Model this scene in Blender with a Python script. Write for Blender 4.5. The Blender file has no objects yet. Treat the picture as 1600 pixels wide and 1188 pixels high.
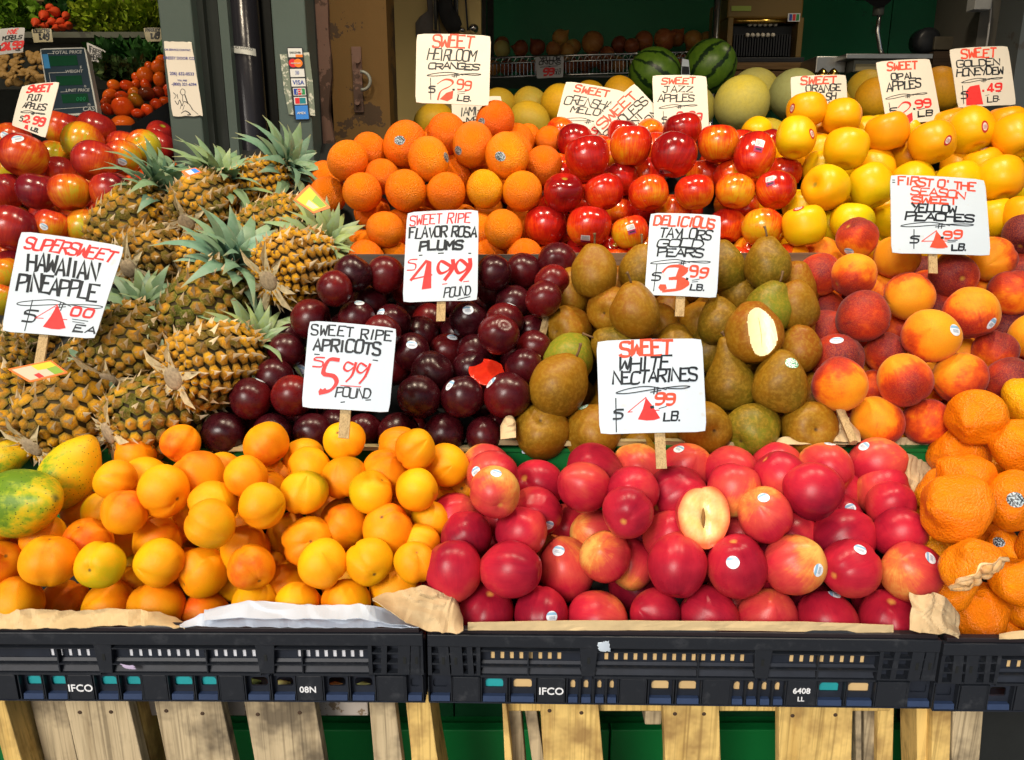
import bpy, math, random
import numpy as np
from mathutils import Vector, Matrix, Quaternion, noise
from mathutils.bvhtree import BVHTree
random.seed(7)
R = random.Random(11)
SC = bpy.context.scene
COL = SC.collection
PI = math.pi
# ------------------------------------------------------------------ camera
FPX = 1250.0
PITCH = math.radians(15.0)
CP, SP = math.cos(PITCH), math.sin(PITCH)
CAM = Vector((0, 0, 1.5))
AX = Vector((1, 0, 0)); AF = Vector((0, CP, -SP)); AU = Vector((0, SP, CP))
cd = bpy.data.cameras.new('camera'); cam = bpy.data.objects.new('camera', cd); COL.objects.link(cam)
cd.sensor_width = 36; cd.lens = 36 * FPX / 1600; cd.clip_start = .02; cd.clip_end = 400
cam.location = CAM; cam.rotation_euler = (PI / 2 - PITCH, 0, 0)
SC.camera = cam
# ------------------------------------------------------------------ world, sun, lamps, exposure
w = bpy.data.worlds.new('World'); SC.world = w; w.use_nodes = True
wn = w.node_tree; wn.nodes.clear()
sky = wn.nodes.new('ShaderNodeTexSky'); sky.sky_type = 'NISHITA'; sky.sun_disc = False
SUN_EL, SUN_AZ = math.radians(31), math.radians(205)     # azimuth clockwise from +Y: behind the camera, a little left
sky.sun_elevation = SUN_EL; sky.sun_rotation = SUN_AZ; sky.air_density = 1.0; sky.dust_density = 3.0
bg = wn.nodes.new('ShaderNodeBackground'); bg.inputs[1].default_value = 0.08
wo = wn.nodes.new('ShaderNodeOutputWorld')
wn.links.new(sky.outputs[0], bg.inputs[0]); wn.links.new(bg.outputs[0], wo.inputs[0])
sl = bpy.data.lights.new('sun', 'SUN'); sl.energy = 2.6; sl.angle = math.radians(24); sl.color = (1, .95, .88)
so = bpy.data.objects.new('sun', sl); COL.objects.link(so)
sdir = Vector((math.sin(SUN_AZ) * math.cos(SUN_EL), math.cos(SUN_AZ) * math.cos(SUN_EL), math.sin(SUN_EL)))
so.rotation_euler = (-sdir).to_track_quat('-Z', 'Y').to_euler()
SC.view_settings.view_transform = 'Standard'; SC.view_settings.look = 'None'
SC.view_settings.exposure = 0.15; SC.view_settings.gamma = 1
SC.cycles.max_bounces = 6; SC.cycles.diffuse_bounces = 3; SC.cycles.glossy_bounces = 3
SC.cycles.sample_clamp_indirect = 6
LAMPS = [(-1.15, 1.0, 2.5, 30), (-.4, 1.0, 2.5, 34), (.2, 1.05, 2.5, 36), (.8, 1.0, 2.5, 36), (-1.6, 2.2, 2.6, 24), (1.2, 2.4, 2.5, 10)]
for i, (x, y, z, e) in enumerate(LAMPS):
    l = bpy.data.lights.new('stall_lamp', 'SPOT'); l.energy = e; l.color = (1, .84, .62); l.shadow_soft_size = .045
    l.spot_size = math.radians(110); l.spot_blend = .8
    o = bpy.data.objects.new('stall_lamp', l); o.location = (x, y, z); COL.objects.link(o)
    o.rotation_euler = Vector((0, .35, -1)).to_track_quat('-Z', 'Y').to_euler()

# ------------------------------------------------------------------ pixel helpers (photo pixels -> world)
def at(px, py, Z):
    return CAM + Z * (AF + (px - 800) / FPX * AX - (py - 594) / FPX * AU)
def wp(px, py, D):                                   # point on the vertical plane y = D
    v = (py - 594) / FPX
    return at(px, py, D / (CP - v * SP))
def camdir(x, y, z):                                 # camera-frame direction, z towards the viewer
    return (AX * x + AU * y - AF * z).normalized()

# ------------------------------------------------------------------ object helpers
def link(o, parent=None):
    COL.objects.link(o)
    if parent is not None: o.parent = parent
    return o
def tag(o, label=None, cat=None, group=None, kind=None):
    if label: o['label'] = label
    if cat: o['category'] = cat
    if group: o['group'] = group
    if kind: o['kind'] = kind
    return o
def thing(name, label, cat, loc=(0, 0, 0), group=None):
    o = bpy.data.objects.new(name, None); o.empty_display_size = .02
    o.location = loc; link(o); return tag(o, label, cat, group)
class MB:
    def __init__(s): s.v = []; s.f = []; s.m = []
    def add(s, vs, fs, mi=0):
        n = len(s.v); s.v += [tuple(q) for q in vs]; s.f += [tuple(i + n for i in f) for f in fs]; s.m += [mi] * len(fs)
    def box(s, a, b, mi=0, M=None):
        (x0, y0, z0), (x1, y1, z1) = a, b
        vs = [Vector(q) for q in ((x0, y0, z0), (x1, y0, z0), (x1, y1, z0), (x0, y1, z0), (x0, y0, z1), (x1, y0, z1), (x1, y1, z1), (x0, y1, z1))]
        if M is not None: vs = [M @ q for q in vs]
        s.add(vs, [(0, 3, 2, 1), (4, 5, 6, 7), (0, 1, 5, 4), (1, 2, 6, 5), (2, 3, 7, 6), (3, 0, 4, 7)], mi)
    def hexa(s, p, mi=0):                            # 8 corners: bottom ring then top ring
        s.add(p, [(0, 3, 2, 1), (4, 5, 6, 7), (0, 1, 5, 4), (1, 2, 6, 5), (2, 3, 7, 6), (3, 0, 4, 7)], mi)
    def tube(s, pts, rad, n=8, mi=0, cap=True):
        pts = [Vector(p) for p in pts]; rs = rad if isinstance(rad, (list, tuple)) else [rad] * len(pts)
        rings = []; up = Vector((.3, .9, .2))
        for i, p in enumerate(pts):
            d = (pts[min(i + 1, len(pts) - 1)] - pts[max(i - 1, 0)]).normalized()
            a = d.cross(up)
            if a.length < 1e-3: a = d.cross(Vector((1, 0, 0)))
            a.normalize(); b = d.cross(a)
            rings.append([p + rs[i] * (math.cos(2 * PI * k / n) * a + math.sin(2 * PI * k / n) * b) for k in range(n)])
        vs = [q for r in rings for q in r]; fs = []
        for i in range(len(pts) - 1):
            for k in range(n): fs.append((i * n + k, i * n + (k + 1) % n, (i + 1) * n + (k + 1) % n, (i + 1) * n + k))
        if cap: fs += [tuple(range(n))[::-1], tuple((len(pts) - 1) * n + k for k in range(n))]
        s.add(vs, fs, mi)
    def mesh(s, name, mats, smooth=False):
        me = bpy.data.meshes.new(name); me.from_pydata(s.v, [], s.f)
        for m in (mats if isinstance(mats, (list, tuple)) else [mats]): me.materials.append(m)
        me.polygons.foreach_set('material_index', s.m)
        if smooth: me.polygons.foreach_set('use_smooth', [True] * len(s.f))
        me.update(); return me
    def build(s, name, mats, parent=None, smooth=False, loc=None, bevel=0):
        o = bpy.data.objects.new(name, s.mesh(name, mats, smooth))
        if loc is not None: o.location = loc
        if bevel:
            b = o.modifiers.new('bevel', 'BEVEL'); b.width = bevel; b.segments = 2; b.limit_method = 'ANGLE'
        return link(o, parent)
def boxobj(name, a, b, mat, parent=None, bevel=0, M=None):
    m = MB(); m.box(a, b, 0, M); return m.build(name, mat, parent, bevel=bevel)

# ------------------------------------------------------------------ materials
MATS = {}
class NT:
    def __init__(s, name):
        s.m = bpy.data.materials.new(name); s.m.use_nodes = True; s.t = s.m.node_tree
        s.b = s.t.nodes['Principled BSDF']; MATS[name] = s.m
    def n(s, t, **kw):
        x = s.t.nodes.new(t)
        for k, v in kw.items():
            if k.startswith('i_'):
                key = k[2:]; key = int(key) if key.isdigit() else key
                x.inputs[key].default_value = v
            else: setattr(x, k, v)
        return x
    def l(s, a, b): s.t.links.new(a, b)
    def math(s, op, a, b=None, c=None, clamp=False):
        x = s.n('ShaderNodeMath', operation=op, use_clamp=clamp)
        for i, q in enumerate((a, b, c)):
            if q is None: continue
            if isinstance(q, (int, float)): x.inputs[i].default_value = q
            else: s.l(q, x.inputs[i])
        return x.outputs[0]
    def ramp(s, f, stops, mode='LINEAR'):
        x = s.n('ShaderNodeValToRGB'); x.color_ramp.interpolation = mode
        e = x.color_ramp.elements
        while len(e) > 1: e.remove(e[0])
        e[0].position = stops[0][0]; e[0].color = (*stops[0][1], 1)
        for p, c in stops[1:]:
            q = e.new(p); q.color = (*c, 1)
        s.l(f, x.inputs[0]); return x.outputs[0]
    def mix(s, f, a, b, blend='MIX'):
        x = s.n('ShaderNodeMix', data_type='RGBA', blend_type=blend)
        for i, q in ((0, f), (6, a), (7, b)):
            if isinstance(q, (int, float)): x.inputs[i].default_value = q
            elif isinstance(q, tuple): x.inputs[i].default_value = (*q, 1)
            else: s.l(q, x.inputs[i])
        return x.outputs[2]
    def noise(s, vec, scale, detail=3, rough=.5, out=0):
        x = s.n('ShaderNodeTexNoise'); x.inputs['Scale'].default_value = scale
        x.inputs['Detail'].default_value = detail; x.inputs['Roughness'].default_value = rough
        s.l(vec, x.inputs['Vector']); return x.outputs[out]
    def bump(s, h, strength, dist=.001):
        x = s.n('ShaderNodeBump'); x.inputs['Strength'].default_value = strength; x.inputs['Distance'].default_value = dist
        s.l(h, x.inputs['Height']); s.l(x.outputs[0], s.b.inputs['Normal']); return x
def plain(name, col, rough=.6, metal=0, var=.12, scale=30, bump=.15, spec=.3):
    if name in MATS: return MATS[name]
    a = NT(name); tc = a.n('ShaderNodeTexCoord'); nz = a.noise(tc.outputs['Object'], scale, 5, .6)
    lo = tuple(c * (1 - var) for c in col); hi = tuple(min(1, c * (1 + var)) for c in col)
    a.l(a.ramp(nz, [(.3, lo), (.7, hi)]), a.b.inputs['Base Color'])
    a.b.inputs['Roughness'].default_value = rough; a.b.inputs['Metallic'].default_value = metal
    a.b.inputs['Specular IOR Level'].default_value = spec
    if bump: a.bump(a.noise(tc.outputs['Object'], scale * 4, 3), bump, .002)
    return a.m
def painted(name, col, under, rough=.45, wear=.62, scale=14):
    a = NT(name); tc = a.n('ShaderNodeTexCoord'); O = tc.outputs['Object']
    big = a.noise(O, scale, 6, .7); f = a.math('GREATER_THAN', big, wear)
    sm = a.noise(O, 3, 4, .6)
    c = a.mix(sm, tuple(q * .75 for q in col), tuple(min(1, q * 1.2) for q in col))
    a.l(a.mix(f, c, under), a.b.inputs['Base Color']); a.b.inputs['Roughness'].default_value = rough
    a.b.inputs['Specular IOR Level'].default_value = .25
    a.bump(a.noise(O, 60, 4, .6), .2, .002); return a.m
def wood(name, c1, c2, stain=None, axis=2, rough=.75, scale=1.0):
    a = NT(name); tc = a.n('ShaderNodeTexCoord'); oi = a.n('ShaderNodeObjectInfo')
    mp = a.n('ShaderNodeMapping'); s = [26 * scale] * 3; s[axis] = 1.6 * scale; mp.inputs['Scale'].default_value = s
    ad = a.n('ShaderNodeVectorMath', operation='ADD'); a.l(tc.outputs['Object'], ad.inputs[0]); a.l(oi.outputs['Random'], ad.inputs[1])
    a.l(ad.outputs[0], mp.inputs['Vector'])
    g = a.noise(mp.outputs[0], 2.2, 6, .65); g2 = a.noise(mp.outputs[0], 7, 3, .5)
    c = a.ramp(g, [(.3, c2), (.48, c1), (.6, tuple(q * 1.08 for q in c1)), (.75, c2)])
    c = a.mix(a.math('MULTIPLY', g2, .3), c, tuple(q * .5 for q in c2))
    mp2 = a.n('ShaderNodeMapping'); s2 = [170 * scale] * 3; s2[axis] = 2.2 * scale; mp2.inputs['Scale'].default_value = s2; a.l(ad.outputs[0], mp2.inputs['Vector'])
    c = a.mix(a.ramp(a.noise(mp2.outputs[0], 1.5, 4, .6), [(.5, (0, 0, 0)), (.66, (.65, .65, .65))]), c, tuple(q * .45 for q in c2))
    a.b.inputs['Specular IOR Level'].default_value = .2
    if stain:
        st = a.noise(ad.outputs[0], 11, 4, .65)
        c = a.mix(a.math('SMOOTHSTEP', .52, .72, st) if False else a.ramp(st, [(.46, (0, 0, 0)), (.66, (.8, .8, .8))]), c, stain)
    a.l(c, a.b.inputs['Base Color']); a.b.inputs['Roughness'].default_value = rough
    a.bump(g, .35, .003); return a.m
def emis(name, col, st):
    a = NT(name); a.b.inputs['Base Color'].default_value = (0, 0, 0, 1)
    a.b.inputs['Emission Color'].default_value = (*col, 1); a.b.inputs['Emission Strength'].default_value = st; return a.m

def fruitmat(name, stops, nscale=2.0, namt=.5, grad=.35, rough=.35, bump=.1, bscale=40, bdist=.01, pole=None, specks=None,
             streak=0, sheen=0, spec=.22, coat=0, sss=0, fine=None, polez=1.0, polew=.3):
    a = NT(name); tc = a.n('ShaderNodeTexCoord'); oi = a.n('ShaderNodeObjectInfo')
    O = tc.outputs['Object']
    mu = a.n('ShaderNodeMath', operation='MULTIPLY'); a.l(oi.outputs['Random'], mu.inputs[0]); mu.inputs[1].default_value = 37
    ad = a.n('ShaderNodeVectorMath', operation='ADD'); a.l(O, ad.inputs[0]); a.l(mu.outputs[0], ad.inputs[1])
    V = ad.outputs[0]
    sc = a.n('ShaderNodeSeparateColor'); a.l(oi.outputs['Color'], sc.inputs[0])
    dt = a.n('ShaderNodeVectorMath', operation='DOT_PRODUCT'); a.l(O, dt.inputs[0]); dt.inputs[1].default_value = (.62, .25, .55)
    nz = a.noise(V, nscale, 5, .6)
    f = a.math('ADD', sc.outputs[0], a.math('MULTIPLY', dt.outputs['Value'], grad))
    f = a.math('ADD', f, a.math('MULTIPLY', a.math('SUBTRACT', nz, .5), namt * 2))
    if streak:
        sx = a.n('ShaderNodeSeparateXYZ'); a.l(O, sx.inputs[0])
        ang = a.math('ARCTAN2', sx.outputs[1], sx.outputs[0])
        cx = a.n('ShaderNodeCombineXYZ'); a.l(a.math('MULTIPLY', a.math('COSINE', ang), 9), cx.inputs[0]); a.l(a.math('MULTIPLY', a.math('SINE', ang), 9), cx.inputs[1])
        a.l(a.math('MULTIPLY', sx.outputs[2], .9), cx.inputs[2])
        a2 = a.n('ShaderNodeVectorMath', operation='ADD'); a.l(cx.outputs[0], a2.inputs[0]); a.l(mu.outputs[0], a2.inputs[1])
        st = a.noise(a2.outputs[0], 1.6, 4, .65)
        f = a.math('ADD', f, a.math('MULTIPLY', a.math('SUBTRACT', st, .5), streak * 2))
    c = a.ramp(f, stops)
    if fine:
        fn = a.noise(V, fine[1], 3, .7); c = a.mix(a.ramp(fn, [(.45, (0, 0, 0)), (.62, (fine[2],) * 3)]), c, fine[0])
    if specks:
        vo = a.n('ShaderNodeTexVoronoi'); vo.inputs['Scale'].default_value = specks[1]; a.l(V, vo.inputs['Vector'])
        c = a.mix(a.math('MULTIPLY', a.math('LESS_THAN', vo.outputs['Distance'], specks[2]), specks[3] if len(specks) > 3 else .8), c, specks[0])
    if pole:
        ds = a.n('ShaderNodeVectorMath', operation='DISTANCE'); a.l(O, ds.inputs[0]); ds.inputs[1].default_value = (0, 0, polez)
        k = a.ramp(a.math('ADD', ds.outputs['Value'], a.math('MULTIPLY', nz, .12)), [(polew * .5, (1, 1, 1)), (polew, (0, 0, 0))])
        c = a.mix(k, c, pole)
    dk = a.math('SUBTRACT', 1, a.math('MULTIPLY', sc.outputs[1], .6))
    c = a.mix(1.0, c, dk, 'MULTIPLY')
    a.l(c, a.b.inputs['Base Color'])
    rn = a.noise(V, 5, 3); rr = a.n('ShaderNodeMapRange'); a.l(rn, rr.inputs[0]); rr.inputs[3].default_value = rough * .75; rr.inputs[4].default_value = rough * 1.3
    a.l(rr.outputs[0], a.b.inputs['Roughness'])
    a.b.inputs['Specular IOR Level'].default_value = spec + coat
    if coat > 9: a.b.inputs['Coat Weight'].default_value = coat; a.b.inputs['Coat Roughness'].default_value = .12
    if sheen: a.b.inputs['Sheen Weight'].default_value = sheen; a.b.inputs['Sheen Roughness'].default_value = .4
    if sss:
        a.b.inputs['Subsurface Weight'].default_value = sss; a.b.inputs['Subsurface Scale'].default_value = .006
        a.b.inputs['Subsurface Radius'].default_value = (1, .4, .15)
    if bump: a.bump(a.noise(V, bscale, 3, .6), bump, bdist)
    return a.m

FM = {}
FM['apricot'] = fruitmat('apricot_skin', [(0, (.62, .46, .004)), (.2, (.86, .44, .004)), (.5, (.92, .35, .004)), (.8, (.9, .25, .004)), (1, (.8, .11, .006))],
                         1.6, .3, .3, .42, .15, 30, .012, pole=(.16, .08, .02), polez=.8, polew=.16, specks=((.3, .1, .01), 5.5, .045))
FM['nectarine'] = fruitmat('nectarine_skin', [(0, (.8, .42, .1)), (.12, (.74, .2, .05)), (.24, (.62, .07, .05)), (.48, (.5, .017, .038)), (.75, (.3, .008, .026)), (1, (.14, .006, .02))],
                           1.5, .26, .3, .3, .05, 30, .01, pole=(.7, .3, .07), polez=.82, polew=.24, specks=((.8, .35, .2), 20, .05, .35), streak=.1)
FM['plum'] = fruitmat('plum_skin', [(0, (.34, .014, .007)), (.3, (.12, .005, .006)), (.6, (.05, .003, .006)), (1, (.02, .002, .005))],
                      1.6, .25, .2, .27, .03, 20, .01, coat=.12, specks=((.3, .12, .08), 26, .04, .2), fine=((.11, .02, .025), 2.5, .15))
FM['pear'] = fruitmat('pear_skin', [(0, (.17, .19, .012)), (.25, (.14, .11, .007)), (.5, (.175, .092, .005)), (.75, (.27, .12, .005)), (1, (.26, .08, .005))],
                      1.8, .28, .22, .42, .06, 60, .01, specks=((.13, .075, .02), 15, .09, .7), fine=((.4, .24, .025), 7, .4), pole=(.07, .04, .015), polez=-.93, polew=.16)
FM['peach'] = fruitmat('peach_skin', [(0, (.86, .34, .008)), (.24, (.84, .24, .006)), (.36, (.7, .085, .006)), (.5, (.42, .02, .008)), (.72, (.2, .009, .016)), (1, (.08, .007, .022))],
                       1.5, .42, .42, .55, .15, 60, .01, sheen=.08, fine=((.8, .16, .015), 24, .3), pole=(.5, .25, .03), polez=.75, polew=.22, streak=.1)
FM['sumo'] = fruitmat('mandarin_peel', [(0, (.88, .42, .005)), (.4, (.92, .25, .003)), (1, (.88, .15, .003))], 2.5, .35, .15, .3, .4, 13, .03, fine=((.8, .2, .008), 9, .3))
FM['orange'] = fruitmat('orange_peel', [(0, (.92, .4, .004)), (.4, (.92, .24, .003)), (1, (.9, .15, .003))], 1.2, .3, .2, (.34), .5, 17, .02, pole=(.35, .16, .02), polez=.97, polew=.09)
FM['jazz'] = fruitmat('red_apple_skin', [(0, (.78, .42, .01)), (.2, (.8, .2, .008)), (.38, (.72, .06, .006)), (.62, (.52, .014, .006)), (1, (.2, .004, .006))],
                      1.3, .36, .38, .16, .03, 20, .01, streak=.32, coat=.35, specks=((.8, .4, .15), 24, .05, .3), pole=(.35, .25, .03), polez=.7, polew=.25)
FM['opal'] = fruitmat('golden_apple_skin', [(0, (.5, .44, .004)), (.3, (.74, .54, .003)), (.6, (.87, .45, .003)), (1, (.9, .33, .004))],
                      1.3, .3, .25, .32, .05, 20, .01, coat=.08, specks=((.4, .22, .02), 13, .07, .5), pole=(.4, .28, .03), polez=.7, polew=.22)
FM['fuji'] = fruitmat('striped_apple_skin', [(0, (.5, .42, .02)), (.16, (.7, .26, .01)), (.38, (.62, .075, .012)), (.62, (.4, .022, .014)), (1, (.17, .008, .016))],
                      1.3, .36, .4, .2, .03, 20, .01, streak=.3, coat=.25, specks=((.8, .45, .2), 20, .06, .35), pole=(.35, .35, .03), polez=.7, polew=.3)
FM['tomato'] = fruitmat('tomato_skin', [(0, (.35, .16, .01)), (.3, (.8, .14, .01)), (.7, (.65, .05, .008)), (1, (.16, .03, .01))], 1.5, .2, .15, .18, .03, 20, pole=(.2, .22, .03), polez=.85, polew=.2)
FM['onion'] = fruitmat('onion_skin', [(0, (.45, .4, .12)), (.3, (.45, .22, .05)), (.7, (.3, .09, .03)), (1, (.17, .04, .02))], 1.5, .3, .15, .3, .06, 20, streak=.35)
FM['melon'] = fruitmat('pale_melon_rind', [(0, (.42, .44, .17)), (.4, (.5, .46, .13)), (.8, (.62, .5, .05)), (1, (.68, .45, .02))], 1.2, .3, .3, .5, .1, 20, specks=((.12, .09, .03), 7, .05, .9), fine=((.32, .28, .08), 9, .25))
FM['golden'] = fruitmat('golden_melon_rind', [(0, (.45, .35, .05)), (.4, (.72, .42, .015)), (1, (.78, .32, .01))], 1.2, .25, .2, .45, .15, 14, specks=((.3, .17, .03), 9, .05, .7), fine=((.5, .25, .02), 9, .3))
FM['papaya'] = fruitmat('papaya_skin', [(0, (.12, .22, .015)), (.22, (.28, .36, .015)), (.42, (.55, .42, .012)), (.62, (.72, .44, .008)), (1, (.8, .38, .008))],
                        3.2, .75, .4, .4, .08, 22, specks=((.04, .08, .01), 8, .17, .8), pole=(.12, .13, .03), polez=1.6, polew=.22, streak=.15)

# watermelon rind
a = NT('watermelon_rind'); tc = a.n('ShaderNodeTexCoord'); sx = a.n('ShaderNodeSeparateXYZ'); a.l(tc.outputs['Object'], sx.inputs[0])
ang = a.math('ARCTAN2', sx.outputs[1], sx.outputs[0]); nz = a.noise(tc.outputs['Object'], 4.5, 5, .7)
s_ = a.math('SINE', a.math('ADD', a.math('MULTIPLY', ang, 9), a.math('MULTIPLY', nz, 4.5)))
a.l(a.mix(a.ramp(s_, [(.62, (0, 0, 0)), (.8, (1, 1, 1))]), a.ramp(nz, [(.3, (.07, .16, .012)), (.7, (.13, .25, .02))]), (.008, .03, .006)), a.b.inputs['Base Color'])
a.b.inputs['Roughness'].default_value = .35; FM['watermelon'] = a.m
# ------------------------------------------------------------------ the setting
def pbox(name, x0, x1, y0, y1, D, depth, mat, parent=None, yr=None, bevel=0, zb=None, zt=None):
    """upright box whose front face (at y = D) covers the photo rectangle x0..x1, y0..y1"""
    yr = (y0 + y1) / 2 if yr is None else yr
    a, b = wp(x0, yr, D).x, wp(x1, yr, D).x
    t = wp(800, y0, D).z if zt is None else zt; q = wp(800, y1, D).z if zb is None else zb
    return boxobj(name, (a, D, q), (b, D + depth, t), mat, parent, bevel)
def bez(pts, n=8):
    out = []
    for i in range(len(pts) - 1):
        p0, p1, p2, p3 = (Vector(pts[max(i - 1, 0)]), Vector(pts[i]), Vector(pts[i + 1]), Vector(pts[min(i + 2, len(pts) - 1)]))
        for k in range(n):
            t = k / n; out.append(.5 * (2 * p1 + (p2 - p0) * t + (2 * p0 - 5 * p1 + 4 * p2 - p3) * t * t + (3 * p1 - p0 - 3 * p2 + p3) * t ** 3))
    out.append(Vector(pts[-1])); return out

m_conc = plain('concrete', (.2, .19, .18), .9, scale=6)
m_dark = plain('dark_paint', (.012, .014, .014), .6)
m_wallgreen = painted('wall_green', (.004, .16, .06), (.006, .11, .045), .42, .66, 3)
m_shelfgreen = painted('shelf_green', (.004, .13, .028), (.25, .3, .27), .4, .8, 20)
m_post = painted('post_greygreen', (.062, .09, .082), (.04, .05, .045), .5, .72, 18)
m_postd = painted('channel_dark', (.02, .026, .024), (.03, .035, .03), .5, .7, 18)
m_cream = painted('cream_wall', (.56, .43, .17), (.48, .37, .15), .6, .7, 5)
m_rust = painted('rusty_brown', (.085, .046, .01), (.035, .02, .009), .75, .55, 9)
m_rusted = painted('peeling_plaster', (.11, .065, .05), (.05, .03, .022), .85, .52, 13)
m_chrome = plain('chrome', (.6, .6, .6), .18, 1, bump=0, scale=20)
m_steel = plain('brushed_steel', (.4, .4, .39), .35, .9, bump=.05)
m_grey = plain('grey_metal', (.16, .17, .15), .5, .3)
m_black = plain('black_plastic', (.014, .016, .02), .38, 0, .2, 40, .08)
m_ceil = plain('ceiling_paint', (.25, .24, .2), .8)

gm = MB(); gm.box((-60, -60, -.2), (60, 60, 0)); tag(gm.build('ground', m_conc), kind='structure')
tag(boxobj('ceiling', (-4.5, -.7, 2.75), (3.4, 4.6, 2.9), m_ceil), kind='structure')
tag(boxobj('back_wall', (-4.5, 4.2, 0), (3.3, 4.3, 2.749), plain('back_wall_dark', (.05, .055, .05), .8)), kind='structure')
gw = thing('green_wall', 'dark green painted board wall behind the onion rack and till', 'wall', (0, 3.7, 0))
seams = [-.08, .95, 1.62, 2.35, 3.1]
for i in range(4): boxobj('panel', (seams[i] + .002, 3.7, 0), (seams[i + 1] - .002, 3.74, 2.748), m_wallgreen, None).parent = gw
for c in gw.children: c.location = (0, -3.7, 0)
tag(boxobj('left_wall', (-4.5, .96, 0), (-4.4, 4.19, 2.748), m_dark), kind='structure')
tag(boxobj('right_wall', (3.2, 2.1, 0), (3.3, 4.19, 2.748), m_grey), kind='structure')

# cream partition and rusty post
tag(pbox('partition_wall', 560, 752, 0, 200, 2.5, .08, m_cream, zb=0, zt=2.748, yr=90), 'cream painted partition behind the orange pyramid and its sign', 'wall')
cr = thing('wooden_post', 'broad brown weathered post with an iron hasp beside the green frame', 'post', wp(545, 200, 1.8))
def sub(o, p): o.parent = p; o.matrix_parent_inverse = Matrix.Translation(-Vector(p.location)) ; return o
def pb(par, *a, **k): return sub(pbox(*a, **k), par)
def kid(par, mb, name, mat, smooth=False, bevel=0): return sub(mb.build(name, mat, None, smooth, bevel=bevel), par)
pb(cr, 'timber', 517, 607, 0, 200, 1.8, .12, m_rust, zb=0, zt=2.748, yr=110)
m = MB()
zs = [0 + i * .035 for i in range(79)]
xl = wp(492, 110, 1.79).x; xr = wp(517, 110, 1.79).x
for i in range(len(zs) - 1):
    e0, e1 = noise.noise(Vector((0, 0, zs[i] * 9))) * .012, noise.noise(Vector((0, 0, zs[i + 1] * 9))) * .012
    m.hexa([(xl, 1.785, zs[i]), (xr + e0, 1.785, zs[i]), (xr + e0, 1.9, zs[i]), (xl, 1.9, zs[i]), (xl, 1.785, zs[i + 1]), (xr + e1, 1.785, zs[i + 1]), (xr + e1, 1.9, zs[i + 1]), (xl, 1.9, zs[i + 1])])
kid(cr, m, 'plaster_edge', m_rusted)
pb(cr, 'hasp_plate', 551, 566, 73, 176, 1.795, .006, m_rusted, bevel=.001)
m = MB(); c = wp(566, 127, 1.79)
m.tube([c + Vector((.018 * math.cos(t) , -.006, .018 * math.sin(t))) for t in [(-1.7 + i * .34) for i in range(11)]], .0035, 8)
kid(cr, m, 'staple', m_grey, True)
for yy in (95, 160): m = MB(); c = wp(559, yy, 1.79); m.tube([c, c + Vector((0, -.006, 0))], .006, 10); kid(cr, m, 'bolt', m_rusted)

# roll-down door frame: posts, channel, dark pipe
fr = thing('door_frame', 'grey-green steel roller door frame with torn contractor notice', 'door frame', wp(280, 240, 1.7))
pb(fr, 'post', 258, 309, 0, 240, 1.7, .1, m_post, zb=0, zt=2.748, yr=120, bevel=.003)
pb(fr, 'channel', 311, 327, 0, 240, 1.73, .05, m_postd, zb=0, zt=2.748, yr=120)
pb(fr, 'channel', 328.5, 349, 0, 240, 1.75, .05, m_postd, zb=0, zt=2.748, yr=120)
pb(fr, 'flange', 350, 364, 0, 240, 1.74, .05, m_post, zb=0, zt=2.748, yr=120)
pb(fr, 'post', 431, 483, 0, 240, 1.7, .08, m_post, zb=0, zt=2.748, yr=120, bevel=.003)
pb(fr, 'recess', 365, 430, 0, 240, 1.86, .03, m_dark, zb=0, zt=2.748, yr=120)
pb(fr, 'recess', 484, 498, 0, 240, 1.78, .03, m_dark, zb=0, zt=2.748, yr=120)
pp = thing('downpipe', 'glossy black round pipe standing in the door frame recess', 'pipe', wp(388, 240, 1.78))
m = MB(); c = wp(386, 120, 1.79); rr = (wp(412, 120, 1.79).x - wp(362, 120, 1.79).x) / 2
m.tube([(c.x, 1.79 + rr * .1, 0), (c.x, 1.79 + rr * .1, 2.74)], rr, 32); kid(pp, m, 'pipe', painted('pipe_black', (.018, .018, .024), (.05, .045, .04), .22, .7, 12), True)
# label wrapped on the pipe
m = MB(); z0 = wp(380, 74, 1.74).z; h = .014; n = 14
for i in range(n):
    t0, t1 = -2.35 + 1.7 * i / n, -2.35 + 1.7 * (i + 1) / n
    dz0, dz1 = -.006 * i / n, -.006 * (i + 1) / n; q = rr + .0012
    m.add([(c.x + q * math.cos(t0), 1.79 + rr * .1 + q * math.sin(t0), z0 - h / 2 + dz0), (c.x + q * math.cos(t1), 1.79 + rr * .1 + q * math.sin(t1), z0 - h / 2 + dz1),
           (c.x + q * math.cos(t1), 1.79 + rr * .1 + q * math.sin(t1), z0 + h / 2 + dz1), (c.x + q * math.cos(t0), 1.79 + rr * .1 + q * math.sin(t0), z0 + h / 2 + dz0)], [(0, 1, 2, 3)])
kid(pp, m, 'pipe_label', plain('label_white', (.6, .62, .6), .5, var=.04))

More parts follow.
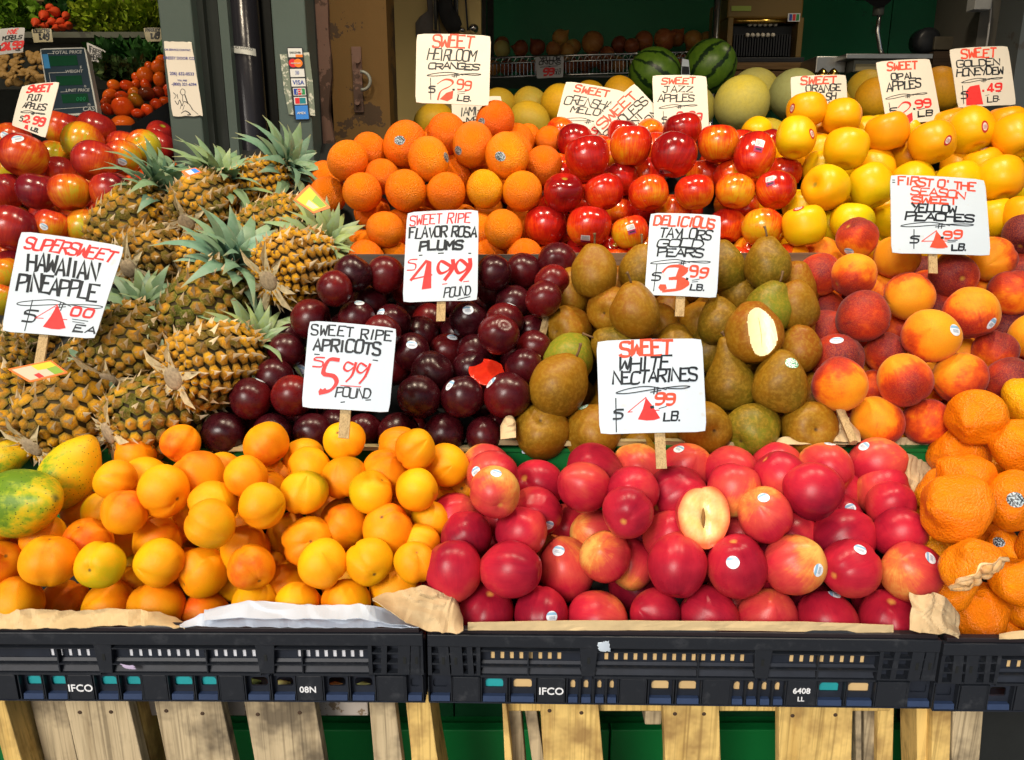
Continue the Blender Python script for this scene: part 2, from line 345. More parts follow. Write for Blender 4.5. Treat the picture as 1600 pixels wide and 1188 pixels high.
# ------------------------------------------------------------------ lettering helpers
GL = {'A': "003960 1353", 'B': "0009 095968665505 5564625000", 'C': "6859190702105061", 'D': "0009 094966634000", 'E': "69090060 0545", 'F': "690900 0545", 'G': "6859190702105062640034"[:20] + "34",
      'H': "0009 6960 0565", 'I': "3930", 'J': "1969 4942301002", 'K': "0009 690460", 'L': "090060", 'M': "0009346960", 'N': "00096069", 'O': "195967625010020719", 'P': "0009 095968665504", 'Q': "195967625010020719 3260",
      'R': "0009 095968665504 3460", 'S': "68591907155462501001", 'T': "0969 3930", 'U': "090210506269", 'V': "093069", 'W': "0910365069", 'X': "0069 0960", 'Y': "0935 6930", 'Z': "09690060",
      '0': "195967625010020719", '1': "183930", '2': "071959676500 0060", '3': "081959675525 556361501001", '4': "4902 0262 4940", '5': "690905556361501001", '6': "68490602105062645505", '7': "096920", '8': "155967551503105063551507195967",
      '9': "65150719596762401 0".replace(' ', ''), '$': "68180615556351510 1".replace(' ', ''), '.': "2021", ',': "2120", "'": "3937", '-': "0565", '(': "49272240", ')': "29474220", '#': "2028 4048 0363 0565", '!': "3933 3130", ':': "0605 0302", '=': "0666 0363", '/': "0069", '%': "0069 0908 6160"}
GL['G'] = "685919070210506264 6434"; GL['$'] = "68180655635101"
def strokes_of(ch):
    out = []
    for s in GL.get(ch, '').split():
        out.append([(int(s[i]) / 6, int(s[i + 1]) / 9) for i in range(0, len(s) - 1, 2)])
    return out
class Card:
    """a flat or slightly bowed card through four photo corners (tl, tr, br, bl) on one upright-ish plane"""
    def __init__(s, cor, Z, lean=.25, bow=.002, thick=.0012):
        cx = sum(c[0] for c in cor) / 4; cy = sum(c[1] for c in cor) / 4; C = at(cx, cy, Z)
        s.n = (-AF * math.cos(lean) + AU * math.sin(lean) * 1).normalized(); s.p = []
        for x, y in cor:
            d = at(x, y, 1) - CAM; s.p.append(CAM + d * ((C - CAM).dot(s.n) / d.dot(s.n)))
        s.W = ((s.p[1] - s.p[0]).length + (s.p[2] - s.p[3]).length) / 2; s.H = ((s.p[3] - s.p[0]).length + (s.p[2] - s.p[1]).length) / 2
        s.bow = bow; s.thick = thick; s.k = 0; s.loc = (s.p[2] + s.p[3]) / 2
    def pos(s, u, v, h=0):
        a = s.p[0].lerp(s.p[1], u); b = s.p[3].lerp(s.p[2], u)
        return a.lerp(b, v) + s.n * (h + s.bow * (math.sin(PI * u) * 1.5 - (v - .5) ** 2 * 2))
    def sheet(s, mat, name='card', parent=None, ragged=0):
        m = MB(); nu, nv = 10, 10; vs = []
        for side in (s.thick / 2, -s.thick / 2):
            for j in range(nv + 1):
                for i in range(nu + 1):
                    u, v = i / nu, j / nv
                    if ragged and (i in (0, nu) or j in (0, nv)):
                        u += R.uniform(-ragged, ragged); v += R.uniform(-ragged, ragged) * .6
                    elif (i in (0, nu)) and (j in (0, nv)): u += .012 * (1 if i == 0 else -1); v += .012 * (1 if j == 0 else -1)
                    vs.append(s.pos(u, v, side))
        n = (nu + 1) * (nv + 1); fs = []
        for j in range(nv):
            for i in range(nu):
                a = j * (nu + 1) + i; fs.append((a, a + nu + 1, a + nu + 2, a + 1)); fs.append((n + a, n + a + 1, n + a + nu + 2, n + a + nu + 1))
        edge = [i for i in range(nu + 1)] + [j * (nu + 1) + nu for j in range(1, nv + 1)] + [nv * (nu + 1) + i for i in range(nu - 1, -1, -1)] + [j * (nu + 1) for j in range(nv - 1, 0, -1)]
        for i in range(len(edge)):
            a, b = edge[i], edge[(i + 1) % len(edge)]; fs.append((a, b, n + b, n + a))
        m.add(vs, fs); o = m.build(name, mat, None)
        return sub(o, parent) if parent else o
    def stroke(s, mb, pts, w, chisel=.45, nib=.7, taper=False):
        """pts in (u, v) card units, w in metres"""
        s.k += 1; h = s.thick / 2 + .00012 + (s.k % 40) * .000012
        P = [(u * s.W, v * s.H) for u, v in pts]; vs = []
        n = len(P)
        for i in range(n):
            a = P[max(i - 1, 0)]; b = P[min(i + 1, n - 1)]; c = P[i]
            dx, dy = b[0] - a[0], b[1] - a[1]; L = math.hypot(dx, dy) or 1; dx /= L; dy /= L
            ww = w * (chisel + (1 - chisel) * abs(dx * math.sin(nib) + dy * math.cos(nib))) / 2
            nx, ny = -dy, dx
            if 0 < i < n - 1:
                d1 = (c[0] - a[0], c[1] - a[1]); l1 = math.hypot(*d1) or 1; ct = abs((d1[0] * dx + d1[1] * dy) / l1); ww /= max(ct, .6)
            ex = 0
            if i == 0: ex = -w * .25
            if i == n - 1: ex = w * .25
            x, y = c[0] + dx * ex, c[1] + dy * ex
            vs.append(s.pos((x + nx * ww) / s.W, (y + ny * ww) / s.H, h)); vs.append(s.pos((x - nx * ww) / s.W, (y - ny * ww) / s.H, h))
        mb.add(vs, [(2 * i, 2 * i + 2, 2 * i + 3, 2 * i + 1) for i in range(n - 1)])
    def fill(s, mb, pts):
        s.k += 1; h = s.thick / 2 + .00012 + (s.k % 40) * .000012
        mb.add([s.pos(u, v, h) for u, v in pts], [tuple(range(len(pts)))])
    def text(s, mb, txt, x0, x1, y0, y1, w=.0022, slant=.15, jit=.05, gap=.28, tilt=0, chisel=.5):
        w = w * 1.3
        """txt fitted into the card box x0..x1 (across), y0..y1 (down); tilt: extra drop at the right end"""
        n = len(txt); adv = []
        for ch in txt: adv.append(.55 if ch in " .,'!:I1" else 1.0)
        tot = sum(adv) + gap * (n - 1); cw = (x1 - x0) / tot; x = x0
        for ch, ad in zip(txt, adv):
            jy = R.uniform(-jit, jit) * (y1 - y0) * 1.4; jh = 1.06 + R.uniform(-jit, jit) * 1.8; js = slant + R.uniform(-.1, .1)
            for st in strokes_of(ch):
                pts = []
                for gx, gy in st:
                    if ch in "I1'!.": gx = (gx - .5) * 1 + .25
                    u = x + gx * cw * (1 if ch not in "1" else .8); v = y1 - gy * (y1 - y0) * jh + jy + tilt * (x - x0) / (x1 - x0)
                    u += js * gy * (y1 - y0) * s.H / s.W + R.uniform(-1, 1) * jit * .35 * cw; v += R.uniform(-1, 1) * jit * .25 * (y1 - y0)
                    pts.append((u, v))
                if len(pts) > 4:           # round off long strokes
                    q = bez([(a, b, 0) for a, b in pts], 3); pts = [(p.x, p.y) for p in q]
                s.stroke(mb, pts, w, chisel)
            x += cw * (ad + gap)
    def swirl(s, mb, x0, x1, y, hh, w=.0014):
        md = (x0 + x1) / 2; q = [(md + .12, y + .5 * hh), (md - .05, y - .1 * hh), (md - .2, y + .1 * hh), (x0 + .03, y + .6 * hh), (x0, y + .95 * hh), (x0 + .12, y + hh), (md, y + .45 * hh), (x1 - .1, y - .05 * hh), (x1, y + .05 * hh), (x1 - .08, y + .4 * hh), (md + .12, y + .3 * hh)]
        b = bez([(a, c, 0) for a, c in q], 4); s.stroke(mb, [(p.x, p.y) for p in b], w, .7)
        cx = md
        for dx in (0, .03): s.stroke(mb, [(cx + dx + .012, y + hh * .1), (cx + dx, y + hh * 1.25)], w * 1.3)
        s.stroke(mb, [(cx - .03, y + hh * .95), (cx + .07, y + hh * .65)], w * 1.2); return
        pts = []
        for i in range(25):
            t = i / 24 * 2 * PI; pts.append(((x0 + x1) / 2 * .82 + .18 * x0 + (x1 - x0) * .30 * math.cos(t + .5), y + hh * .5 * math.sin(t + .5) - .25 * hh * math.cos(t)))
        pts.append((x1, y - hh * .1)); s.stroke(mb, pts, w, .6)
        s.stroke(mb, [(x0 + (x1 - x0) * .5, y - hh * .1), (x0 + (x1 - x0) * .8, y - hh * .75), (x1, y - hh * .45), (x0 + (x1 - x0) * .75, y + hh * .0)], w, .6)
        cx = (x0 + x1) / 2; q = .035
        for dx in (0, .03): s.stroke(mb, [(cx + dx + .012, y + hh * .1), (cx + dx, y + hh * 1.1)], w * 1.2)
        s.stroke(mb, [(cx - .03, y + hh * .8), (cx + .07, y + hh * .55)], w * 1.1)
m_ink = plain('black_marker', (.012, .016, .022), .45, var=.3, scale=200, bump=0)
m_red = plain('red_marker', (.72, .03, .03), .5, var=.12, scale=150, bump=0)
m_redo = plain('orange_red_marker', (.75, .07, .035), .5, var=.15, scale=150, bump=0)
m_blue = plain('blue_print', (.04, .05, .28), .5, var=.2, scale=200, bump=0)
def card_mat(name, c):
    a = NT(name); tc = a.n('ShaderNodeTexCoord'); O = tc.outputs['Object']
    n1 = a.noise(O, 14, 4); n2 = a.noise(O, 70, 3)
    col = a.mix(a.ramp(n1, [(.35, (0, 0, 0)), (.75, (.35, .35, .35))]), c, (c[0] * .85, c[1] * .84, c[2] * .82))
    col = a.mix(a.ramp(n2, [(.68, (0, 0, 0)), (.75, (.3, .3, .3))]), col, (.45, .4, .33))
    a.l(col, a.b.inputs['Base Color']); a.b.inputs['Roughness'].default_value = .55; a.bump(n2, .06, .001); return a.m
m_card = card_mat('card_sky_tint', (.52, .61, .71)); m_cardw = card_mat('card_lamp_tint', (.68, .64, .56)); m_cardd = card_mat('card_grey', (.5, .5, .5))  # cool skylight and warm lamp tints are put into the white card colours
m_stick = wood('stick_wood', (.5, .36, .18), (.33, .22, .1), None, 2, .7, 3)

def price4(c, mb, x, y, s, asp=1.0):
    """the hand-drawn filled 4: thin left leg and bar, solid cone on the right"""
    w = .0016
    c.stroke(mb, [(x, y + .62 * s), (x + .62 * s * asp, y), ], w * 1.6); c.stroke(mb, [(x, y + .62 * s), (x + 1.05 * s * asp, y + .57 * s)], w)
    ax = x + .62 * s * asp
    c.fill(mb, [(ax, y), (ax + .2 * s * asp, y + .35 * s), (ax + .46 * s * asp, y + .92 * s), (ax + .25 * s * asp, y + 1.0 * s), (ax, y + 1.01 * s), (ax - .3 * s * asp, y + .95 * s), (ax - .12 * s * asp, y + .5 * s)][::-1])
def price2(c, mb, x, y, s, solid=True):
    q = bez([(x, y + .2 * s, 0), (x + .3 * s, y, 0), (x + .6 * s, y + .02 * s, 0), (x + .68 * s, y + .16 * s, 0), (x + .5 * s, y + .34 * s, 0), (x + .15 * s, y + .55 * s, 0), (x + .02 * s, y + .95 * s, 0)], 5)
    c.stroke(mb, [(p.x, p.y) for p in q], .0048, .3)
    c.fill(mb, [(x + .1 * s, y + .93 * s), (x + .4 * s, y + .62 * s), (x + .72 * s, y + .5 * s), (x + .68 * s, y + .88 * s), (x + .45 * s, y + 1.02 * s)][::-1])
def sign(label, cor, Z, mat, lines, sticky=None, name='price_sign', lean=.25, cat='price sign', bow=.002, group='handwritten price signs'):
    c = Card(cor, Z, lean, bow); t = thing(name, label, cat, c.loc, group)
    c.sheet(mat, 'card', t)
    cm = {'k': m_ink, 'r': m_red, 'o': m_redo, 'b': m_blue}; cn = {'k': 'black', 'r': 'red', 'o': 'orange-red', 'b': 'blue'}
    for L in lines:
        op, col = L[0], L[1]; mb = MB()
        if op == 't': c.text(mb, *L[2:7], **(L[7] if len(L) > 7 else {}))
        elif op == 's': c.swirl(mb, *L[2:])
        elif op == 'l': c.stroke(mb, L[2], L[3] if len(L) > 3 else .0014)
        elif op == '4': price4(c, mb, *L[2:])
        elif op == '2': price2(c, mb, *L[2:])
        elif op == 'f': c.fill(mb, L[2])
        elif op == 'c': q = bez([(a, b, 0) for a, b in L[2]], 5); c.stroke(mb, [(p.x, p.y) for p in q], L[3], L[4] if len(L) > 4 else .45)
        if mb.v:
            o = kid(t, mb, 'lettering' if op == 't' else ('price_figure' if op in '42fc' else 'pen_line'), cm[col])
            if op == 't': o['label'] = cn[col] + ' hand lettered ' + L[2]
    if sticky:
        u, ln = sticky; p = c.pos(u, .8, -.0035); dn = (c.p[3] - c.p[0]).normalized(); rt = (c.p[1] - c.p[0]).normalized(); q = p + dn * (c.H * .2 + ln)
        m = MB(); hw = .0065
        m.hexa([q - rt * hw - c.n * .002, q + rt * hw - c.n * .002, q + rt * hw + c.n * .001, q - rt * hw + c.n * .001, p - rt * hw - c.n * .002, p + rt * hw - c.n * .002, p + rt * hw + c.n * .001, p - rt * hw + c.n * .001])
        kid(t, m, 'stick', m_stick)
    return t, c
class Plane:
    def __init__(s, y0, Z0, y1, Z1):
        s.P = at(800, y0, Z0); q = at(800, y1, Z1); s.d = (q - s.P).normalized(); s.n = AX.cross(s.d).normalized()
        s.L = (q - s.P).length
    def Z(s, px, py, off=0):
        d = at(px, py, 1) - CAM
        return ((s.P - CAM).dot(s.n) + off) / d.dot(s.n)
    def pt(s, x, t, off): return Vector((x, 0, 0)) + Vector((0, s.P.y, s.P.z)) + s.d * t + s.n * off

PL_FRONTB = Plane(985, .93, 715, 1.10); PL_MIDB = Plane(690, 1.12, 400, 1.34); PL_TOPB = Plane(395, 1.36, 170, 1.56)
# ------------------------------------------------------------------ display stand, boards, crates, pallets
m_ply = wood('pale_board_edge', (.5, .4, .2), (.36, .27, .12), (.2, .17, .1), 0, .75, 1.2)
m_greyboard = wood('grey_board', (.1, .085, .075), (.06, .05, .045), None, 0, .7)
st = thing('display_stand', 'stepped green wooden fruit stand carrying the three tiers of fruit', 'stand', (0, 1.05, 0))
def kb(name, a, b, mat, bevel=0): return sub(boxobj(name, a, b, mat, None, bevel), st)
def slope(name, pl, x0, x1, off, th, mat, t0=0, t1=1):
    P = []
    for o in (off - th, off):
        for (t, x) in ((t0, x0), (t0, x1), (t1, x1), (t1, x0)): P.append(pl.pt(x, t * pl.L, o))
    m = MB(); m.hexa(P); return kid(st, m, name, mat)
slope('tier_board', PL_FRONTB, -.95, .95, -.12, .012, m_dark, -.08, 1.0)
slope('tier_board', PL_MIDB, -1.0, 1.05, -.12, .012, m_dark, .0, 1.0)
slope('tier_board', PL_TOPB, -1.4, 1.2, -.135, .012, m_dark, .0, 1.15)
# green riser behind the front crates, with pale edge strips
z1 = wp(800, 706, 1.075).z
kb('riser', (-.9, 1.075, .86), (.95, 1.09, z1), m_shelfgreen)
kb('riser_strip', (-.9, 1.071, z1 + .001), (.95, 1.098, z1 + .006), m_shelfgreen)
def strip(name, pts, D, h, mat, dep=.012):
    m = MB(); P = [wp(x, y, D) for x, y in pts]
    for i in range(len(P) - 1):
        a, b = P[i], P[i + 1]
        m.hexa([(a.x, D, a.z - h), (b.x, D, b.z - h), (b.x, D + dep, b.z - h), (a.x, D + dep, a.z - h), (a.x, D, a.z), (b.x, D, b.z), (b.x, D + dep, b.z), (a.x, D + dep, a.z)])
    return m
tag(strip('x', [(768, 688), (900, 690), (1010, 690)], 1.062, .007, m_ply).build('wooden_batten', m_ply), 'pale wooden batten along the front of the pear heap', 'batten')
tag(strip('x', [(1034, 689), (1120, 692), (1215, 690), (1322, 692)], 1.063, .006, m_ply).build('wooden_batten', m_ply), 'paper-covered pale batten right of the nectarine sign stick', 'batten')
tag(strip('x', [(330, 700), (480, 697), (640, 699), (735, 700)], 1.06, .006, m_ply).build('wooden_batten', m_ply), 'pale batten under the front row of plums', 'batten')
tag(strip('x', [(545, 398), (700, 399), (880, 398)], 1.325, .02, m_greyboard, .01).build('divider_board', m_greyboard), 'dark grey board between the oranges and the plums', 'board')
m_brownb = wood('brown_board', (.2, .12, .07), (.13, .08, .05), None, 0, .7)
tag(strip('x', [(882, 396), (1100, 396), (1290, 396)], 1.325, .02, m_brownb, .01).build('divider_board', m_brownb), 'brown board between the red apples and the pears', 'board')
for (x0, y0, x1, y1, lab, mt) in ((838, 560, 858, 480, 'slim wooden divider stick between plums and pears', m_stick), (1308, 630, 1334, 692, 'wooden divider stick between the pears and the peaches', m_stick)):
    a, b = at(x0, y0, PL_MIDB.Z(x0, y0, .03)), at(x1, y1, PL_MIDB.Z(x1, y1, .03)); m = MB(); m.tube([a, b], .006, 6)
    o = m.build('divider_stick', mt); tag(o, lab, 'divider')

# lower green boards behind the pallets
gb = thing('kick_board', 'green painted boards closing the stand behind the pallets', 'board', (0, 1.15, 0))
zl = wp(800, 1141, 1.12).z
for x0, x1 in ((-1.4, -.52), (-.517, .16), (.163, .86)): sub(boxobj('board', (x0, 1.12, .05), (x1, 1.14, zl), m_shelfgreen, None, .002), gb)
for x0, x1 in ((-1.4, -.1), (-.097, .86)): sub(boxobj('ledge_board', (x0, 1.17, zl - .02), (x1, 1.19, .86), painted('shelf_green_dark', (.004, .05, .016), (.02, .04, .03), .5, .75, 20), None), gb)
sub(boxobj('ledge', (-1.4, 1.141, zl - .02), (.86, 1.169, zl - .012), m_shelfgreen, None), gb)

# pallet planks
m_pal_old = wood('pallet_wood_grey', (.56, .45, .28), (.34, .26, .15), (.07, .055, .04), 2, .85, .9)
m_pal_new = wood('pallet_wood_yellow', (.8, .56, .19), (.6, .38, .11), (.25, .14, .05), 2, .8, .8)
m_pal_white = painted('whitewashed_board', (.42, .38, .34), (.2, .15, .1), .85, .56, 30)
m_nail = plain('nail_rust', (.06, .035, .02), .7)
def plank(par, name, x0t, x1t, x0b, x1b, ytop, D, depth, mat, zb=.12):
    a, b = wp(x0t, ytop, D), wp(x1t, ytop, D); c, d = wp(x0b, 1188, D), wp(x1b, 1188, D)
    k = (a.z - zb) / (a.z - c.z); cx, dx = a.x + (c.x - a.x) * k, b.x + (d.x - b.x) * k
    m = MB(); n = 8; vs = []; fs = []; off = R.random() * 50
    for i in range(n + 1):
        t = i / n; z = zb + (a.z - zb) * t; xl = cx + (a.x - cx) * t + noise.noise(Vector((off, z * 6, 0))) * .0035; xr = dx + (b.x - dx) * t + noise.noise(Vector((off, z * 6, 9))) * .0035
        vs += [(xl, D, z), (xr, D, z), (xr, D + depth, z), (xl, D + depth, z)]
    for i in range(n):
        for k2 in range(4): fs.append((i * 4 + k2, i * 4 + (k2 + 1) % 4, (i + 1) * 4 + (k2 + 1) % 4, (i + 1) * 4 + k2))
    fs += [(3, 2, 1, 0), tuple(n * 4 + q for q in range(4))]; m.add(vs, fs)
    o = kid(par, m, name, mat, bevel=.0015)
    if b.x - a.x > .05:
        for f_ in (.22, .74):
            q = MB(); c_ = Vector((a.x + (b.x - a.x) * f_ + R.uniform(-.004, .004), D - .0006, a.z - R.uniform(.012, .02))); q.tube([c_ + Vector((0, .004, 0)), c_, c_ - Vector((0, .0006, 0))], [.0026, .0028, .002], 8)
            nl = q.build('nail', m_nail, o)
    return o
pl1 = thing('pallet', 'weathered wooden pallet standing under the apricot crate', 'pallet', wp(300, 1188, .9), 'pallets propping up the crates')
Y1 = 1096
plank(pl1, 'plank', -20, 8, 5, 36, Y1, .9, .05, m_pal_new); plank(pl1, 'plank', 8, 22, 34, 52, Y1, .92, .05, m_pal_new); plank(pl1, 'plank', 46, 100, 68, 120, Y1, .935, .018, m_pal_old); plank(pl1, 'plank', 100, 200, 122, 222, Y1, .905, .018, m_pal_old)
plank(pl1, 'plank', 203, 216, 225, 236, Y1, .93, .07, m_pal_new); plank(pl1, 'plank', 238, 346, 258, 366, Y1, .905, .018, m_pal_old); plank(pl1, 'plank', 381, 491, 398, 505, Y1, .905, .018, m_pal_old)
plank(pl1, 'plank', 577, 616, 585, 628, Y1, .915, .018, m_pal_old); plank(pl1, 'plank', 633, 671, 642, 686, 1086, .925, .07, m_pal_new)
pb(pl1, 'cross_board', 30, 575, 1094, 1119, .935 + .02, .02, m_pal_white, bevel=.002)
pl2 = thing('pallet', 'fresh yellow wooden pallet standing under the nectarine crate', 'pallet', wp(1090, 1188, .9), 'pallets propping up the crates')
Y2 = 1098
plank(pl2, 'plank', 783, 791, 788, 798, Y2, .905, .03, m_pal_new); plank(pl2, 'plank', 792, 812, 799, 820, Y2, .935, .05, m_pal_old); plank(pl2, 'plank', 820, 838, 833, 852, Y2, .935, .05, m_pal_old)
plank(pl2, 'plank', 841, 933, 850, 942, Y2, .905, .018, m_pal_new); plank(pl2, 'plank', 1036, 1124, 1038, 1126, Y2, .905, .018, m_pal_new); plank(pl2, 'plank', 1217, 1333, 1217, 1332, Y2, .905, .018, m_pal_new)
plank(pl2, 'plank', 1336, 1346, 1336, 1347, Y2, .93, .06, m_pal_old); plank(pl2, 'plank', 1351, 1369, 1350, 1368, Y2, .94, .06, m_pal_old); plank(pl2, 'plank', 1373, 1397, 1371, 1395, Y2, .93, .06, m_pal_new)
pb(pl2, 'cross_board', 792, 1392, 1097, 1112, .925, .02, m_pal_new, bevel=.002)
pb(pl2, 'block', 1008, 1034, 1112, 1133, .93, .05, m_pal_old, bevel=.002)
pl3 = thing('pallet', 'pair of upright pallet boards under the gap between right-hand crates', 'pallet', wp(1480, 1188, .9), 'pallets propping up the crates')
plank(pl3, 'plank', 1434, 1457, 1434, 1456, 1104, .92, .05, m_pal_new); plank(pl3, 'plank', 1459, 1488, 1456, 1484, 1104, .905, .03, m_pal_new); plank(pl3, 'plank', 1491, 1535, 1487, 1530, 1112, .91, .05, m_pal_old)
sub(boxobj('gap_shade_panel', (.655, .98, .03), (1.6, 1.2, .9), m_dark), st)  # black panel standing in for the dark gap under the right crate
sub(boxobj('back_panel', (-1.6, 1.25, .03), (1.6, 1.28, 1.0), m_dark), st)

# plastic crates
def holed(W, H, holes, x0=0, y0=0):
    xs = sorted({x0, W} | {h[0] for h in holes} | {h[1] for h in holes}); ys = sorted({y0, H} | {h[2] for h in holes} | {h[3] for h in holes})
    out = []
    for i in range(len(xs) - 1):
        for j in range(len(ys) - 1):
            cx, cy = (xs[i] + xs[i + 1]) / 2, (ys[j] + ys[j + 1]) / 2
            if not any(h[0] < cx < h[1] and h[2] < cy < h[3] for h in holes): out.append((xs[i], xs[i + 1], ys[j], ys[j + 1]))
    return out
m_crate = plain('crate_black', (.022, .028, .036), .42, 0, .25, 25, .12)
m_crate2 = plain('crate_black_inner', (.014, .018, .028), .5, 0, .25, 25, .1)
a = NT('crate_black_worn'); tc = a.n('ShaderNodeTexCoord'); O = tc.outputs['Object']
c = a.mix(a.ramp(a.noise(O, 40, 6, .75), [(.55, (0, 0, 0)), (.8, (.6, .6, .6))]), (.014, .017, .023), (.07, .075, .085))
a.l(c, a.b.inputs['Base Color']); a.b.inputs['Roughness'].default_value = .42; a.b.inputs['Specular IOR Level'].default_value = .35; a.bump(a.noise(O, 200, 2), .1, .001); m_crate = a.m
m_tan = plain('kraft_paper', (.6, .42, .2), .8, var=.1, scale=20)
m_teal = plain('teal_tray', (.02, .3, .33), .5)
m_white = plain('white_print', (.8, .82, .85), .5, var=.03, bump=0)
fonts = {}
def text_mesh(txt, size, ext=.0004):
    cu = bpy.data.curves.new('txt', 'FONT'); cu.body = txt; cu.size = size; cu.extrude = ext; cu.resolution_u = 3; cu.align_x = 'CENTER'; cu.offset = size * .012
    o = bpy.data.objects.new('txt', cu); COL.objects.link(o); dg = bpy.context.evaluated_depsgraph_get(); dg.update()
    me = bpy.data.meshes.new_from_object(o.evaluated_get(dg)); bpy.data.objects.remove(o); bpy.data.curves.remove(cu); return me
def crate(label, tl, tr, bl_y, wins, cells, prints, liner, slots_paper, mirror=False, yaw=-.012):
    Zt = .935; A = wp(tl[0], tl[1], .83); W = .6; H = .1
    sc = 1.0
    B = wp(tr[0], tr[1], .83 - .6 * .012); W = (B - A).length
    t = thing('plastic_crate', label, 'crate', (A.x, .83, A.z - H), 'black folding plastic produce crates')
    dx = (B - A).normalized(); t.rotation_euler = (0, -math.asin(dx.z), math.atan2(dx.y, dx.x))
    def bld(mb, name, mat, bevel=0, smooth=False): o = mb.build(name, mat, t, smooth, bevel=bevel); return o
    # local: x right, y inwards, z up
    m = MB()
    m.box((0, -.004, H - .022), (W, .004, H - .006)); bld(m, 'rim', m_crate, .001)
    m = MB(); m.box((.004, -.0015, H - .0058), (W - .004, .008, H)); bld(m, 'rim_lip', plain('crate_lip', (.02, .015, .018), .4), .001)
    for x in ((.07, .14), (.26, .34), (.44, .5)):
        m = MB(); k = (x[0] + x[1]) / 2; q = .006
        m.hexa([(x[0], -.001, H + .0002), (x[1], -.001, H + .0002), (x[1], .006, H + .0002), (x[0], .006, H + .0002), (x[0] + .01, .0, H + .0022), (x[1] - .01, .0, H + .0022), (x[1] - .01, .006, H + .0022), (x[0] + .01, .006, H + .0022)])
        bld(m, 'catch', m_crate)
    # recessed vent plate with slots
    holes = []
    for (u0, u1, n) in slots_paper:
        for i in range(n):
            u = u0 + (u1 - u0) * i / max(1, n - 1); holes.append((u - .0024, u + .0024, .0555, .0655))
    m = MB()
    for x0, x1, y0, y1 in holed(W - .002, H - .023, holes, .002, .032): m.box((x0, .0075, y0), (x1, .0087, y1))
    bld(m, 'vent_panel', m_crate2)
    m = MB(); m.box((.01, .0092, .036), (W - .01, .0102, H - .002)); bld(m, 'paper_liner', liner[0])
    # ribs
    for z, th in ((.0705, .0016), (.0495, .0015), (.0355, .003)):
        for u0, u1 in wins:
            m = MB(); m.box((u0, -.001, z), (u1, .0074, z + th)); bld(m, 'rib', m_crate)
    for u0, u1 in wins:                                     # sloping sill in each window
        m = MB(); m.hexa([(u0, .002, .0372), (u1, .002, .0372), (u1, .0073, .0372), (u0, .0073, .0372), (u0 + .003, .006, .046), (u1 - .003, .006, .046), (u1 - .003, .0073, .046), (u0 + .003, .0073, .046)]); bld(m, 'sill', m_crate2)
        m = MB(); um = u0 + (u1 - u0) * R.uniform(.3, .7); m.box((um, -.0008, .0388), (um + .0015, .0074, .0703)); bld(m, 'rib', m_crate)
        m = MB(); m.hexa([(u0, .004, .0512), (u1, .004, .0512), (u1, .0073, .0512), (u0, .0073, .0512), (u0 + .002, .0062, .0545), (u1 - .002, .0062, .0545), (u1 - .002, .0073, .0545), (u0 + .002, .0073, .0545)]); bld(m, 'sill', m_crate2)
    # posts between windows (solid)
    ed = [0] + [q for wq in wins for q in wq] + [W]
    for i in range(0, len(ed), 2):
        u0, u1 = ed[i], ed[i + 1]
        if u1 - u0 > .04:
            # end zone: lattice
            bars = [u0, u0 + (u1 - u0) * .2, u0 + (u1 - u0) * .42, u0 + (u1 - u0) * .74, u1 - .004]
            if i > 0: bars = [u0 + .0, u0 + (u1 - u0) * .25, u0 + (u1 - u0) * .55, u0 + (u1 - u0) * .78, u1 - .005]
            for k, b in enumerate(bars):
                wdt = .014 if k in (2,) else .0045 + .002 * (k % 2)
                if k == (1 if i == 0 else 3): wdt = .012
                b = min(b, u1 - wdt)
                m = MB(); lean = .0 if k in (0, 4) else (.002 if i == 0 else -.002)
                m.hexa([(b + lean, -.003, .0392), (b + wdt + lean, -.003, .0392), (b + wdt + lean, .0073, .0392), (b + lean, .0073, .0392), (b, -.003, H - .0225), (b + wdt, -.003, H - .0225), (b + wdt, .0073, H - .0225), (b, .0073, H - .0225)])
                bld(m, 'post', m_crate)
                if wdt > .01:
                    m = MB(); m.box((b + wdt / 2 - .0017, -.0036, .054), (b + wdt / 2 + .0017, -.0031, .0635)); bld(m, 'latch_hole', m_dark, .0002)
            for z in (.0385, .0525, .066):
                m = MB(); m.box((u0 + .001, -.002, z), (u1 - .001, .0073, z + .0022)); bld(m, 'rib', m_crate)
        else:
            m = MB(); m.hexa([(u0 - .001, -.0015, .0388), (u1 + .001, -.0015, .0388), (u1 + .001, .0073, .0388), (u0 - .001, .0073, .0388), (u0 - .004, -.0015, H - .0225), (u1 + .004, -.0015, H - .0225), (u1 + .004, .0073, H - .0225), (u0 - .004, .0073, H - .0225)])
            bld(m, 'post', m_crate, .0006)
            m = MB(); k = (u0 + u1) / 2; m.box((k - .0017, -.0021, .056), (k + .0017, -.0016, .0645)); bld(m, 'latch_hole', m_dark, .0002)
    # lower band: solid blocks, open cells with oval hole
    holes = []
    for (u0, u1, kind) in cells:
        if kind != 's': holes.append((u0 + .0045, u1 - .0045, .0165, .0285))
    m = MB()
    for x0, x1, y0, y1 in holed(W, .0352, holes, 0, .0): m.box((x0, .0068, y0), (x1, .009, y1))
    bld(m, 'base_band', m_crate2)
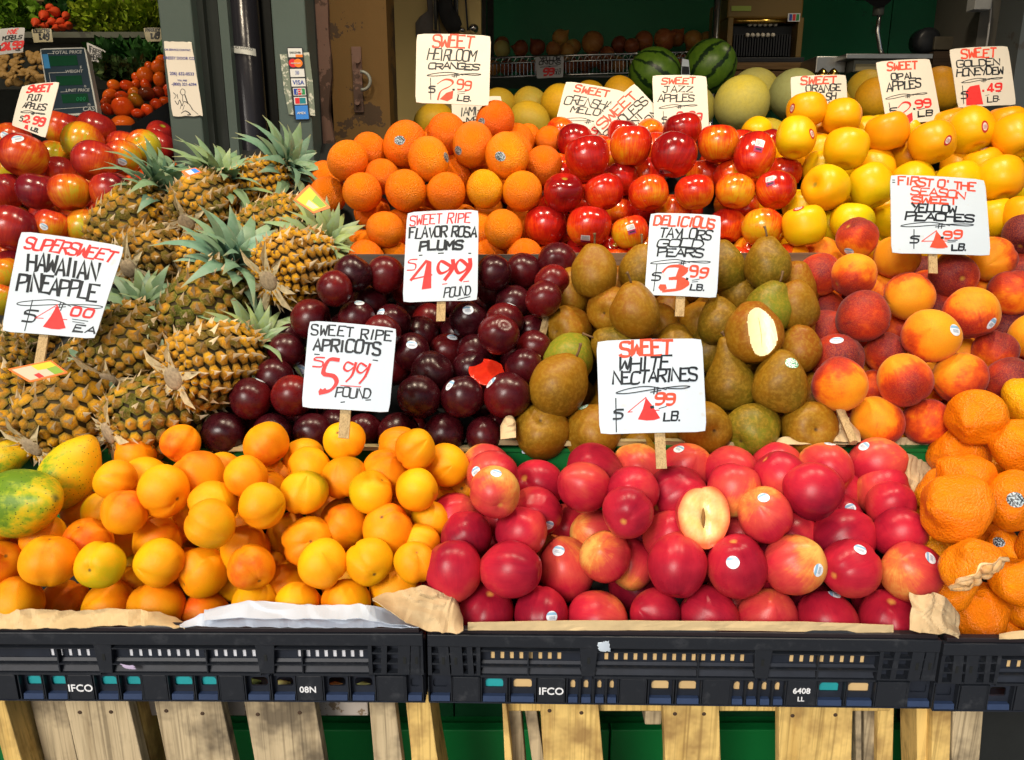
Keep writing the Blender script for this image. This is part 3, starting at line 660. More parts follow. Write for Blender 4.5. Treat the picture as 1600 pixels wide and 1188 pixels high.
    for (u0, u1, kind) in cells:
        if kind == 's': m = MB(); m.box((u0 + .0006, -.001, .0016), (u1 - .0006, .0066, .0352)); bld(m, 'block', m_crate, .0005)
        else:
            m = MB(); m.hexa([(u0 + .002, -.0005, .0018), (u1 - .002, -.0005, .0018), (u1 - .002, .0066, .0018), (u0 + .002, .0066, .0018), (u0 + .002, .001, .0085), (u1 - .002, .001, .0085), (u1 - .002, .0066, .0085), (u0 + .002, .0066, .0085)])
            bld(m, 'foot_rib', plain('crate_painted_sheen', (.03, .05, .11), .3))  # bluish sheen of the black plastic put into the rib colour
            for zc in (.0165, .0285):                      # rounded corners of the opening
                for uc, sgn in ((u0 + .0045, 1), (u1 - .0045, -1)):
                    m = MB(); zz = zc + (.0012 if zc < .02 else -.0012) * 0
                    d = .0035; s2 = 1 if zc < .02 else -1
                    m.add([(uc, .0064, zc), (uc + sgn * d, .0064, zc), (uc + sgn * d * .3, .0064, zc + s2 * d * .3), (uc, .0064, zc + s2 * d)], [(0, 1, 2, 3)]); bld(m, 'corner', m_crate2)
        for q in (u0, u1): m = MB(); m.box((q - .0006, -.0012, .0016), (q + .0006, .0066, .0352)); bld(m, 'rib', m_crate)
        if kind not in ('s', 'o'):
            m = MB(); m.box((u0 + .003, .0094, .012), (u1 - .003, .0104, .0325)); bld(m, 'tray_wall', {'t': m_teal, 'p': m_tan, 'd': m_crate2}[kind])
    m = MB(); m.box((0, -.0015, 0), (W, .4, .0015)); bld(m, 'floor', m_crate2)
    for x0 in (0, W - .012): m = MB(); m.box((x0, .0147, .0016), (x0 + .012, .395, H - .024)); bld(m, 'side_wall', m_crate2)
    m = MB(); m.box((.0125, .385, .0016), (W - .0125, .395, H - .024)); bld(m, 'back_wall', m_crate2)
    for txt, u, z, sz in prints:
        o = bpy.data.objects.new('print', text_mesh(txt, sz)); o.data.materials.append(m_white); link(o, t); o.location = (u, -.0016, z); o.rotation_euler = (PI / 2, 0, 0)
        o['label'] = f'white printed {txt}'
    return t
px2u = lambda x, x0, k=.0007475: (x - x0) * k
c2 = lambda x: px2u(x, 667); c1 = lambda x: px2u(x, -142)
cw = [(.082, .152 + .005), (.205, .3755), (.3895, .5075)]
crate('black plastic crate marked 6408 under the white nectarines', (667, 982), (1470, 991), 1108, [(c2(750), c2(912)), (c2(930), c2(1186)), (c2(1204), c2(1376))],
      [(0, c2(703), 'd'), (c2(706), c2(748), 's'), (c2(751), c2(792), 't'), (c2(796), c2(838), 'p'), (c2(842), c2(884), 's'), (c2(888), c2(908), 'p'), (c2(909), c2(929), 'p'), (c2(931), c2(950), 'p'), (c2(951), c2(970), 'p'), (c2(973), c2(1014), 's'), (c2(1018), c2(1058), 'p'), (c2(1062), c2(1102), 'p'),
       (c2(1105), c2(1148), 's'), (c2(1150), c2(1172), 'p'), (c2(1173), c2(1194), 'p'), (c2(1195), c2(1215), 'p'), (c2(1216), c2(1236), 'p'), (c2(1239), c2(1284), 's'), (c2(1287), c2(1330), 't'), (c2(1333), c2(1378), 'p'), (c2(1381), c2(1428), 's'), (c2(1430), .6, 'd')],
      [('IFCO', c2(863), .0135, .0135), ('6408', c2(1261), .019, .0105), ('LL', c2(1261), .0085, .0085)], (m_tan,), [(c2(769), c2(875), 8), (c2(950), c2(1166), 15), (c2(1244), c2(1356), 8)])
crate('black plastic crate marked 08N under the apricots', (-142, 978), (661, 981), 1095, [(c1(-60), c1(150)), (c1(168), c1(405)), (c1(425), c1(577))],
      [(0, c1(-80), 's'), (c1(-79), c1(-38), 't'), (c1(-36), c1(10), 's'), (c1(16), c1(53), 't'), (c1(56), c1(92), 't'), (c1(95), c1(133), 's'), (c1(137), c1(174), 't'), (c1(177), c1(212), 't'), (c1(214), c1(252), 's'), (c1(255), c1(295), 't'), (c1(298), c1(334), 't'), (c1(337), c1(375), 's'),
       (c1(378), c1(417), 'o'), (c1(420), c1(458), 'o'), (c1(461), c1(500), 's'), (c1(503), c1(542), 'o'), (c1(545), c1(585), 'o'), (c1(588), c1(632), 's'), (c1(634), .6, 'd')],
      [('IFCO', c1(114), .0135, .0135), ('08N', c1(478), .0135, .0115)], (plain('white_liner', (.6, .62, .68), .7, var=.1),), [(c1(70), c1(127), 5), (c1(196), c1(392), 14), (c1(465), c1(563), 8)])
crate('black plastic crate at the right edge under the mandarins', (1474, 996), (2277, 1002), 1118, [(c2(1474 + 94 - 807), c2(912)), (c2(930), c2(1186)), (c2(1204), c2(1376))],
      [(0, .028, 'd'), (.031, .062, 's'), (.064, .094, 'o'), (.097, .13, 's'), (.133, .165, 'd'), (.17, .5, 's'), (.503, .6, 's')], [], (m_tan,), [(.075, .16, 8)])
# ------------------------------------------------------------------ fruit meshes (unit radius, stem along +Z)
def gs(x, s): return math.exp(-(x / s) ** 2)
def adist(a, b): return abs((a - b + PI) % (2 * PI) - PI)
def f_stone(seam, dimple, tip, asp, low):
    def fn(t, p, sd):
        r = 1 - seam * gs(adist(p, 0), .17) * math.sin(t) ** .6 + seam * .35 * gs(adist(p, .5), .4) * math.sin(t) - dimple * gs(t, .3) + tip * gs(PI - t, .28)
        z = math.cos(t) * asp * r; q = math.sin(t) * r * (1 + .02 * math.cos(2 * p + sd))
        return q, z
    return fn, low
def f_apple(d1, d2, taper, sq, asp, low, lob):
    def fn(t, p, sd):
        r = 1 - d1 * gs(t, .36) - d2 * gs(PI - t, .3)
        s, c = math.sin(t), math.cos(t)
        k = (abs(s) ** sq + abs(c) ** sq) ** (-1 / sq)
        r *= k; q = s * r * (1 + taper * c); q *= 1 + lob * math.cos(5 * p + sd) * (abs(c) ** 1.5)
        return q, c * r * asp
    return fn, low
PEAR = [(-.93, 0), (-.97, .12), (-1.02, .32), (-.97, .56), (-.76, .83), (-.42, .985), (-.1, 1), (.2, .975), (.46, .89), (.68, .76), (.87, .61), (1.01, .48), (1.1, .37), (1.16, .2), (1.15, 0)]
PEARL = [(-.93, 0), (-.97, .12), (-1.02, .32), (-.97, .56), (-.76, .83), (-.42, .985), (-.1, 1), (.2, .93), (.5, .78), (.8, .58), (1.1, .42), (1.38, .32), (1.56, .25), (1.66, .14), (1.65, 0)]
def f_prof(P, low):
    def fn(t, p, sd):
        u = t / PI * (len(P) - 1); P2 = P[::-1]; i = min(int(u), len(P) - 2); f = u - i
        a, b = P2[i], P2[i + 1]
        i0, i3 = P2[max(i - 1, 0)], P2[min(i + 2, len(P) - 1)]
        def cr(k):
            return .5 * (2 * a[k] + (b[k] - i0[k]) * f + (2 * i0[k] - 5 * a[k] + 4 * b[k] - i3[k]) * f * f + (3 * a[k] - i0[k] - 3 * b[k] + i3[k]) * f ** 3)
        return max(0, cr(1)), cr(0)
    return fn, low
def f_sumo():
    def fn(t, p, sd):
        s, c = math.sin(t), math.cos(t)
        q = s * (1 - .04 * c); z = c * .86 + .2 * gs(t, .42) - .1 * gs(t, .12) + .04 * math.cos(7 * p + sd) * gs(t, .5) * s
        q *= 1 + .03 * math.cos(6 * p + sd) * max(0, c)
        return q, z - (.1 * gs(PI - t, .3) * -1)
    return fn, .085
def f_tom():
    def fn(t, p, sd):
        s, c = math.sin(t), math.cos(t)
        r = 1 - .15 * gs(t, .4)
        return s * r * (1 + .05 * abs(math.cos(2.5 * p + sd)) * (1 - .5 * s)), c * .8 * r
    return fn, .05
def f_onion():
    def fn(t, p, sd):
        s, c = math.sin(t), math.cos(t)
        return s + .1 * gs(t, .1), c * .88 + .42 * gs(t, .2) 
    return fn, .03
PINE = [(-1.3, 0), (-1.3, .3), (-1.22, .6), (-.95, .87), (-.5, .99), (0, 1), (.5, .96), (.9, .84), (1.2, .62), (1.32, .38), (1.34, 0)]
PAP = [(-1.45, 0), (-1.42, .25), (-1.25, .55), (-.9, .82), (-.4, .98), (.1, 1), (.6, .9), (1.0, .7), (1.35, .42), (1.55, .2), (1.6, 0)]
SHAPES = {
    'apricot': f_stone(.11, .16, .03, .95, .06), 'nectarine': f_stone(.06, .16, .08, 1.05, .045), 'plum': f_stone(.03, .14, .0, .98, .03),
    'peach': f_stone(.075, .17, .06, .98, .045), 'orange': f_apple(.02, .03, .0, 2.0, 1.06, .02, 0), 'jazz': f_apple(.28, .22, .07, 2.25, .98, .03, .025),
    'opal': f_apple(.26, .2, .035, 2.5, .94, .03, .025), 'fuji': f_apple(.25, .2, .05, 2.1, .93, .035, .01), 'pear': f_prof(PEAR, .075), 'pearl': f_prof(PEARL, .07),
    'sumo': f_sumo(), 'tomato': f_tom(), 'onion': f_onion(), 'melon': f_apple(0, 0, 0, 2, 1.03, .015, 0), 'golden': f_apple(.02, 0, .05, 2, 1.15, .03, 0),
    'watermelon': f_apple(.03, .03, 0, 2, 1.05, .01, 0), 'papaya': f_prof(PAP, .05)}
MATOF = {'pearl': 'pear'}
def fruit_mesh(kind, seed, nlat=20, nlon=30, cut=None, mats=None):
    fn, low = SHAPES[kind]; hi = kind == 'sumo'
    if hi or cut: nlat, nlon = (40, 56) if not cut else (110, 160)
    off = Vector((seed * 7.3, seed * 3.1, seed * 1.7)); vs = []
    def P(t, p):
        q, z = fn(t, p, seed * 1.9)
        v = Vector((q * math.cos(p), q * math.sin(p), z))
        d = noise.noise(v * .9 + off) * low * 1.6
        if hi: d += (noise.noise(v * 1.6 + off) * .09 + noise.noise(v * 4.5 + off) * .014 + noise.noise(v * 12 + off) * .008)
        return v * (1 + d)
    vs.append(P(0, 0))
    for i in range(1, nlat):
        for j in range(nlon): vs.append(P(PI * i / nlat, 2 * PI * j / nlon))
    vs.append(P(PI, 0)); L = len(vs) - 1; fs = []
    for j in range(nlon): fs.append((0, 1 + j, 1 + (j + 1) % nlon))
    for i in range(nlat - 2):
        a, b = 1 + i * nlon, 1 + (i + 1) * nlon
        for j in range(nlon): fs.append((a + j, b + j, b + (j + 1) % nlon, a + (j + 1) % nlon))
    b = 1 + (nlat - 2) * nlon
    for j in range(nlon): fs.append((b + j, L, b + (j + 1) % nlon))
    mi = [0] * len(fs)
    if cut:
        n, d, wav = cut; n = Vector(n).normalized(); cl = []
        for i, v in enumerate(vs):
            k = v.dot(n) - d - wav(v)
            if k > 0: vs[i] = v - n * k; cl.append(True)
            else: cl.append(False)
        mi = [1 if all(cl[q] for q in f) else 0 for f in fs]
    me = bpy.data.meshes.new(kind); me.from_pydata(vs, [], fs)
    for m in (mats or [FM[MATOF.get(kind, kind)]]): me.materials.append(m)
    me.polygons.foreach_set('material_index', mi); me.polygons.foreach_set('use_smooth', [True] * len(fs)); me.update()
    me['bvhkey'] = 1
    return me
MESH = {}; BVH = {}
def get_mesh(kind, var):
    k = (kind, var)
    if k not in MESH:
        nv = 16 if kind in ('onion', 'tomato') else 20
        MESH[k] = fruit_mesh(kind, var + 1, nv, int(nv * 1.5)); 
    return MESH[k]
def bvh_of(me):
    if me.name not in BVH:
        BVH[me.name] = BVHTree.FromPolygons([v.co for v in me.vertices], [tuple(p.vertices) for p in me.polygons])
    return BVH[me.name]

# stickers: thin discs moulded onto the fruit
def sticker_mat(name, base, ink, ink2, mode):
    a = NT(name); uv = a.n('ShaderNodeUVMap'); sx = a.n('ShaderNodeSeparateXYZ'); a.l(uv.outputs[0], sx.inputs[0])
    x, y = sx.outputs[0], sx.outputs[1]
    bars = a.math('GREATER_THAN', a.math('SINE', a.math('MULTIPLY', x, 42)), .1)
    def band(v, lo, hi): return a.math('MULTIPLY', a.math('GREATER_THAN', v, lo), a.math('LESS_THAN', v, hi))
    r2 = a.math('ADD', a.math('POWER', x, 2), a.math('POWER', y, 2))
    if mode == 'bar':
        c = a.mix(band(y, .28, .75), base, ink2)
        c = a.mix(a.math('MULTIPLY', bars, a.math('MULTIPLY', band(y, -.45, .1), band(x, -.55, .55))), c, ink)
    elif mode == 'ring':
        c = a.mix(a.math('GREATER_THAN', r2, .42), base, ink)
        c = a.mix(a.math('MULTIPLY', bars, a.math('MULTIPLY', band(y, -.35, .3), band(x, -.5, .5))), c, ink2)
    elif mode == 'half':
        c = a.mix(a.math('LESS_THAN', y, -.1), base, ink2)
        c = a.mix(a.math('MULTIPLY', bars, a.math('MULTIPLY', band(y, 0, .7), band(x, -.7, .7))), c, ink)
        c = a.mix(a.math('MULTIPLY', band(y, -.6, -.35), band(x, -.5, .6)), c, ink)
    else:
        nz = a.noise(uv.outputs[0], 3.5, 2); c = a.mix(a.math('GREATER_THAN', nz, .52), base, ink)
    a.l(c, a.b.inputs['Base Color']); a.b.inputs['Roughness'].default_value = .3; return a.m
SM = {'w': sticker_mat('white_sticker', (.72, .78, .85), (.1, .15, .25), (.25, .45, .65), 'bar'),
      'r': sticker_mat('red_ring_sticker', (.7, .6, .55), (.45, .02, .02), (.25, .03, .05), 'ring'),
      'j': sticker_mat('barcode_sticker', (.75, .75, .78), (.03, .03, .06), (.35, .03, .12), 'half'),
      'b': sticker_mat('black_sticker', (.02, .03, .04), (.4, .5, .55), (.1, .2, .3), 'blot'),
      'g': sticker_mat('green_sticker', (.65, .75, .7), (.02, .3, .12), (.1, .4, .2), 'blot')}
def add_sticker(o, px, py, rpx, style, Z, kind='round', ang=None):
    me = o.data; M = o.matrix_basis.copy(); Mi = M.inverted()
    T = bvh_of(me); d = (at(px, py, 1) - CAM).normalized()
    ol = Mi @ CAM; dl = (Mi.to_3x3() @ d).normalized()
    h, n, _, _ = T.ray_cast(ol, dl)
    if h is None: return
    s = M.to_scale()[0]; rad = rpx * Z / FPX / s
    up = Mi.to_3x3() @ AU; up = (up - n * up.dot(n)).normalized(); rt = up.cross(n)
    th = R.uniform(-.6, .6) if ang is None else ang
    u = rt * math.cos(th) + up * math.sin(th); v = -rt * math.sin(th) + up * math.cos(th)
    asp = {'round': (1, .92), 'oval': (1, .78), 'tall': (.62, 1), 'rect': (.85, 1.15)}[kind]
    vs = []; uvs = []; fs = []; N = 16
    def pt(a, r):
        if kind == 'rect':
            k = 1 / max(abs(math.cos(a)), abs(math.sin(a))) * .82; x, y = k * math.cos(a) * r, k * math.sin(a) * r
        else: x, y = math.cos(a) * r, math.sin(a) * r
        q = h + u * (x * rad * asp[0]) + v * (y * rad * asp[1])
        c, nn, _, _ = T.find_nearest(q)
        if nn.dot(n) < 0: nn = -nn
        vs.append(c + nn * .012); uvs.append((x, y))
    pt(0, 0)
    for rr in (.5, 1):
        for k in range(N): pt(2 * PI * k / N, rr)
    for k in range(N):
        fs.append((0, 1 + k, 1 + (k + 1) % N)); fs.append((1 + k, 1 + N + k, 1 + N + (k + 1) % N, 1 + (k + 1) % N))
    me2 = bpy.data.meshes.new('sticker'); me2.from_pydata(vs, [], fs); me2.materials.append(SM[style])
    ul = me2.uv_layers.new(name='UVMap')
    for l in me2.loops: ul.data[l.index].uv = uvs[l.vertex_index]
    me2.polygons.foreach_set('use_smooth', [True] * len(fs)); me2.update()
    link(bpy.data.objects.new('sticker', me2), o)

STEM = {}
def stem_mesh(kind):
    if kind not in STEM:
        m = MB()
        if kind == 'pear': m.tube([(0, 0, 1.12), (.02, 0, 1.34), (.08, .02, 1.58), (.12, .03, 1.64)], [.055, .04, .05, .07], 8)
        elif kind == 'pearl': m.tube([(0, 0, 1.55), (.02, 0, 1.7), (.1, .02, 1.9), (.14, .03, 1.96)], [.055, .04, .05, .07], 8)
        else: m.tube([(0, 0, .6), (.01, 0, .78), (.05, .02, .98)], [.03, .025, .04], 6)
        STEM[kind] = m.mesh('stem', plain('stem_brown', (.14, .08, .035), .8), True)
    return STEM[kind]

def orient(kind, cx, cy, r, o):
    """rotation whose +Z is the stem direction"""
    if 's' in o:
        dx, dy = (o['s'][0] - cx) / r, -(o['s'][1] - cy) / r
        l = math.hypot(dx, dy)
        if l > .98: dx, dy = dx / l * .98, dy / l * .98
        z = math.sqrt(max(0, 1 - dx * dx - dy * dy)) * (-1 if o.get('sb') else 1)
        d = camdir(dx, dy, z)
    elif 'd' in o: d = camdir(*o['d'])
    else:
        if kind in ('jazz', 'opal', 'fuji'): d = camdir(R.uniform(-.35, .35), 1, R.uniform(-.45, .25))
        elif kind in ('pear', 'pearl'): d = camdir(R.uniform(-.3, .3), 1, R.uniform(-.2, .4))
        elif kind == 'sumo': d = camdir(R.uniform(-.8, .8), R.uniform(-.6, .8), R.uniform(-.4, .9))
        elif kind == 'orange': d = camdir(R.uniform(-.5, .5), 1, R.uniform(-.7, -.1)) if R.random() < .7 else camdir(R.uniform(-.6, .6), R.uniform(-1, -.3), R.uniform(.2, .9))
        elif kind in ('melon', 'golden'): d = camdir(R.uniform(-.8, .8), .6, R.uniform(-.5, .9))
        else: d = camdir(R.uniform(-1, 1), R.uniform(-1, .9), R.uniform(-1, .35) if R.random() < .75 else R.uniform(.3, .9))
    q = Vector((0, 0, 1)).rotation_difference(d)
    if kind in ('apricot', 'nectarine', 'plum', 'peach'):
        tgt = camdir(0, .2, 1); loc = q.inverted() @ tgt; base = math.atan2(loc.y, loc.x)
        sp = base + (o['a'] if 'a' in o else R.choice((-1, 1)) * (R.uniform(.15, .9) if R.random() < .6 else R.uniform(.9, 2.6)))
    else: sp = R.uniform(0, 2 * PI)
    return q @ Quaternion((0, 0, 1), sp)

ORD = ['first', 'second', 'third', 'fourth', 'fifth', 'sixth', 'seventh', 'eighth', 'ninth', 'tenth', 'eleventh', 'twelfth', 'thirteenth', 'fourteenth', 'fifteenth', 'sixteenth', 'seventeenth', 'eighteenth', 'nineteenth', 'twentieth']
COLW = {
    'apricot': [(.2, 'yellow'), (.42, 'golden'), (.62, 'orange'), (9, 'deep orange')], 'nectarine': [(.22, 'peachy pink'), (.42, 'bright red'), (.62, 'red'), (9, 'dark crimson')],
    'plum': [(.25, 'reddish'), (.6, 'dark maroon'), (9, 'nearly black')], 'pear': [(.25, 'green-tinged'), (.6, 'olive brown'), (9, 'golden brown')],
    'peach': [(.2, 'orange'), (.45, 'orange and red'), (.65, 'red blushed'), (9, 'deep purple-red')], 'sumo': [(.35, 'golden orange'), (9, 'bumpy orange')],
    'orange': [(.35, 'golden'), (.7, 'bright'), (9, 'deep coloured')], 'jazz': [(.3, 'red and yellow'), (.55, 'bright red'), (9, 'deep red')],
    'opal': [(.35, 'greenish yellow'), (.65, 'yellow'), (9, 'golden yellow')], 'fuji': [(.25, 'green and red'), (.5, 'orange-red'), (.7, 'pinkish red'), (9, 'dark red')],
    'tomato': [(.2, 'olive'), (.75, 'red-orange'), (9, 'dark')], 'onion': [(.2, 'pale'), (.6, 'brown'), (9, 'dark red-brown')]}
NAMEOF = {'apricot': ('apricot', 'apricot'), 'nectarine': ('nectarine', 'nectarine'), 'plum': ('plum', 'plum'), 'pear': ('pear', 'pear'), 'pearl': ('pear', 'pear'), 'peach': ('peach', 'peach'),
          'sumo': ('mandarin', 'mandarin'), 'orange': ('orange', 'orange'), 'jazz': ('red_apple', 'apple'), 'opal': ('yellow_apple', 'apple'), 'fuji': ('striped_apple', 'apple'),
          'tomato': ('tomato', 'tomato'), 'onion': ('onion', 'onion')}

ALLSPH = []
def do_bin(kind, place, group, plane, views, medw, asp=1.0, stick=None, srad=.17, fill=None, blush=(.3, .7), skind='round', tstart=1.6, dmin=None, dmax=None):
    """views: [(ox, oy, scale, [(x0,x1,y0,y1[,opts]), ...]), ...] measured in the photograph"""
    it = []
    for ox, oy, sc, rows in views:
        for r in rows:
            o = dict(r[4]) if len(r) > 4 else {}
            x0, x1 = ox + r[0] / sc, ox + r[1] / sc; y0, y1 = oy + r[2] / sc, oy + r[3] / sc
            for k in ('s', 'k'):
                if k in o: o[k] = (ox + o[k][0] / sc, oy + o[k][1] / sc)
            wd, h = x1 - x0, y1 - y0; hid = wd < .74 * medw
            cx = (x0 + x1) / 2
            if hid:
                W2 = medw * .9
                if 'hl' in o: cx = x1 - W2 / 2
                elif 'hr' in o: cx = x0 + W2 / 2
                wd = W2
            a = o.get('asp', asp)
            if not hid and wd < .9 * medw and 'free' not in o: wd = .94 * medw
            clipped = h < .86 * wd * a
            if 'ct' in o: cy = y1 - wd * a / 2; hh = wd * a
            elif clipped and 'free' not in o: cy = y0 + wd * a / 2; hh = wd * a
            else: cy = (y0 + y1) / 2; hh = h
            rp = (wd + min(hh, wd * 1.2)) / 4
            vis = 1.0 if not (hid or clipped) else (-.9 if hid else -.15)
            if not clipped and not hid: vis = .35
            vis = o.get('h', vis)
            rm = rp * plane.Z(cx, cy) / FPX
            Z0 = plane.Z(cx, cy, vis * rm * 1.1)
            it.append(dict(cx=cx, cy=cy, rp=rp, hh=hh / wd, Z=Z0, Z0=Z0, o=o, hid=hid, clipped=clipped, vis=vis))
    n = len(it)
    pairs = []
    for i in range(n):
        for j in range(i + 1, n):
            A, B = it[i], it[j]; d = math.hypot(A['cx'] - B['cx'], A['cy'] - B['cy'])
            if d < (A['rp'] + B['rp']) * .97 and 'fix' not in A['o'] and 'fix' not in B['o']: pairs.append((i, j, d))
    for k in range(160):
        mv = 0
        for i, j, d in pairs:
            A, B = it[i], it[j]
            if A['Z'] > B['Z'] or (A['Z'] == B['Z'] and A['cy'] < B['cy']): A, B = B, A
            Zm = (A['Z'] + B['Z']) / 2 / FPX
            need = math.sqrt(max(0, ((A['rp'] + B['rp']) * Zm * .95) ** 2 - (d * Zm) ** 2))
            g = need - (B['Z'] - A['Z'])
            if g > 1e-4:
                wa = 0 if A.get('pin') else .5; A['Z'] -= g * wa; B['Z'] += g * (1 - wa); mv = 1
        if dmin:
            for A in it:
                v = (A['cy'] - 594) / FPX; zm = dmin / (CP - v * SP - A['rp'] / FPX * .97)
                if A['Z'] < zm: A['Z'] = zm; A['pin'] = 1
        if dmax:
            for A in it:
                v = (A['cy'] - 594) / FPX; zm = dmax / (CP - v * SP + A['rp'] / FPX * .97)
                if A['Z'] > zm: A['Z'] = zm
        if k < 110:
            for A in it: A['Z'] += (A['Z0'] - A['Z']) * .04
        elif not mv: break
    for A in it:
        if 'fix' in A['o']: A['Z'] = plane.Z(A['cx'], A['cy']) - A['o']['fix']
    # rows for the labels
    dia = medw; srt = sorted([A for A in it], key=lambda A: -A['cy'])
    row = 0; last = None; acc = []
    rows = []
    for A in srt:
        if last is None or last - A['cy'] > dia * .42: rows.append([A]); last = A['cy']
        else: rows[-1].append(A)
    nm, cat = NAMEOF[kind]
    for ri, rw in enumerate(rows):
        rw.sort(key=lambda A: A['cx'])
        for ci, A in enumerate(rw): A['rc'] = (ri, ci, len(rw))
    used = {}
    for A in it:
        o = A['o']; b = o.get('c', R.uniform(*blush)); Z = A['Z']; r = A['rp'] * Z / FPX
        mk = kind
        if kind == 'pear' and o.get('long'): mk = 'pearl'
        me = o['mesh'] if 'mesh' in o else get_mesh(mk, R.randrange(3))
        ob = bpy.data.objects.new(nm, me); link(ob)
        q = orient(mk, A['cx'], A['cy'], A['rp'], o)
        P = at(A['cx'], A['cy'], Z); s = Vector((r, r, r))
        if kind in ('pear', 'pearl'):
            ax = q @ Vector((0, 0, 1)); k = .155 if mk == 'pear' else .3
            P = P - ax * r * k * o.get('pk', 1)
        if kind in ('orange', 'opal', 'jazz', 'nectarine') and 's' not in o and 'd' not in o: s.z *= max(.9, min(1.15, A['hh'] * (.97 if kind != 'opal' else 1.05)))
        if 'q' in o: q = o['q']
        ob.matrix_basis = Matrix.Translation(P) @ q.to_matrix().to_4x4() @ Matrix.Diagonal((*s, 1))
        ob.color = (b, o.get('dk', R.uniform(0, .18)), R.random(), 1)
        A['ob'] = ob; ALLSPH.append((P, r))
        if 'k' in o:
            add_sticker(ob, o['k'][0], o['k'][1], A['rp'] * srad * 1.75, stick or 'w', Z, o.get('sk', skind), o.get('ka'))
        if kind in ('pear',) and (o.get('stem', 1)): link(bpy.data.objects.new('stem', stem_mesh(mk)), ob)
        if 'extra' in o: o['extra'](ob)
        cw = next(t for k, t in COLW[kind] if b < k)
        ri, ci, L = A['rc']
        if ri == 0: rt = 'frontmost row'
        elif ri == len(rows) - 1: rt = 'backmost row'
        else: rt = ORD[ri] + ' row up'
        ct = 'leftmost' if ci == 0 and L > 1 else ('rightmost' if ci == L - 1 and L > 1 else ORD[ci] + ' from left')
        if L == 1: ct = 'alone'
        tr = o.get('t')
        nmw = {'jazz': 'apple', 'opal': 'apple', 'fuji': 'apple', 'sumo': 'mandarin'}.get(kind, cat)
        if tr: lab = f"{tr}, {ct} in {rt} of {place}"
        else:
            vis = 'half-hidden ' if A['hid'] else ''
            st = ' with sticker' if 'k' in o else (' showing its stem end' if 's' in o else '')
            lab = f"{vis}{cw} {nmw}{st}, {ct} in {rt} of {place}"
        wds = lab.split()
        if len(wds) > 16 and tr: lab = f'{tr}, in {place}'
        elif len(wds) > 16: lab = lab.replace('half-hidden ', '').replace(' showing its stem end', '').replace(' with sticker', '')
        tag(ob, lab, cat, group)
    # buried fruit filling the heap below
    if fill:
        gx0, gx1, off, mode = fill[0], fill[1], fill[2], fill[3] if len(fill) > 3 else 0
        rr = medw / 2 * plane.Z(800, 594) / FPX * .94; k = 0; cnt = 0
        cs = [(A['ob'].location.copy() if False else at(A['cx'], A['cy'], A['Z']), A['rp'] * A['Z'] / FPX) for A in it]
        t = rr * tstart
        while t < plane.L + rr * .6:
            x = gx0(t / plane.L) if callable(gx0) else gx0
            x1 = gx1(t / plane.L) if callable(gx1) else gx1
            x += (k % 2) * rr
            while x < x1:
                p = plane.pt(x, t, off * rr) + Vector((R.uniform(-.1, .1), R.uniform(-.1, .1), R.uniform(-.08, .08))) * rr
                ok = True
                for c, r2 in cs:
                    dd = (c - p).length
                    if dd < (r2 + rr) * .93:
                        p = c + (p - c).normalized() * (r2 + rr) * .95 if (p - c).dot(plane.n) < 0 else p
                for c, r2 in cs:
                    if (c - p).length < (r2 + rr) * .86: ok = False; break
                if ok:
                    ob = bpy.data.objects.new(nm, get_mesh(kind, R.randrange(3))); link(ob)
                    q = Quaternion((R.gauss(0, 1), R.gauss(0, 1), R.gauss(0, 1), R.gauss(0, 1))).normalized()
                    ob.matrix_basis = Matrix.Translation(p) @ q.to_matrix().to_4x4() @ Matrix.Diagonal((rr, rr, rr, 1))
                    ob.color = (R.uniform(*blush), R.uniform(0, .2), 0, 1)
                    tag(ob, f'{nmw_of(kind)} buried under the top layer of {place}', cat, f'{nmw_of(kind)} buried under {place}')
                    cs.append((p, rr)); cnt += 1
                x += rr * 2.02
            t += rr * 1.76; k += 1
    return it
def nmw_of(kind): return {'jazz': 'red apple', 'opal': 'yellow apple', 'fuji': 'striped apple', 'sumo': 'mandarin'}.get(kind, NAMEOF[kind][0])
# ------------------------------------------------------------------ the heaps, read off the photograph
PL_FRONT = Plane(985, .93, 715, 1.10)
PL_MID = Plane(690, 1.12, 400, 1.34)
PL_TOP = Plane(395, 1.36, 170, 1.56)
PL_PINE = Plane(690, 1.12, 250, 1.44)
PL_FUJI = Plane(420, 1.36, 180, 1.66)
PL_SUMO = Plane(985, .92, 600, 1.16)

# cut fruit
def cream(name, c, c2, wet=.3):
    a = NT(name); tc = a.n('ShaderNodeTexCoord'); nz = a.noise(tc.outputs['Object'], 3, 5, .6)
    a.l(a.ramp(nz, [(.3, c), (.7, c2)]), a.b.inputs['Base Color']); a.b.inputs['Roughness'].default_value = wet; a.bump(a.noise(tc.outputs['Object'], 9, 4), .12, .01); return a.m
def local_q(n_cam, up_cam):
    """rotation sending local +X to n_cam and local +Z near up_cam"""
    x = camdir(*n_cam); z = camdir(*up_cam); z = (z - x * z.dot(x)).normalized(); y = z.cross(x)
    return Matrix((x, y, z)).transposed().to_quaternion()
flesh_n = cream('nectarine_flesh', (.8, .5, .14), (.86, .66, .3))
nt = flesh_n.node_tree; tcn = nt.nodes['Texture Coordinate']; ds = nt.nodes.new('ShaderNodeVectorMath'); ds.operation = 'DISTANCE'; nt.links.new(tcn.outputs['Object'], ds.inputs[0]); ds.inputs[1].default_value = (.1, 0, .05)
rp_ = nt.nodes.new('ShaderNodeValToRGB'); rp_.color_ramp.elements[0].position = .72; rp_.color_ramp.elements[1].position = .98; nt.links.new(ds.outputs['Value'], rp_.inputs[0])
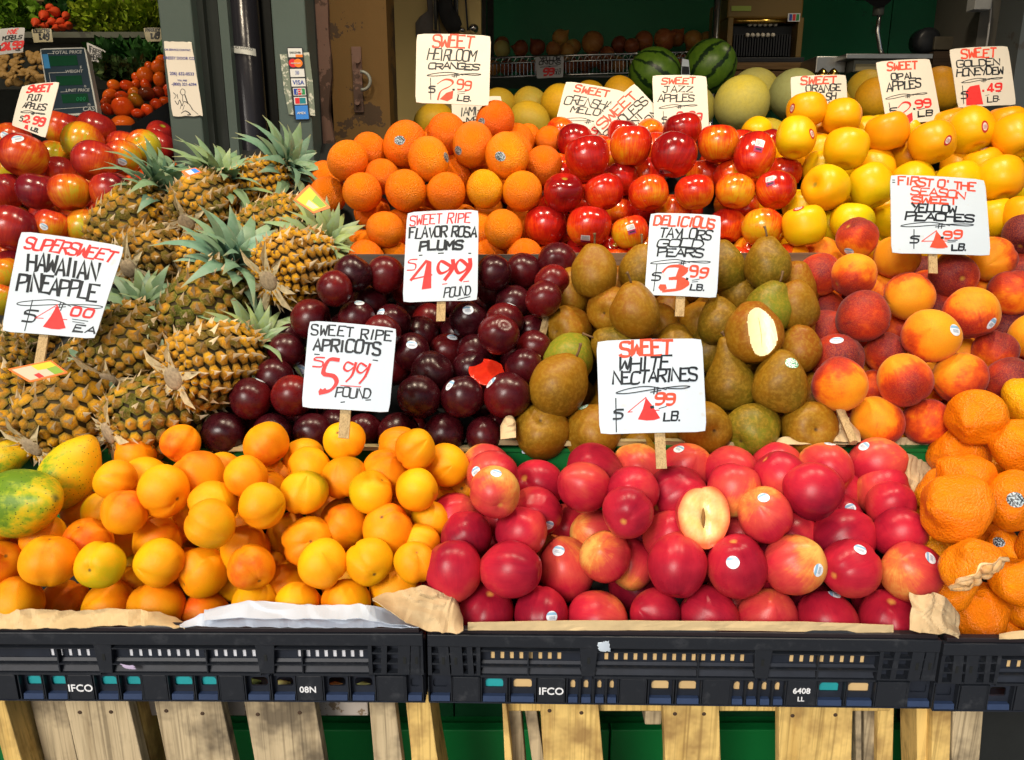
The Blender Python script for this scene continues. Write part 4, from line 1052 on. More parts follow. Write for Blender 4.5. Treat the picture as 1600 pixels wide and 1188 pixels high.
mx = nt.nodes.new('ShaderNodeMix'); mx.data_type = 'RGBA'; nt.links.new(rp_.outputs[0], mx.inputs[0]); bs = nt.nodes['Principled BSDF']; nt.links.new(bs.inputs['Base Color'].links[0].from_socket, mx.inputs[6]); mx.inputs[7].default_value = (.7, .12, .04, 1); nt.links.new(mx.outputs[2], bs.inputs['Base Color'])
def wav_n(v): return -.13 * gs(v.y, .13) * gs(v.z + .1, .5) + .05 * gs(v.y - .35, .2) + .02 * math.sin(v.z * 9 + v.y * 4)
mesh_half = fruit_mesh('nectarine', 5, cut=((1, 0, 0), .12, wav_n), mats=[FM['nectarine'], flesh_n])
def pit(ob):
    m = MB(); m.tube([(.0, -.03, -.5), (.03, -.02, -.3), (.05, 0, -.05), (.04, .02, .2), (.0, .05, .42)], [.01, .045, .075, .05, .01], 8)
    m.build('pit_hollow', plain('pit_brown', (.25, .12, .03), .8), ob, True)
flesh_p = cream('pear_flesh', (.86, .78, .42), (.9, .84, .5))
mesh_pearcut = fruit_mesh('pear', 4, cut=((1, 0, .1), .66, lambda v: .75 * v.y ** 2), mats=[FM['pear'], flesh_p])
def pearline(ob):
    m = MB(); m.tube([(.715, .0, -.55), (.672, .02, -.1), (.628, .0, .35), (.612, -.02, .5)], [.006, .012, .012, .006], 6)
    m.build('core_line', plain('core_line', (.35, .3, .1), .7), ob, True)
flesh_pl = cream('plum_flesh', (.66, .02, .008), (.78, .04, .012), .18)
mesh_plumcut = fruit_mesh('plum', 6, cut=((1, 0, 0), -.12, lambda v: .06 * math.sin(v.y * 3 + 1)), mats=[FM['plum'], flesh_pl])

# ---- apricots
W1 = (0, 640, 3.493); W2 = (340, 640, 3.493)
apr = [(*W1, [
    (620, 853, 132, 290, dict(c=.45, a=.2, d=(-.8, .2, .3))), (868, 1104, 88, 292, dict(c=.72)), (1105, 1222, 232, 320, dict(hr=1)), (920, 1240, 222, 425, dict(c=.62)),
    (1228, 1452, 250, 400, dict(c=.58)), (645, 918, 262, 450, dict(c=.55)), (540, 722, 275, 455, dict(c=.5, h=.2)),
    (752, 1042, 305, 580, dict(c=.48, h=1.2, d=(.5, -.2, .3), a=1.2)), (1028, 1298, 390, 560, dict(c=.4)), (1243, 1425, 366, 490, dict(c=.2, s=(1372, 415))),
    (1300, 1560, 400, 650, dict(c=.38, h=1.1)), (413, 565, 438, 600, dict(hl=1)), (480, 655, 448, 610), (548, 815, 443, 678, dict(c=.66, h=.9)),
    (722, 1002, 578, 765, dict(c=.55)), (1000, 1283, 487, 760, dict(c=.4, h=1.1)), (120, 360, 583, 745, dict(c=.55)), (337, 612, 592, 805, dict(c=.72, d=(-.1, .75, .5))),
    (1195, 1482, 628, 815, dict(c=.62)), (-160, 95, 490, 745, dict(c=.5)), (115, 418, 680, 970, dict(c=.5, a=.45, d=(.1, .9, .1), h=.9)),
    (420, 684, 715, 980, dict(c=.02, s=(545, 852), h=1, t='yellow apricot with its dark stem end facing out')), (675, 770, 740, 870), (728, 1020, 705, 957, dict(c=.45, a=1.0)),
    (958, 1250, 757, 1020, dict(c=.42, s=(1012, 950), a=.3)), (1240, 1504, 735, 987, dict(c=.66, h=.8)), (-140, 130, 720, 950, dict(c=.7)), (-60, 110, 650, 760, dict(c=.8)),
    (655, 780, 855, 980), (-60, 236, 915, 1100, dict(h=.3)), (210, 497, 923, 1105, dict(h=.3, c=.66)), (450, 744, 935, 1105, dict(h=.3, c=.55)), (700, 1012, 930, 1138, dict(h=.3)),
    (973, 1264, 1002, 1142, dict(h=.2)), (1262, 1517, 943, 1060, dict(h=.3)), (1270, 1350, 560, 650), (930, 1030, 520, 620)]),
    (*W2, [
    (138, 398, 72, 305, dict(c=.55, a=.0, d=(.55, -.6, .1), h=1, t='orange apricot with a deep seam facing up')), (355, 592, 152, 300, dict(c=.55)), (375, 628, 203, 385, dict(c=.5, s=(392, 335))),
    (573, 805, 66, 275, dict(c=.25, s=(668, 112), a=0, h=1, t='golden apricot with a brown stem end below the sign stick')), (873, 1052, 88, 260, dict(c=.5, hr=1)), (972, 1190, 110, 330, dict(c=.55, h=1)),
    (1145, 1362, 188, 420, dict(c=.55)), (348, 604, 332, 575, dict(c=.25, h=.9)), (575, 812, 250, 487, dict(c=.6)), (770, 1052, 225, 477, dict(c=.58)), (710, 965, 335, 575, dict(c=.3, h=1.2)),
    (980, 1194, 322, 552, dict(c=.5)), (1236, 1382, 313, 515, dict(c=.45, hr=1)), (260, 386, 333, 440, dict(hl=1)), (260, 380, 272, 372), (280, 484, 560, 797, dict(c=.6)),
    (350, 632, 583, 852, dict(c=.55, s=(545, 697))), (570, 812, 510, 762, dict(c=.6)), (922, 1072, 476, 640, dict(hl=1)), (778, 1070, 526, 787, dict(c=.6, s=(905, 556))), (1074, 1260, 495, 668),
    (1056, 1226, 623, 790, dict(hl=1)), (1188, 1256, 420, 505), (440, 708, 708, 968, dict(c=.45, h=.9)), (700, 964, 693, 960, dict(c=.22, s=(880, 890), h=.6)), (962, 1188, 726, 945, dict(c=.45, s=(1100, 750))),
    (826, 1120, 843, 1045, dict(c=.6)), (280, 378, 770, 900), (280, 478, 845, 978), (620, 745, 860, 960), (310, 570, 940, 1062, dict(h=.3)), (567, 835, 928, 1080, dict(h=.3)),
    (536, 645, 460, 570), (640, 715, 480, 545)])]
do_bin('apricot', 'the apricot crate', 'apricots heaped in the front left crate', PL_FRONT, apr, 74, .95, blush=(.35, .68), dmin=.842, dmax=1.068, fill=(lambda t: -.7 if t < .25 else -.53, lambda t: -.12 + .03 * t, -1.75))

# ---- white nectarines
W3 = (660, 660, 3.493); W4 = (1040, 660, 3.493)
nec = [(*W3, [
    (242, 442, 114, 300, dict(c=.2)), (256, 516, 144, 310, dict(c=.5, k=(290, 268), ka=.5)), (256, 534, 232, 523, dict(c=.12, s=(430, 440), k=(402, 276), h=1.1, t='peachy nectarine with its pale stem end and a sticker')),
    (513, 750, 197, 440, dict(c=.45)), (812, 1052, 113, 310, dict(c=.5)), (750, 1020, 207, 500, dict(c=.55, h=.8)), (1052, 1306, 121, 310, dict(c=.22)), (1018, 1280, 230, 430, dict(c=.7)),
    (983, 1259, 350, 635, dict(c=.42, s=(1078, 525), h=1.1)), (1260, 1460, 362, 550, dict(c=.55)), (128, 300, 383, 560, dict(c=.45, hl=1)), (520, 724, 349, 582, dict(c=.42, k=(692, 563))),
    (690, 872, 440, 655, dict(c=.26)), (876, 1022, 473, 655, dict(c=.3)), (98, 384, 488, 760, dict(c=.66)), (388, 687, 457, 745, dict(c=.6, k=(404, 655), h=.5)), (875, 1124, 587, 800, dict(c=.28)),
    (658, 802, 600, 740, dict(c=.3)), (1120, 1272, 632, 835, dict(c=.32, hl=1)), (1130, 1272, 540, 690, dict(c=.8)), (1258, 1432, 483, 672, dict(c=.45)),
    (18, 322, 634, 964, dict(c=.5, h=1, sb=0, d=(-.1, .8, -.4), t='crimson nectarine fading to peach at its tip')), (338, 632, 638, 966, dict(c=.45, h=1)), (636, 940, 641, 972, dict(c=.42, k=(742, 701), h=1.1)),
    (898, 1124, 713, 1002, dict(c=.5)), (1125, 1292, 768, 967, dict(c=.75, hl=1)), (1240, 1545, 618, 952, dict(c=.42, h=1)), (600, 705, 840, 930, dict(c=.8)), (190, 500, 883, 1108, dict(c=.48, h=.5, s=(372, 905))),
    (506, 794, 898, 1092, dict(c=.55, h=.5, k=(707, 1062))), (795, 1100, 918, 1092, dict(c=.45, h=.5)), (1106, 1402, 903, 1097, dict(c=.72, h=.5, k=(1222, 1085)))]),
    (*W4, [
    (63, 342, 353, 670, dict(c=.35, h=1.3, mesh=mesh_half, q=local_q((.12, .12, 1), (-.05, 1, 0)), extra=pit, t='halved nectarine showing cream flesh and stone hollow')),
    (-8, 224, 108, 310, dict(c=.42, k=(72, 145))), (-95, 225, 236, 400, dict(c=.45)), (226, 487, 120, 300, dict(c=.55)), (235, 507, 218, 372, dict(c=.3)), (488, 737, 110, 260, dict(c=.2)),
    (505, 752, 158, 357, dict(c=.48, h=.3)), (750, 1007, 108, 290, dict(c=.26, k=(897, 117))), (1008, 1290, 78, 310, dict(c=.36, k=(1082, 130))), (1045, 1325, 224, 450, dict(c=.48)),
    (268, 447, 341, 480, dict(c=.85)), (548, 668, 332, 420), (653, 965, 224, 532, dict(c=.66, h=1.1, t='dark crimson nectarine perched highest on the heap')), (863, 1047, 234, 430, dict(c=.4)),
    (925, 1072, 388, 565, dict(c=.75, k=(1010, 468), hl=1)), (1088, 1372, 325, 582, dict(c=.38)), (328, 462, 473, 630, dict(c=.45)), (388, 702, 358, 652, dict(c=.34, k=(535, 410), h=1)),
    (664, 814, 495, 672, dict(c=.7, hl=1)), (818, 1132, 468, 742, dict(c=.52)), (1128, 1427, 463, 742, dict(c=.8)), (228, 542, 616, 957, dict(c=.46, k=(367, 765), h=1)),
    (545, 854, 618, 948, dict(c=.16, k=(835, 808), h=1, ka=1.2)), (856, 1166, 636, 965, dict(c=.36, k=(1064, 694), h=1)), (1178, 1506, 656, 978, dict(c=.34, k=(1446, 740), h=1, ka=.9)),
    (500, 600, 640, 720, dict(c=.85)), (712, 905, 870, 960, dict(c=.75)), (1130, 1230, 850, 930, dict(c=.7)), (-60, 78, 905, 1092, dict(c=.7, h=.5, hl=1)), (80, 388, 898, 1097, dict(c=.42, h=.5)),
    (395, 710, 905, 1097, dict(c=.45, h=.5)), (710, 1040, 925, 1107, dict(c=.38, h=.5, k=(922, 938))), (1054, 1375, 923, 1147, dict(c=.45, h=.5, s=(1200, 945)))])]
do_bin('nectarine', 'the nectarine crate', 'white nectarines in the middle front crate', PL_FRONT, nec, 84, 1.05, blush=(.4, .7), srad=.125, dmin=.842, dmax=1.068,
       fill=(lambda t: -.09 + .02 * t, lambda t: .47 - .02 * t, -1.8))

# ---- plums
V6 = (400, 340, 3.3); V7 = (800, 340, 3.3)
plu = [(*V6, [
    (413, 587, 192, 300), (575, 762, 198, 357, dict(c=.3)), (308, 503, 278, 457, dict(h=.8)), (428, 562, 256, 372), (500, 667, 348, 477), (426, 614, 425, 547, dict(k=(533, 438), sk='oval')), (178, 392, 422, 632, dict(h=.7)),
    (683, 775, 285, 452, dict(hr=1)), (630, 778, 445, 560, dict(k=(640, 490))), (556, 748, 498, 600, dict(c=.35)), (798, 942, 443, 540, dict(hr=1, c=.35)), (752, 942, 508, 645), (56, 252, 595, 742), (130, 202, 540, 640),
    (3, 192, 728, 862, dict(h=.2)), (190, 300, 700, 800, dict(c=.2, k=(230, 785))), (-138, 82, 828, 1042, dict(k=(22, 838), sk='oval', h=.5)), (78, 300, 808, 1030, dict(c=.3, h=.5)), (718, 887, 596, 742, dict(k=(803, 655), sk='oval', hr=1)),
    (886, 1082, 595, 722, dict(k=(1012, 616), sk='oval')), (938, 1012, 508, 622, dict(hr=1)), (998, 1192, 428, 622, dict(k=(1094, 476), h=1, s=(1103, 575))), (1141, 1358, 495, 707, dict(c=.4, h=1.1, a=.3, s=(1285, 555), t='shiny plum with a puckered stem hollow')),
    (1188, 1377, 437, 572, dict(k=(1318, 446), sk='oval')), (1146, 1288, 278, 442), (1150, 1303, 190, 288), (1286, 1472, 183, 370, dict(h=.6)), (1353, 1514, 582, 752, dict(c=.35)), (1278, 1478, 674, 867, dict(h=.3)),
    (1280, 1372, 348, 452), (698, 802, 698, 862, dict(hl=1, c=.35)), (796, 1023, 688, 852), (1023, 1192, 683, 832), (1088, 1162, 600, 690), (728, 956, 812, 1042, dict(h=.9)), (953, 1172, 812, 1037, dict(k=(998, 863), sk='tall', ka=-.4, h=.9)),
    (1172, 1420, 793, 1040, dict(k=(1210, 850), sk='tall', ka=-.5, h=1.1)), (188, 394, 1008, 1157), (-20, 197, 1008, 1132), (345, 445, 985, 1062), (483, 632, 1008, 1152, dict(k=(492, 1023))), (623, 852, 1008, 1120), (858, 1082, 1008, 1182, dict(h=.2)),
    (1078, 1272, 1028, 1177, dict(h=.2)), (-280, -50, 1000, 1182), (300, 500, 760, 1000, dict(h=-.5)), (500, 700, 800, 1000, dict(h=-.5)),
    (1190, 1300, 1000, 1060), (1380, 1470, 500, 585), (1100, 1190, 640, 700, dict(c=.2)),
    (1090, 1290, 690, 880, dict(mesh=mesh_plumcut, q=local_q((.1, .75, .75), (.9, .3, 0)), c=.15, h=1.1, asp=.7, free=1, t='cut plum wedge showing bright red flesh'))]),
    (*V7, [(143, 327, 128, 282, dict(h=.5)), (143, 274, 242, 362, dict(c=.2)), (75, 252, 328, 512, dict(h=.6)), (-20, 47, 370, 500), (50, 148, 505, 600)])]
do_bin('plum', 'the plum heap', 'dark plums heaped in the middle tier', PL_MID, plu, 64, .98, dmin=1.05, dmax=1.32, blush=(.4, .85), srad=.17,
       fill=(lambda t: -.41 + .2 * t, lambda t: .0 + .03 * t, -1.75))

# ---- pears
U = (0, 1, .1)
pea = [(*V7, [
    (314, 530, 142, 390, dict(d=(.02, 1, .15), c=.62)), (555, 700, 145, 362, dict(d=U, hr=1, c=.6)), (1060, 1197, 122, 352, dict(d=(-.2, 1, .1), hl=1, c=.5)), (1202, 1438, 105, 340, dict(d=(-.1, 1, .15), h=.9, c=.5)),
    (1428, 1500, 228, 320, dict(c=.85, stem=0)), (526, 562, 253, 332, dict(c=.9, stem=0)), (278, 332, 263, 352, dict(stem=0)),
    (248, 434, 348, 512, dict(s=(345, 430), sb=0, d=(.05, -.35, -.9), c=.75, stem=0)), (188, 421, 450, 612, dict(c=.8, d=(.6, .2, -.8), stem=0)), (435, 588, 354, 490, dict(c=.88, d=(.4, .3, -.9), stem=0)), (423, 532, 440, 602, dict(c=.8, stem=0)),
    (503, 763, 346, 597, dict(d=(-.2, 1, .35), h=1, c=.68, pk=.6)), (748, 867, 438, 622, dict(c=.85, hl=1, d=(.3, .2, -1), stem=0)), (738, 858, 398, 465, dict(stem=0)), (875, 1022, 428, 602, dict(c=.88, d=(-.6, .2, -.7), stem=0)),
    (963, 1168, 418, 622, dict(d=(-.1, 1, 0), c=.35)), (1093, 1267, 323, 432, dict(d=(.1, -.8, -.5), c=.5, stem=0)), (1213, 1452, 328, 582, dict(d=(.35, 1, .2), c=.12, h=.2)), (1410, 1500, 323, 422, dict(c=.8, stem=0)), (1438, 1518, 428, 555, dict(c=.8, stem=0)),
    (1440, 1520, 555, 645, dict(c=.8, stem=0)),
    (1108, 1378, 425, 732, dict(mesh=mesh_pearcut, q=local_q((.02, .05, 1), (-.05, 1, 0)), c=.82, h=1.4, extra=pearline, stem=0, t='golden pear with a pale leaf-shaped slice cut away')),
    (1338, 1520, 558, 752, dict(d=(-.5, .8, -.4), c=.55, stem=0)), (413, 662, 543, 642, dict(d=(-.9, .35, .1), c=.4)), (743, 947, 552, 632, dict(c=.6, d=(0, 1, 0), stem=0)), (998, 1132, 552, 722, dict(hl=1, d=(.3, 1, .1), c=.35)),
    (178, 302, 594, 690, dict(c=.7, stem=0)), (178, 432, 585, 792, dict(d=(.5, .5, -.5), c=.0, stem=0, t='speckled green pear behind the plump golden one')), (118, 391, 688, 1007, dict(d=(.5, .85, .1), c=.66, h=1)),
    (998, 1242, 658, 958, dict(d=(-.12, 1, .1), c=.4, h=.9, long=1)), (1248, 1520, 697, 988, dict(d=(.1, .9, .1), c=.52, k=(1445, 750), sk='oval', h=.9, stem=0, pk=.4)), (386, 500, 868, 965, dict(c=.72, hr=1, stem=0)), (97, 192, 868, 985, dict(stem=0)),
    (8, 292, 973, 1152, dict(d=(.05, -.5, -.95), c=.78, h=.3, stem=0, t='golden pear lying with its eye facing out')), (293, 570, 953, 1152, dict(k=(365, 975), c=.7, h=.3, stem=0, d=(.5, .5, -.6), sk='oval')), (573, 722, 1115, 1180, dict(stem=0)),
    (846, 1110, 943, 1167, dict(d=(-.2, .1, -1), c=.8, stem=0)), (1113, 1388, 943, 1170, dict(c=.25, d=(.6, .4, -.6), stem=0, h=.3)), (1380, 1665, 950, 1180, dict(c=.85, d=(.1, -.05, -1), stem=0, h=.4))]),
    (1180, 300, 3.3, [(165, 245, 360, 465, dict(c=.9, stem=0)), (165, 245, 460, 555, dict(c=.9, stem=0)), (185, 285, 555, 670, dict(c=.9, stem=0)), (195, 300, 690, 790, dict(c=.9, stem=0)), (240, 310, 790, 930, dict(c=.9, stem=0)), (250, 330, 930, 1060, dict(stem=0))])]
do_bin('pear', 'the pear heap', 'russet pears heaped in the middle tier', PL_MID, pea, 76, 1.0, stick='g', dmin=1.05, dmax=1.32, blush=(.5, .9), srad=.16,
       fill=(lambda t: .04 + .03 * t, lambda t: .40 + .08 * t, -1.75))

# ---- yellow peaches
V8 = (1180, 300, 3.3)
pch = [(*V8, [
    (411, 638, 138, 332, dict(c=0.47, k=(483, 308), h=.9)), (250, 442, 236, 367, dict(c=0.29)), (235, 432, 313, 472, dict(c=0.34)), (240, 397, 405, 592, dict(c=0.19, k=(287, 443), hr=1)), (386, 624, 318, 542, dict(c=0.34, h=.9)),
    (608, 854, 232, 442, dict(c=0.04, h=.7, t='plain golden-orange peach beside the peach sign')), (828, 912, 328, 415, dict(c=0.69)), (900, 1142, 313, 548, dict(c=0.51, s=(1015, 465), sb=0, d=(.1, -.9, .3), h=.6)), (1095, 1342, 238, 450, dict(c=0.21, k=(1163, 283), h=.8)),
    (1293, 1500, 113, 322, dict(c=0.94)), (1330, 1430, 310, 410, dict(c=0.79)), (1208, 1442, 398, 640, dict(c=0.59, h=.4)), (668, 920, 418, 662, dict(c=0.29, h=.9)), (262, 467, 511, 702, dict(c=0.51)), (274, 462, 606, 792, dict(c=0.69)),
    (608, 707, 418, 512, dict(c=0.29)), (838, 925, 408, 472, dict(c=0.69)), (888, 992, 508, 632, dict(c=0.74)), (1126, 1207, 423, 530, dict(c=0.29)), (972, 1250, 498, 764, dict(c=0.39, k=(1220, 680), sk='tall', h=1.1)),
    (418, 692, 506, 775, dict(c=0.87, h=1.1, t='velvety deep purple peach')), (680, 787, 613, 737, dict(c=0.34)), (774, 1045, 602, 887, dict(c=0.21, k=(1033, 712), h=1.2)), (1238, 1332, 612, 727, dict(c=0.84)), (1120, 1352, 716, 928, dict(c=0.59)),
    (1316, 1545, 628, 862, dict(c=0.34, h=.5)), (286, 562, 733, 918, dict(c=0.54, k=(420, 765), sk='oval')), (566, 787, 728, 932, dict(c=0.51)), (1008, 1120, 738, 852, dict(c=0.14)), (290, 574, 855, 1128, dict(c=0.35, h=1)),
    (548, 662, 918, 1072, dict(c=0.69)), (635, 915, 836, 1112, dict(c=0.34, a=.3, h=1)), (858, 962, 878, 962, dict(c=-0.01)), (918, 1200, 838, 1088, dict(c=0.45, h=.7)), (1193, 1440, 853, 1102, dict(c=0.87, h=.4)),
    (485, 772, 1066, 1300, dict(c=0.39, free=1)), (764, 1008, 1063, 1310, dict(c=0.71, free=1)), (1010, 1230, 1080, 1300, dict(c=0.69, h=-.5))])]
do_bin('peach', 'the peach heap', 'yellow peaches heaped in the right middle tier', PL_MID, pch, 74, .98, dmin=1.05, blush=(.3, .75), srad=.14,
       fill=(lambda t: .44 + .1 * t, lambda t: .8 + .1 * t, -1.75))

# ---- bumpy mandarins
def seg(ob):
    fl = cream('peeled_segments', (.84, .44, .14), (.9, .62, .34), .3); n = Vector((1, 0, -.55)).normalized(); e1 = Vector((0, 1, 0)); e2 = n.cross(e1)
    for i in range(9):
        a = 2 * PI * i / 9; m = MB(); d = e1 * math.cos(a) + e2 * math.sin(a); pts = []; rs = []
        for k in range(8):
            t = k / 7; pts.append(d * (.12 + .72 * t) + n * (-.02 + .14 * math.sin(PI * min(1, t * 1.1)))); rs.append(.02 + .2 * math.sin(PI * min(1, .12 + t * .8)) ** .8 * (.35 + t * .75))
        m.tube(pts, rs, 8); m.build('segment', fl, ob, True)
mesh_sumocut = fruit_mesh('sumo', 5, cut=((1, 0, -.55), .12, lambda v: -.2 * (1 - min(1, v.length_squared)) + .05 * math.sin(v.y * 9) + .04 * math.sin(v.z * 13)), mats=[FM['sumo'], cream('pith', (.85, .6, .35), (.85, .5, .2), .5)])
W5 = (1380, 560, 2.7)
sm = [(*W5, [
    (268, 524, 131, 363, dict(c=.45, s=(320, 296), h=.8)), (511, 680, 93, 272, dict(c=-.1, h=.4)), (188, 452, 294, 482, dict(c=.6)), (213, 472, 405, 562, dict(c=.55)), (135, 222, 483, 622, dict(c=.4, hr=1)),
    (148, 453, 493, 782, dict(c=.5, h=1.2, d=(-.8, .2, .4))), (451, 700, 262, 482, dict(c=.45)), (423, 680, 470, 730, dict(c=.5, k=(560, 597), h=.7)), (385, 502, 678, 785, dict(c=.7)), (440, 602, 730, 870, dict(c=.3, k=(485, 775), sk='oval')),
    (505, 605, 840, 930), (180, 262, 738, 862), (240, 540, 768, 985, dict(c=.4, fix=.07, mesh=mesh_sumocut, q=local_q((.25, -.35, .9), (-.35, .9, .45)), extra=seg, t='torn open mandarin showing its pale segments')),
    (558, 800, 695, 868, dict(c=.4)), (238, 530, 945, 1183, dict(c=.5, h=.2, d=(-.6, .5, .3))), (513, 780, 918, 1163, dict(c=.3, h=.6)), (250, 330, 860, 960, dict(h=-.6)), (560, 700, 400, 500, dict(h=-.6))])]
do_bin('sumo', 'the mandarin crate', 'bumpy mandarins in the right front crate', PL_SUMO, sm, 92, .9, stick='b', blush=(.2, .7), srad=.15, dmin=.835, dmax=1.15,
       fill=(lambda t: .52 + .06 * t, lambda t: .8 + .1 * t, -1.8))

# ---- heirloom oranges
V2 = (460, 0, 3.6)
orn = [(*V2, [
    (331, 509, 750, 882, dict(s=(430, 765), c=.6)), (186, 415, 796, 1017, dict(s=(258, 985), h=.6, c=.6)), (510, 732, 681, 932, dict(k=(592, 790), h=.6)), (760, 952, 638, 867, dict(c=.8, s=(860, 648), h=.3)),
    (646, 864, 773, 1017, dict(k=(856, 885), h=1, c=.45)), (898, 1110, 691, 937, dict(k=(920, 848), h=.9, c=.55)), (1038, 1220, 568, 792, dict(k=(1050, 688), h=.2, c=.9)), (1085, 1307, 748, 1007, dict(k=(1158, 880), h=1.2, c=.5)),
    (1203, 1345, 692, 852, dict(hl=1, c=.7)), (1153, 1317, 744, 872, dict(c=.7)), (1308, 1492, 823, 965, dict(c=.75)), (1298, 1432, 886, 1062, dict(hl=1, c=.7)), (458, 577, 818, 947, dict(hl=1)), (384, 457, 826, 925, dict()),
    (400, 584, 897, 1092, dict(c=.7)), (265, 499, 976, 1188, dict(c=.75, h=.7)), (515, 737, 958, 1190, dict(c=.6, h=.7)), (743, 967, 972, 1190, dict(c=.6, h=.7)), (968, 1174, 958, 1172, dict(c=.1, h=.7)),
    (1171, 1394, 964, 1190, dict(c=.45, h=.8, d=(.2, -.6, .75))), (588, 682, 903, 975), (868, 942, 848, 912), (853, 994, 903, 1037, dict(hl=1)), (1025, 1117, 898, 967), (730, 765, 745, 790), (93, 252, 908, 1052, dict(c=.7)), (108, 267, 998, 1152, dict(c=.7)),
    (395, 480, 1090, 1188)]),
    (*V6, [(483, 652, 118, 195, dict(s=(545, 135), c=.8)), (663, 762, 123, 192), (563, 768, -30, 157, dict(c=.7, h=.2)), (1178, 1372, -40, 161, dict(c=.55, h=.4)), (1148, 1262, 113, 187), (1298, 1472, 111, 190, dict(s=(1392, 122), c=.7)),
           (500, 600, 60, 130), (1120, 1180, -30, 100), (700, 770, -40, 60)]),
    (640, 160, 4.95, [(330, 500, 795, 850, dict(s=(425, 828), c=.5)), (20, 180, 815, 850)])]
do_bin('orange', 'the orange pyramid', 'heirloom oranges stacked in the top tier', PL_TOP, orn, 61, 1.04, stick='b', dmin=1.335, blush=(.4, .85), srad=.15, skind='oval',
       fill=(lambda t: -.3 + .1 * t, lambda t: .04 + .04 * t, -1.75))

# ---- red apples
V3 = (760, 0, 3.6); V4 = (1160, 0, 3.6)
jaz = [(*V3, [
    (996, 1214, 626, 800, dict(c=0.70, h=.2)), (700, 924, 698, 942, dict(c=0.50, h=.8)), (442, 692, 758, 1012, dict(c=0.58, h=.9)), (928, 1182, 743, 1002, dict(c=0.68, k=(1003, 965), h=1)), (1190, 1420, 695, 922, dict(c=0.48, h=.7)),
    (1400, 1612, 743, 1007, dict(c=0.58, k=(1535, 820), h=1)), (438, 557, 698, 842, dict(c=0.68)), (310, 550, 983, 1188, dict(c=0.74, h=.8, s=(440, 1000))), (543, 780, 971, 1190, dict(c=0.70, h=.7)), (790, 1037, 986, 1190, dict(c=0.56, h=.7)),
    (1055, 1284, 978, 1187, dict(c=0.30, h=.7)), (1286, 1510, 973, 1182, dict(c=0.34, h=.7)), (688, 812, 913, 1052, dict(c=0.68)), (826, 987, 888, 1007, dict(c=0.58)), (1158, 1292, 891, 1002), (1308, 1452, 895, 1012, dict(c=0.43)),
    (348, 492, 916, 1022, dict(c=0.43)), (665, 740, 785, 930), (920, 990, 750, 850), (1410, 1470, 735, 800), (1030, 1070, 1090, 1188)]),
    (*V4, [(73, 305, 960, 1180, dict(c=0.63, k=(155, 1018), h=.8)), (193, 332, 878, 1012, dict(c=0.38, hl=1)), (143, 232, 720, 860, dict(c=0.48, hl=1))]),
    (*V7, [(60, 284, 0, 147, dict(c=0.58, ct=1)), (280, 512, 0, 157, dict(c=0.50, k=(378, 115), h=.4, ct=1)), (511, 707, 0, 168, dict(c=0.28, k=(615, 60), h=.4, ct=1)), (1040, 1177, 0, 135, dict(c=0.58, ct=1)), (1183, 1397, 0, 154, dict(c=0.33, h=.3, ct=1)),
           (250, 355, 130, 182), (470, 602, 145, 182), (1130, 1230, 145, 182, dict(c=0.38)), (720, 900, -10, 60, dict(c=0.58)), (1390, 1450, 130, 170, dict(c=0.38))]),
    ]
do_bin('jazz', 'the red apple pyramid', 'red apples stacked in the top tier', PL_TOP, jaz, 64, .96, stick='j', dmin=1.335, blush=(.35, .65), srad=.17, skind='rect',
       fill=(lambda t: .06 + .04 * t, lambda t: .42 + .04 * t, -1.75))

# ---- golden apples
V9 = (1200, 120, 4.0)
opl = [(*V4, [
    (246, 477, 515, 722, dict(k=(280, 610), c=.85, h=.4)), (445, 675, 563, 762, dict(c=.85, h=.3)), (195, 409, 663, 887, dict(k=(392, 753), c=.6, h=.9)), (456, 710, 718, 952, dict(c=.5, h=1)), (695, 935, 628, 855, dict(c=.82, h=.7)),
    (941, 1197, 683, 921, dict(k=(1157, 790), c=.72, h=1)), (1158, 1404, 610, 860, dict(k=(1365, 712), c=.5, h=.6)), (1383, 1587, 595, 752, dict(c=.75)), (1426, 1640, 643, 892, dict(c=.82, h=.8)), (1258, 1452, 830, 962, dict(k=(1360, 838), c=.75, sk='oval')),
    (1320, 1580, 878, 1127, dict(c=.75, h=.8)), (1093, 1332, 906, 1012, dict(c=.2)), (843, 1077, 913, 1002, dict(c=.4)), (808, 962, 833, 972, dict(c=.25)), (608, 835, 923, 1167, dict(c=.3, h=.7)), (338, 602, 933, 1177, dict(c=.6, h=.8, s=(360, 1050))),
    (343, 482, 848, 982, dict(hr=1)), (395, 480, 750, 845), (688, 810, 843, 947, dict(c=.9)), (1173, 1277, 833, 912, dict(c=.8)), (655, 730, 655, 740), (1370, 1440, 740, 850), (1120, 1200, 610, 690, dict(c=.8)), (300, 372, 1068, 1152, dict(c=.3)), (920, 950, 780, 840), (1570, 1650, 880, 990, dict(c=.3))]),
    (*V9, [(92, 363, 800, 1063, dict(k=(190, 822), c=.55, sk='oval', h=.8)), (385, 668, 787, 1030, dict(c=.35)), (668, 790, 785, 1020, dict(c=.5, hr=1)), (1310, 1512, 757, 1005, dict(c=.4, hl=1)), (1495, 1700, 737, 930, dict(c=.7, h=.5)), (360, 440, 830, 1010, dict(c=.1)),
           (170, 250, 700, 800), (90, 200, 1040, 1090, dict(c=.8)), (780, 1330, 1000, 1010, dict(h=-1.2)), (1570, 1660, 600, 700, dict(c=.3))])]
opl[1][3].pop(8)
do_bin('opal', 'the golden apple pyramid', 'golden apples stacked in the top tier', PL_TOP, opl, 66, .97, stick='r', dmin=1.335, blush=(.4, .8), srad=.15, skind='tall',
       fill=(lambda t: .44 + .05 * t, lambda t: .88 + .1 * t, -1.75))

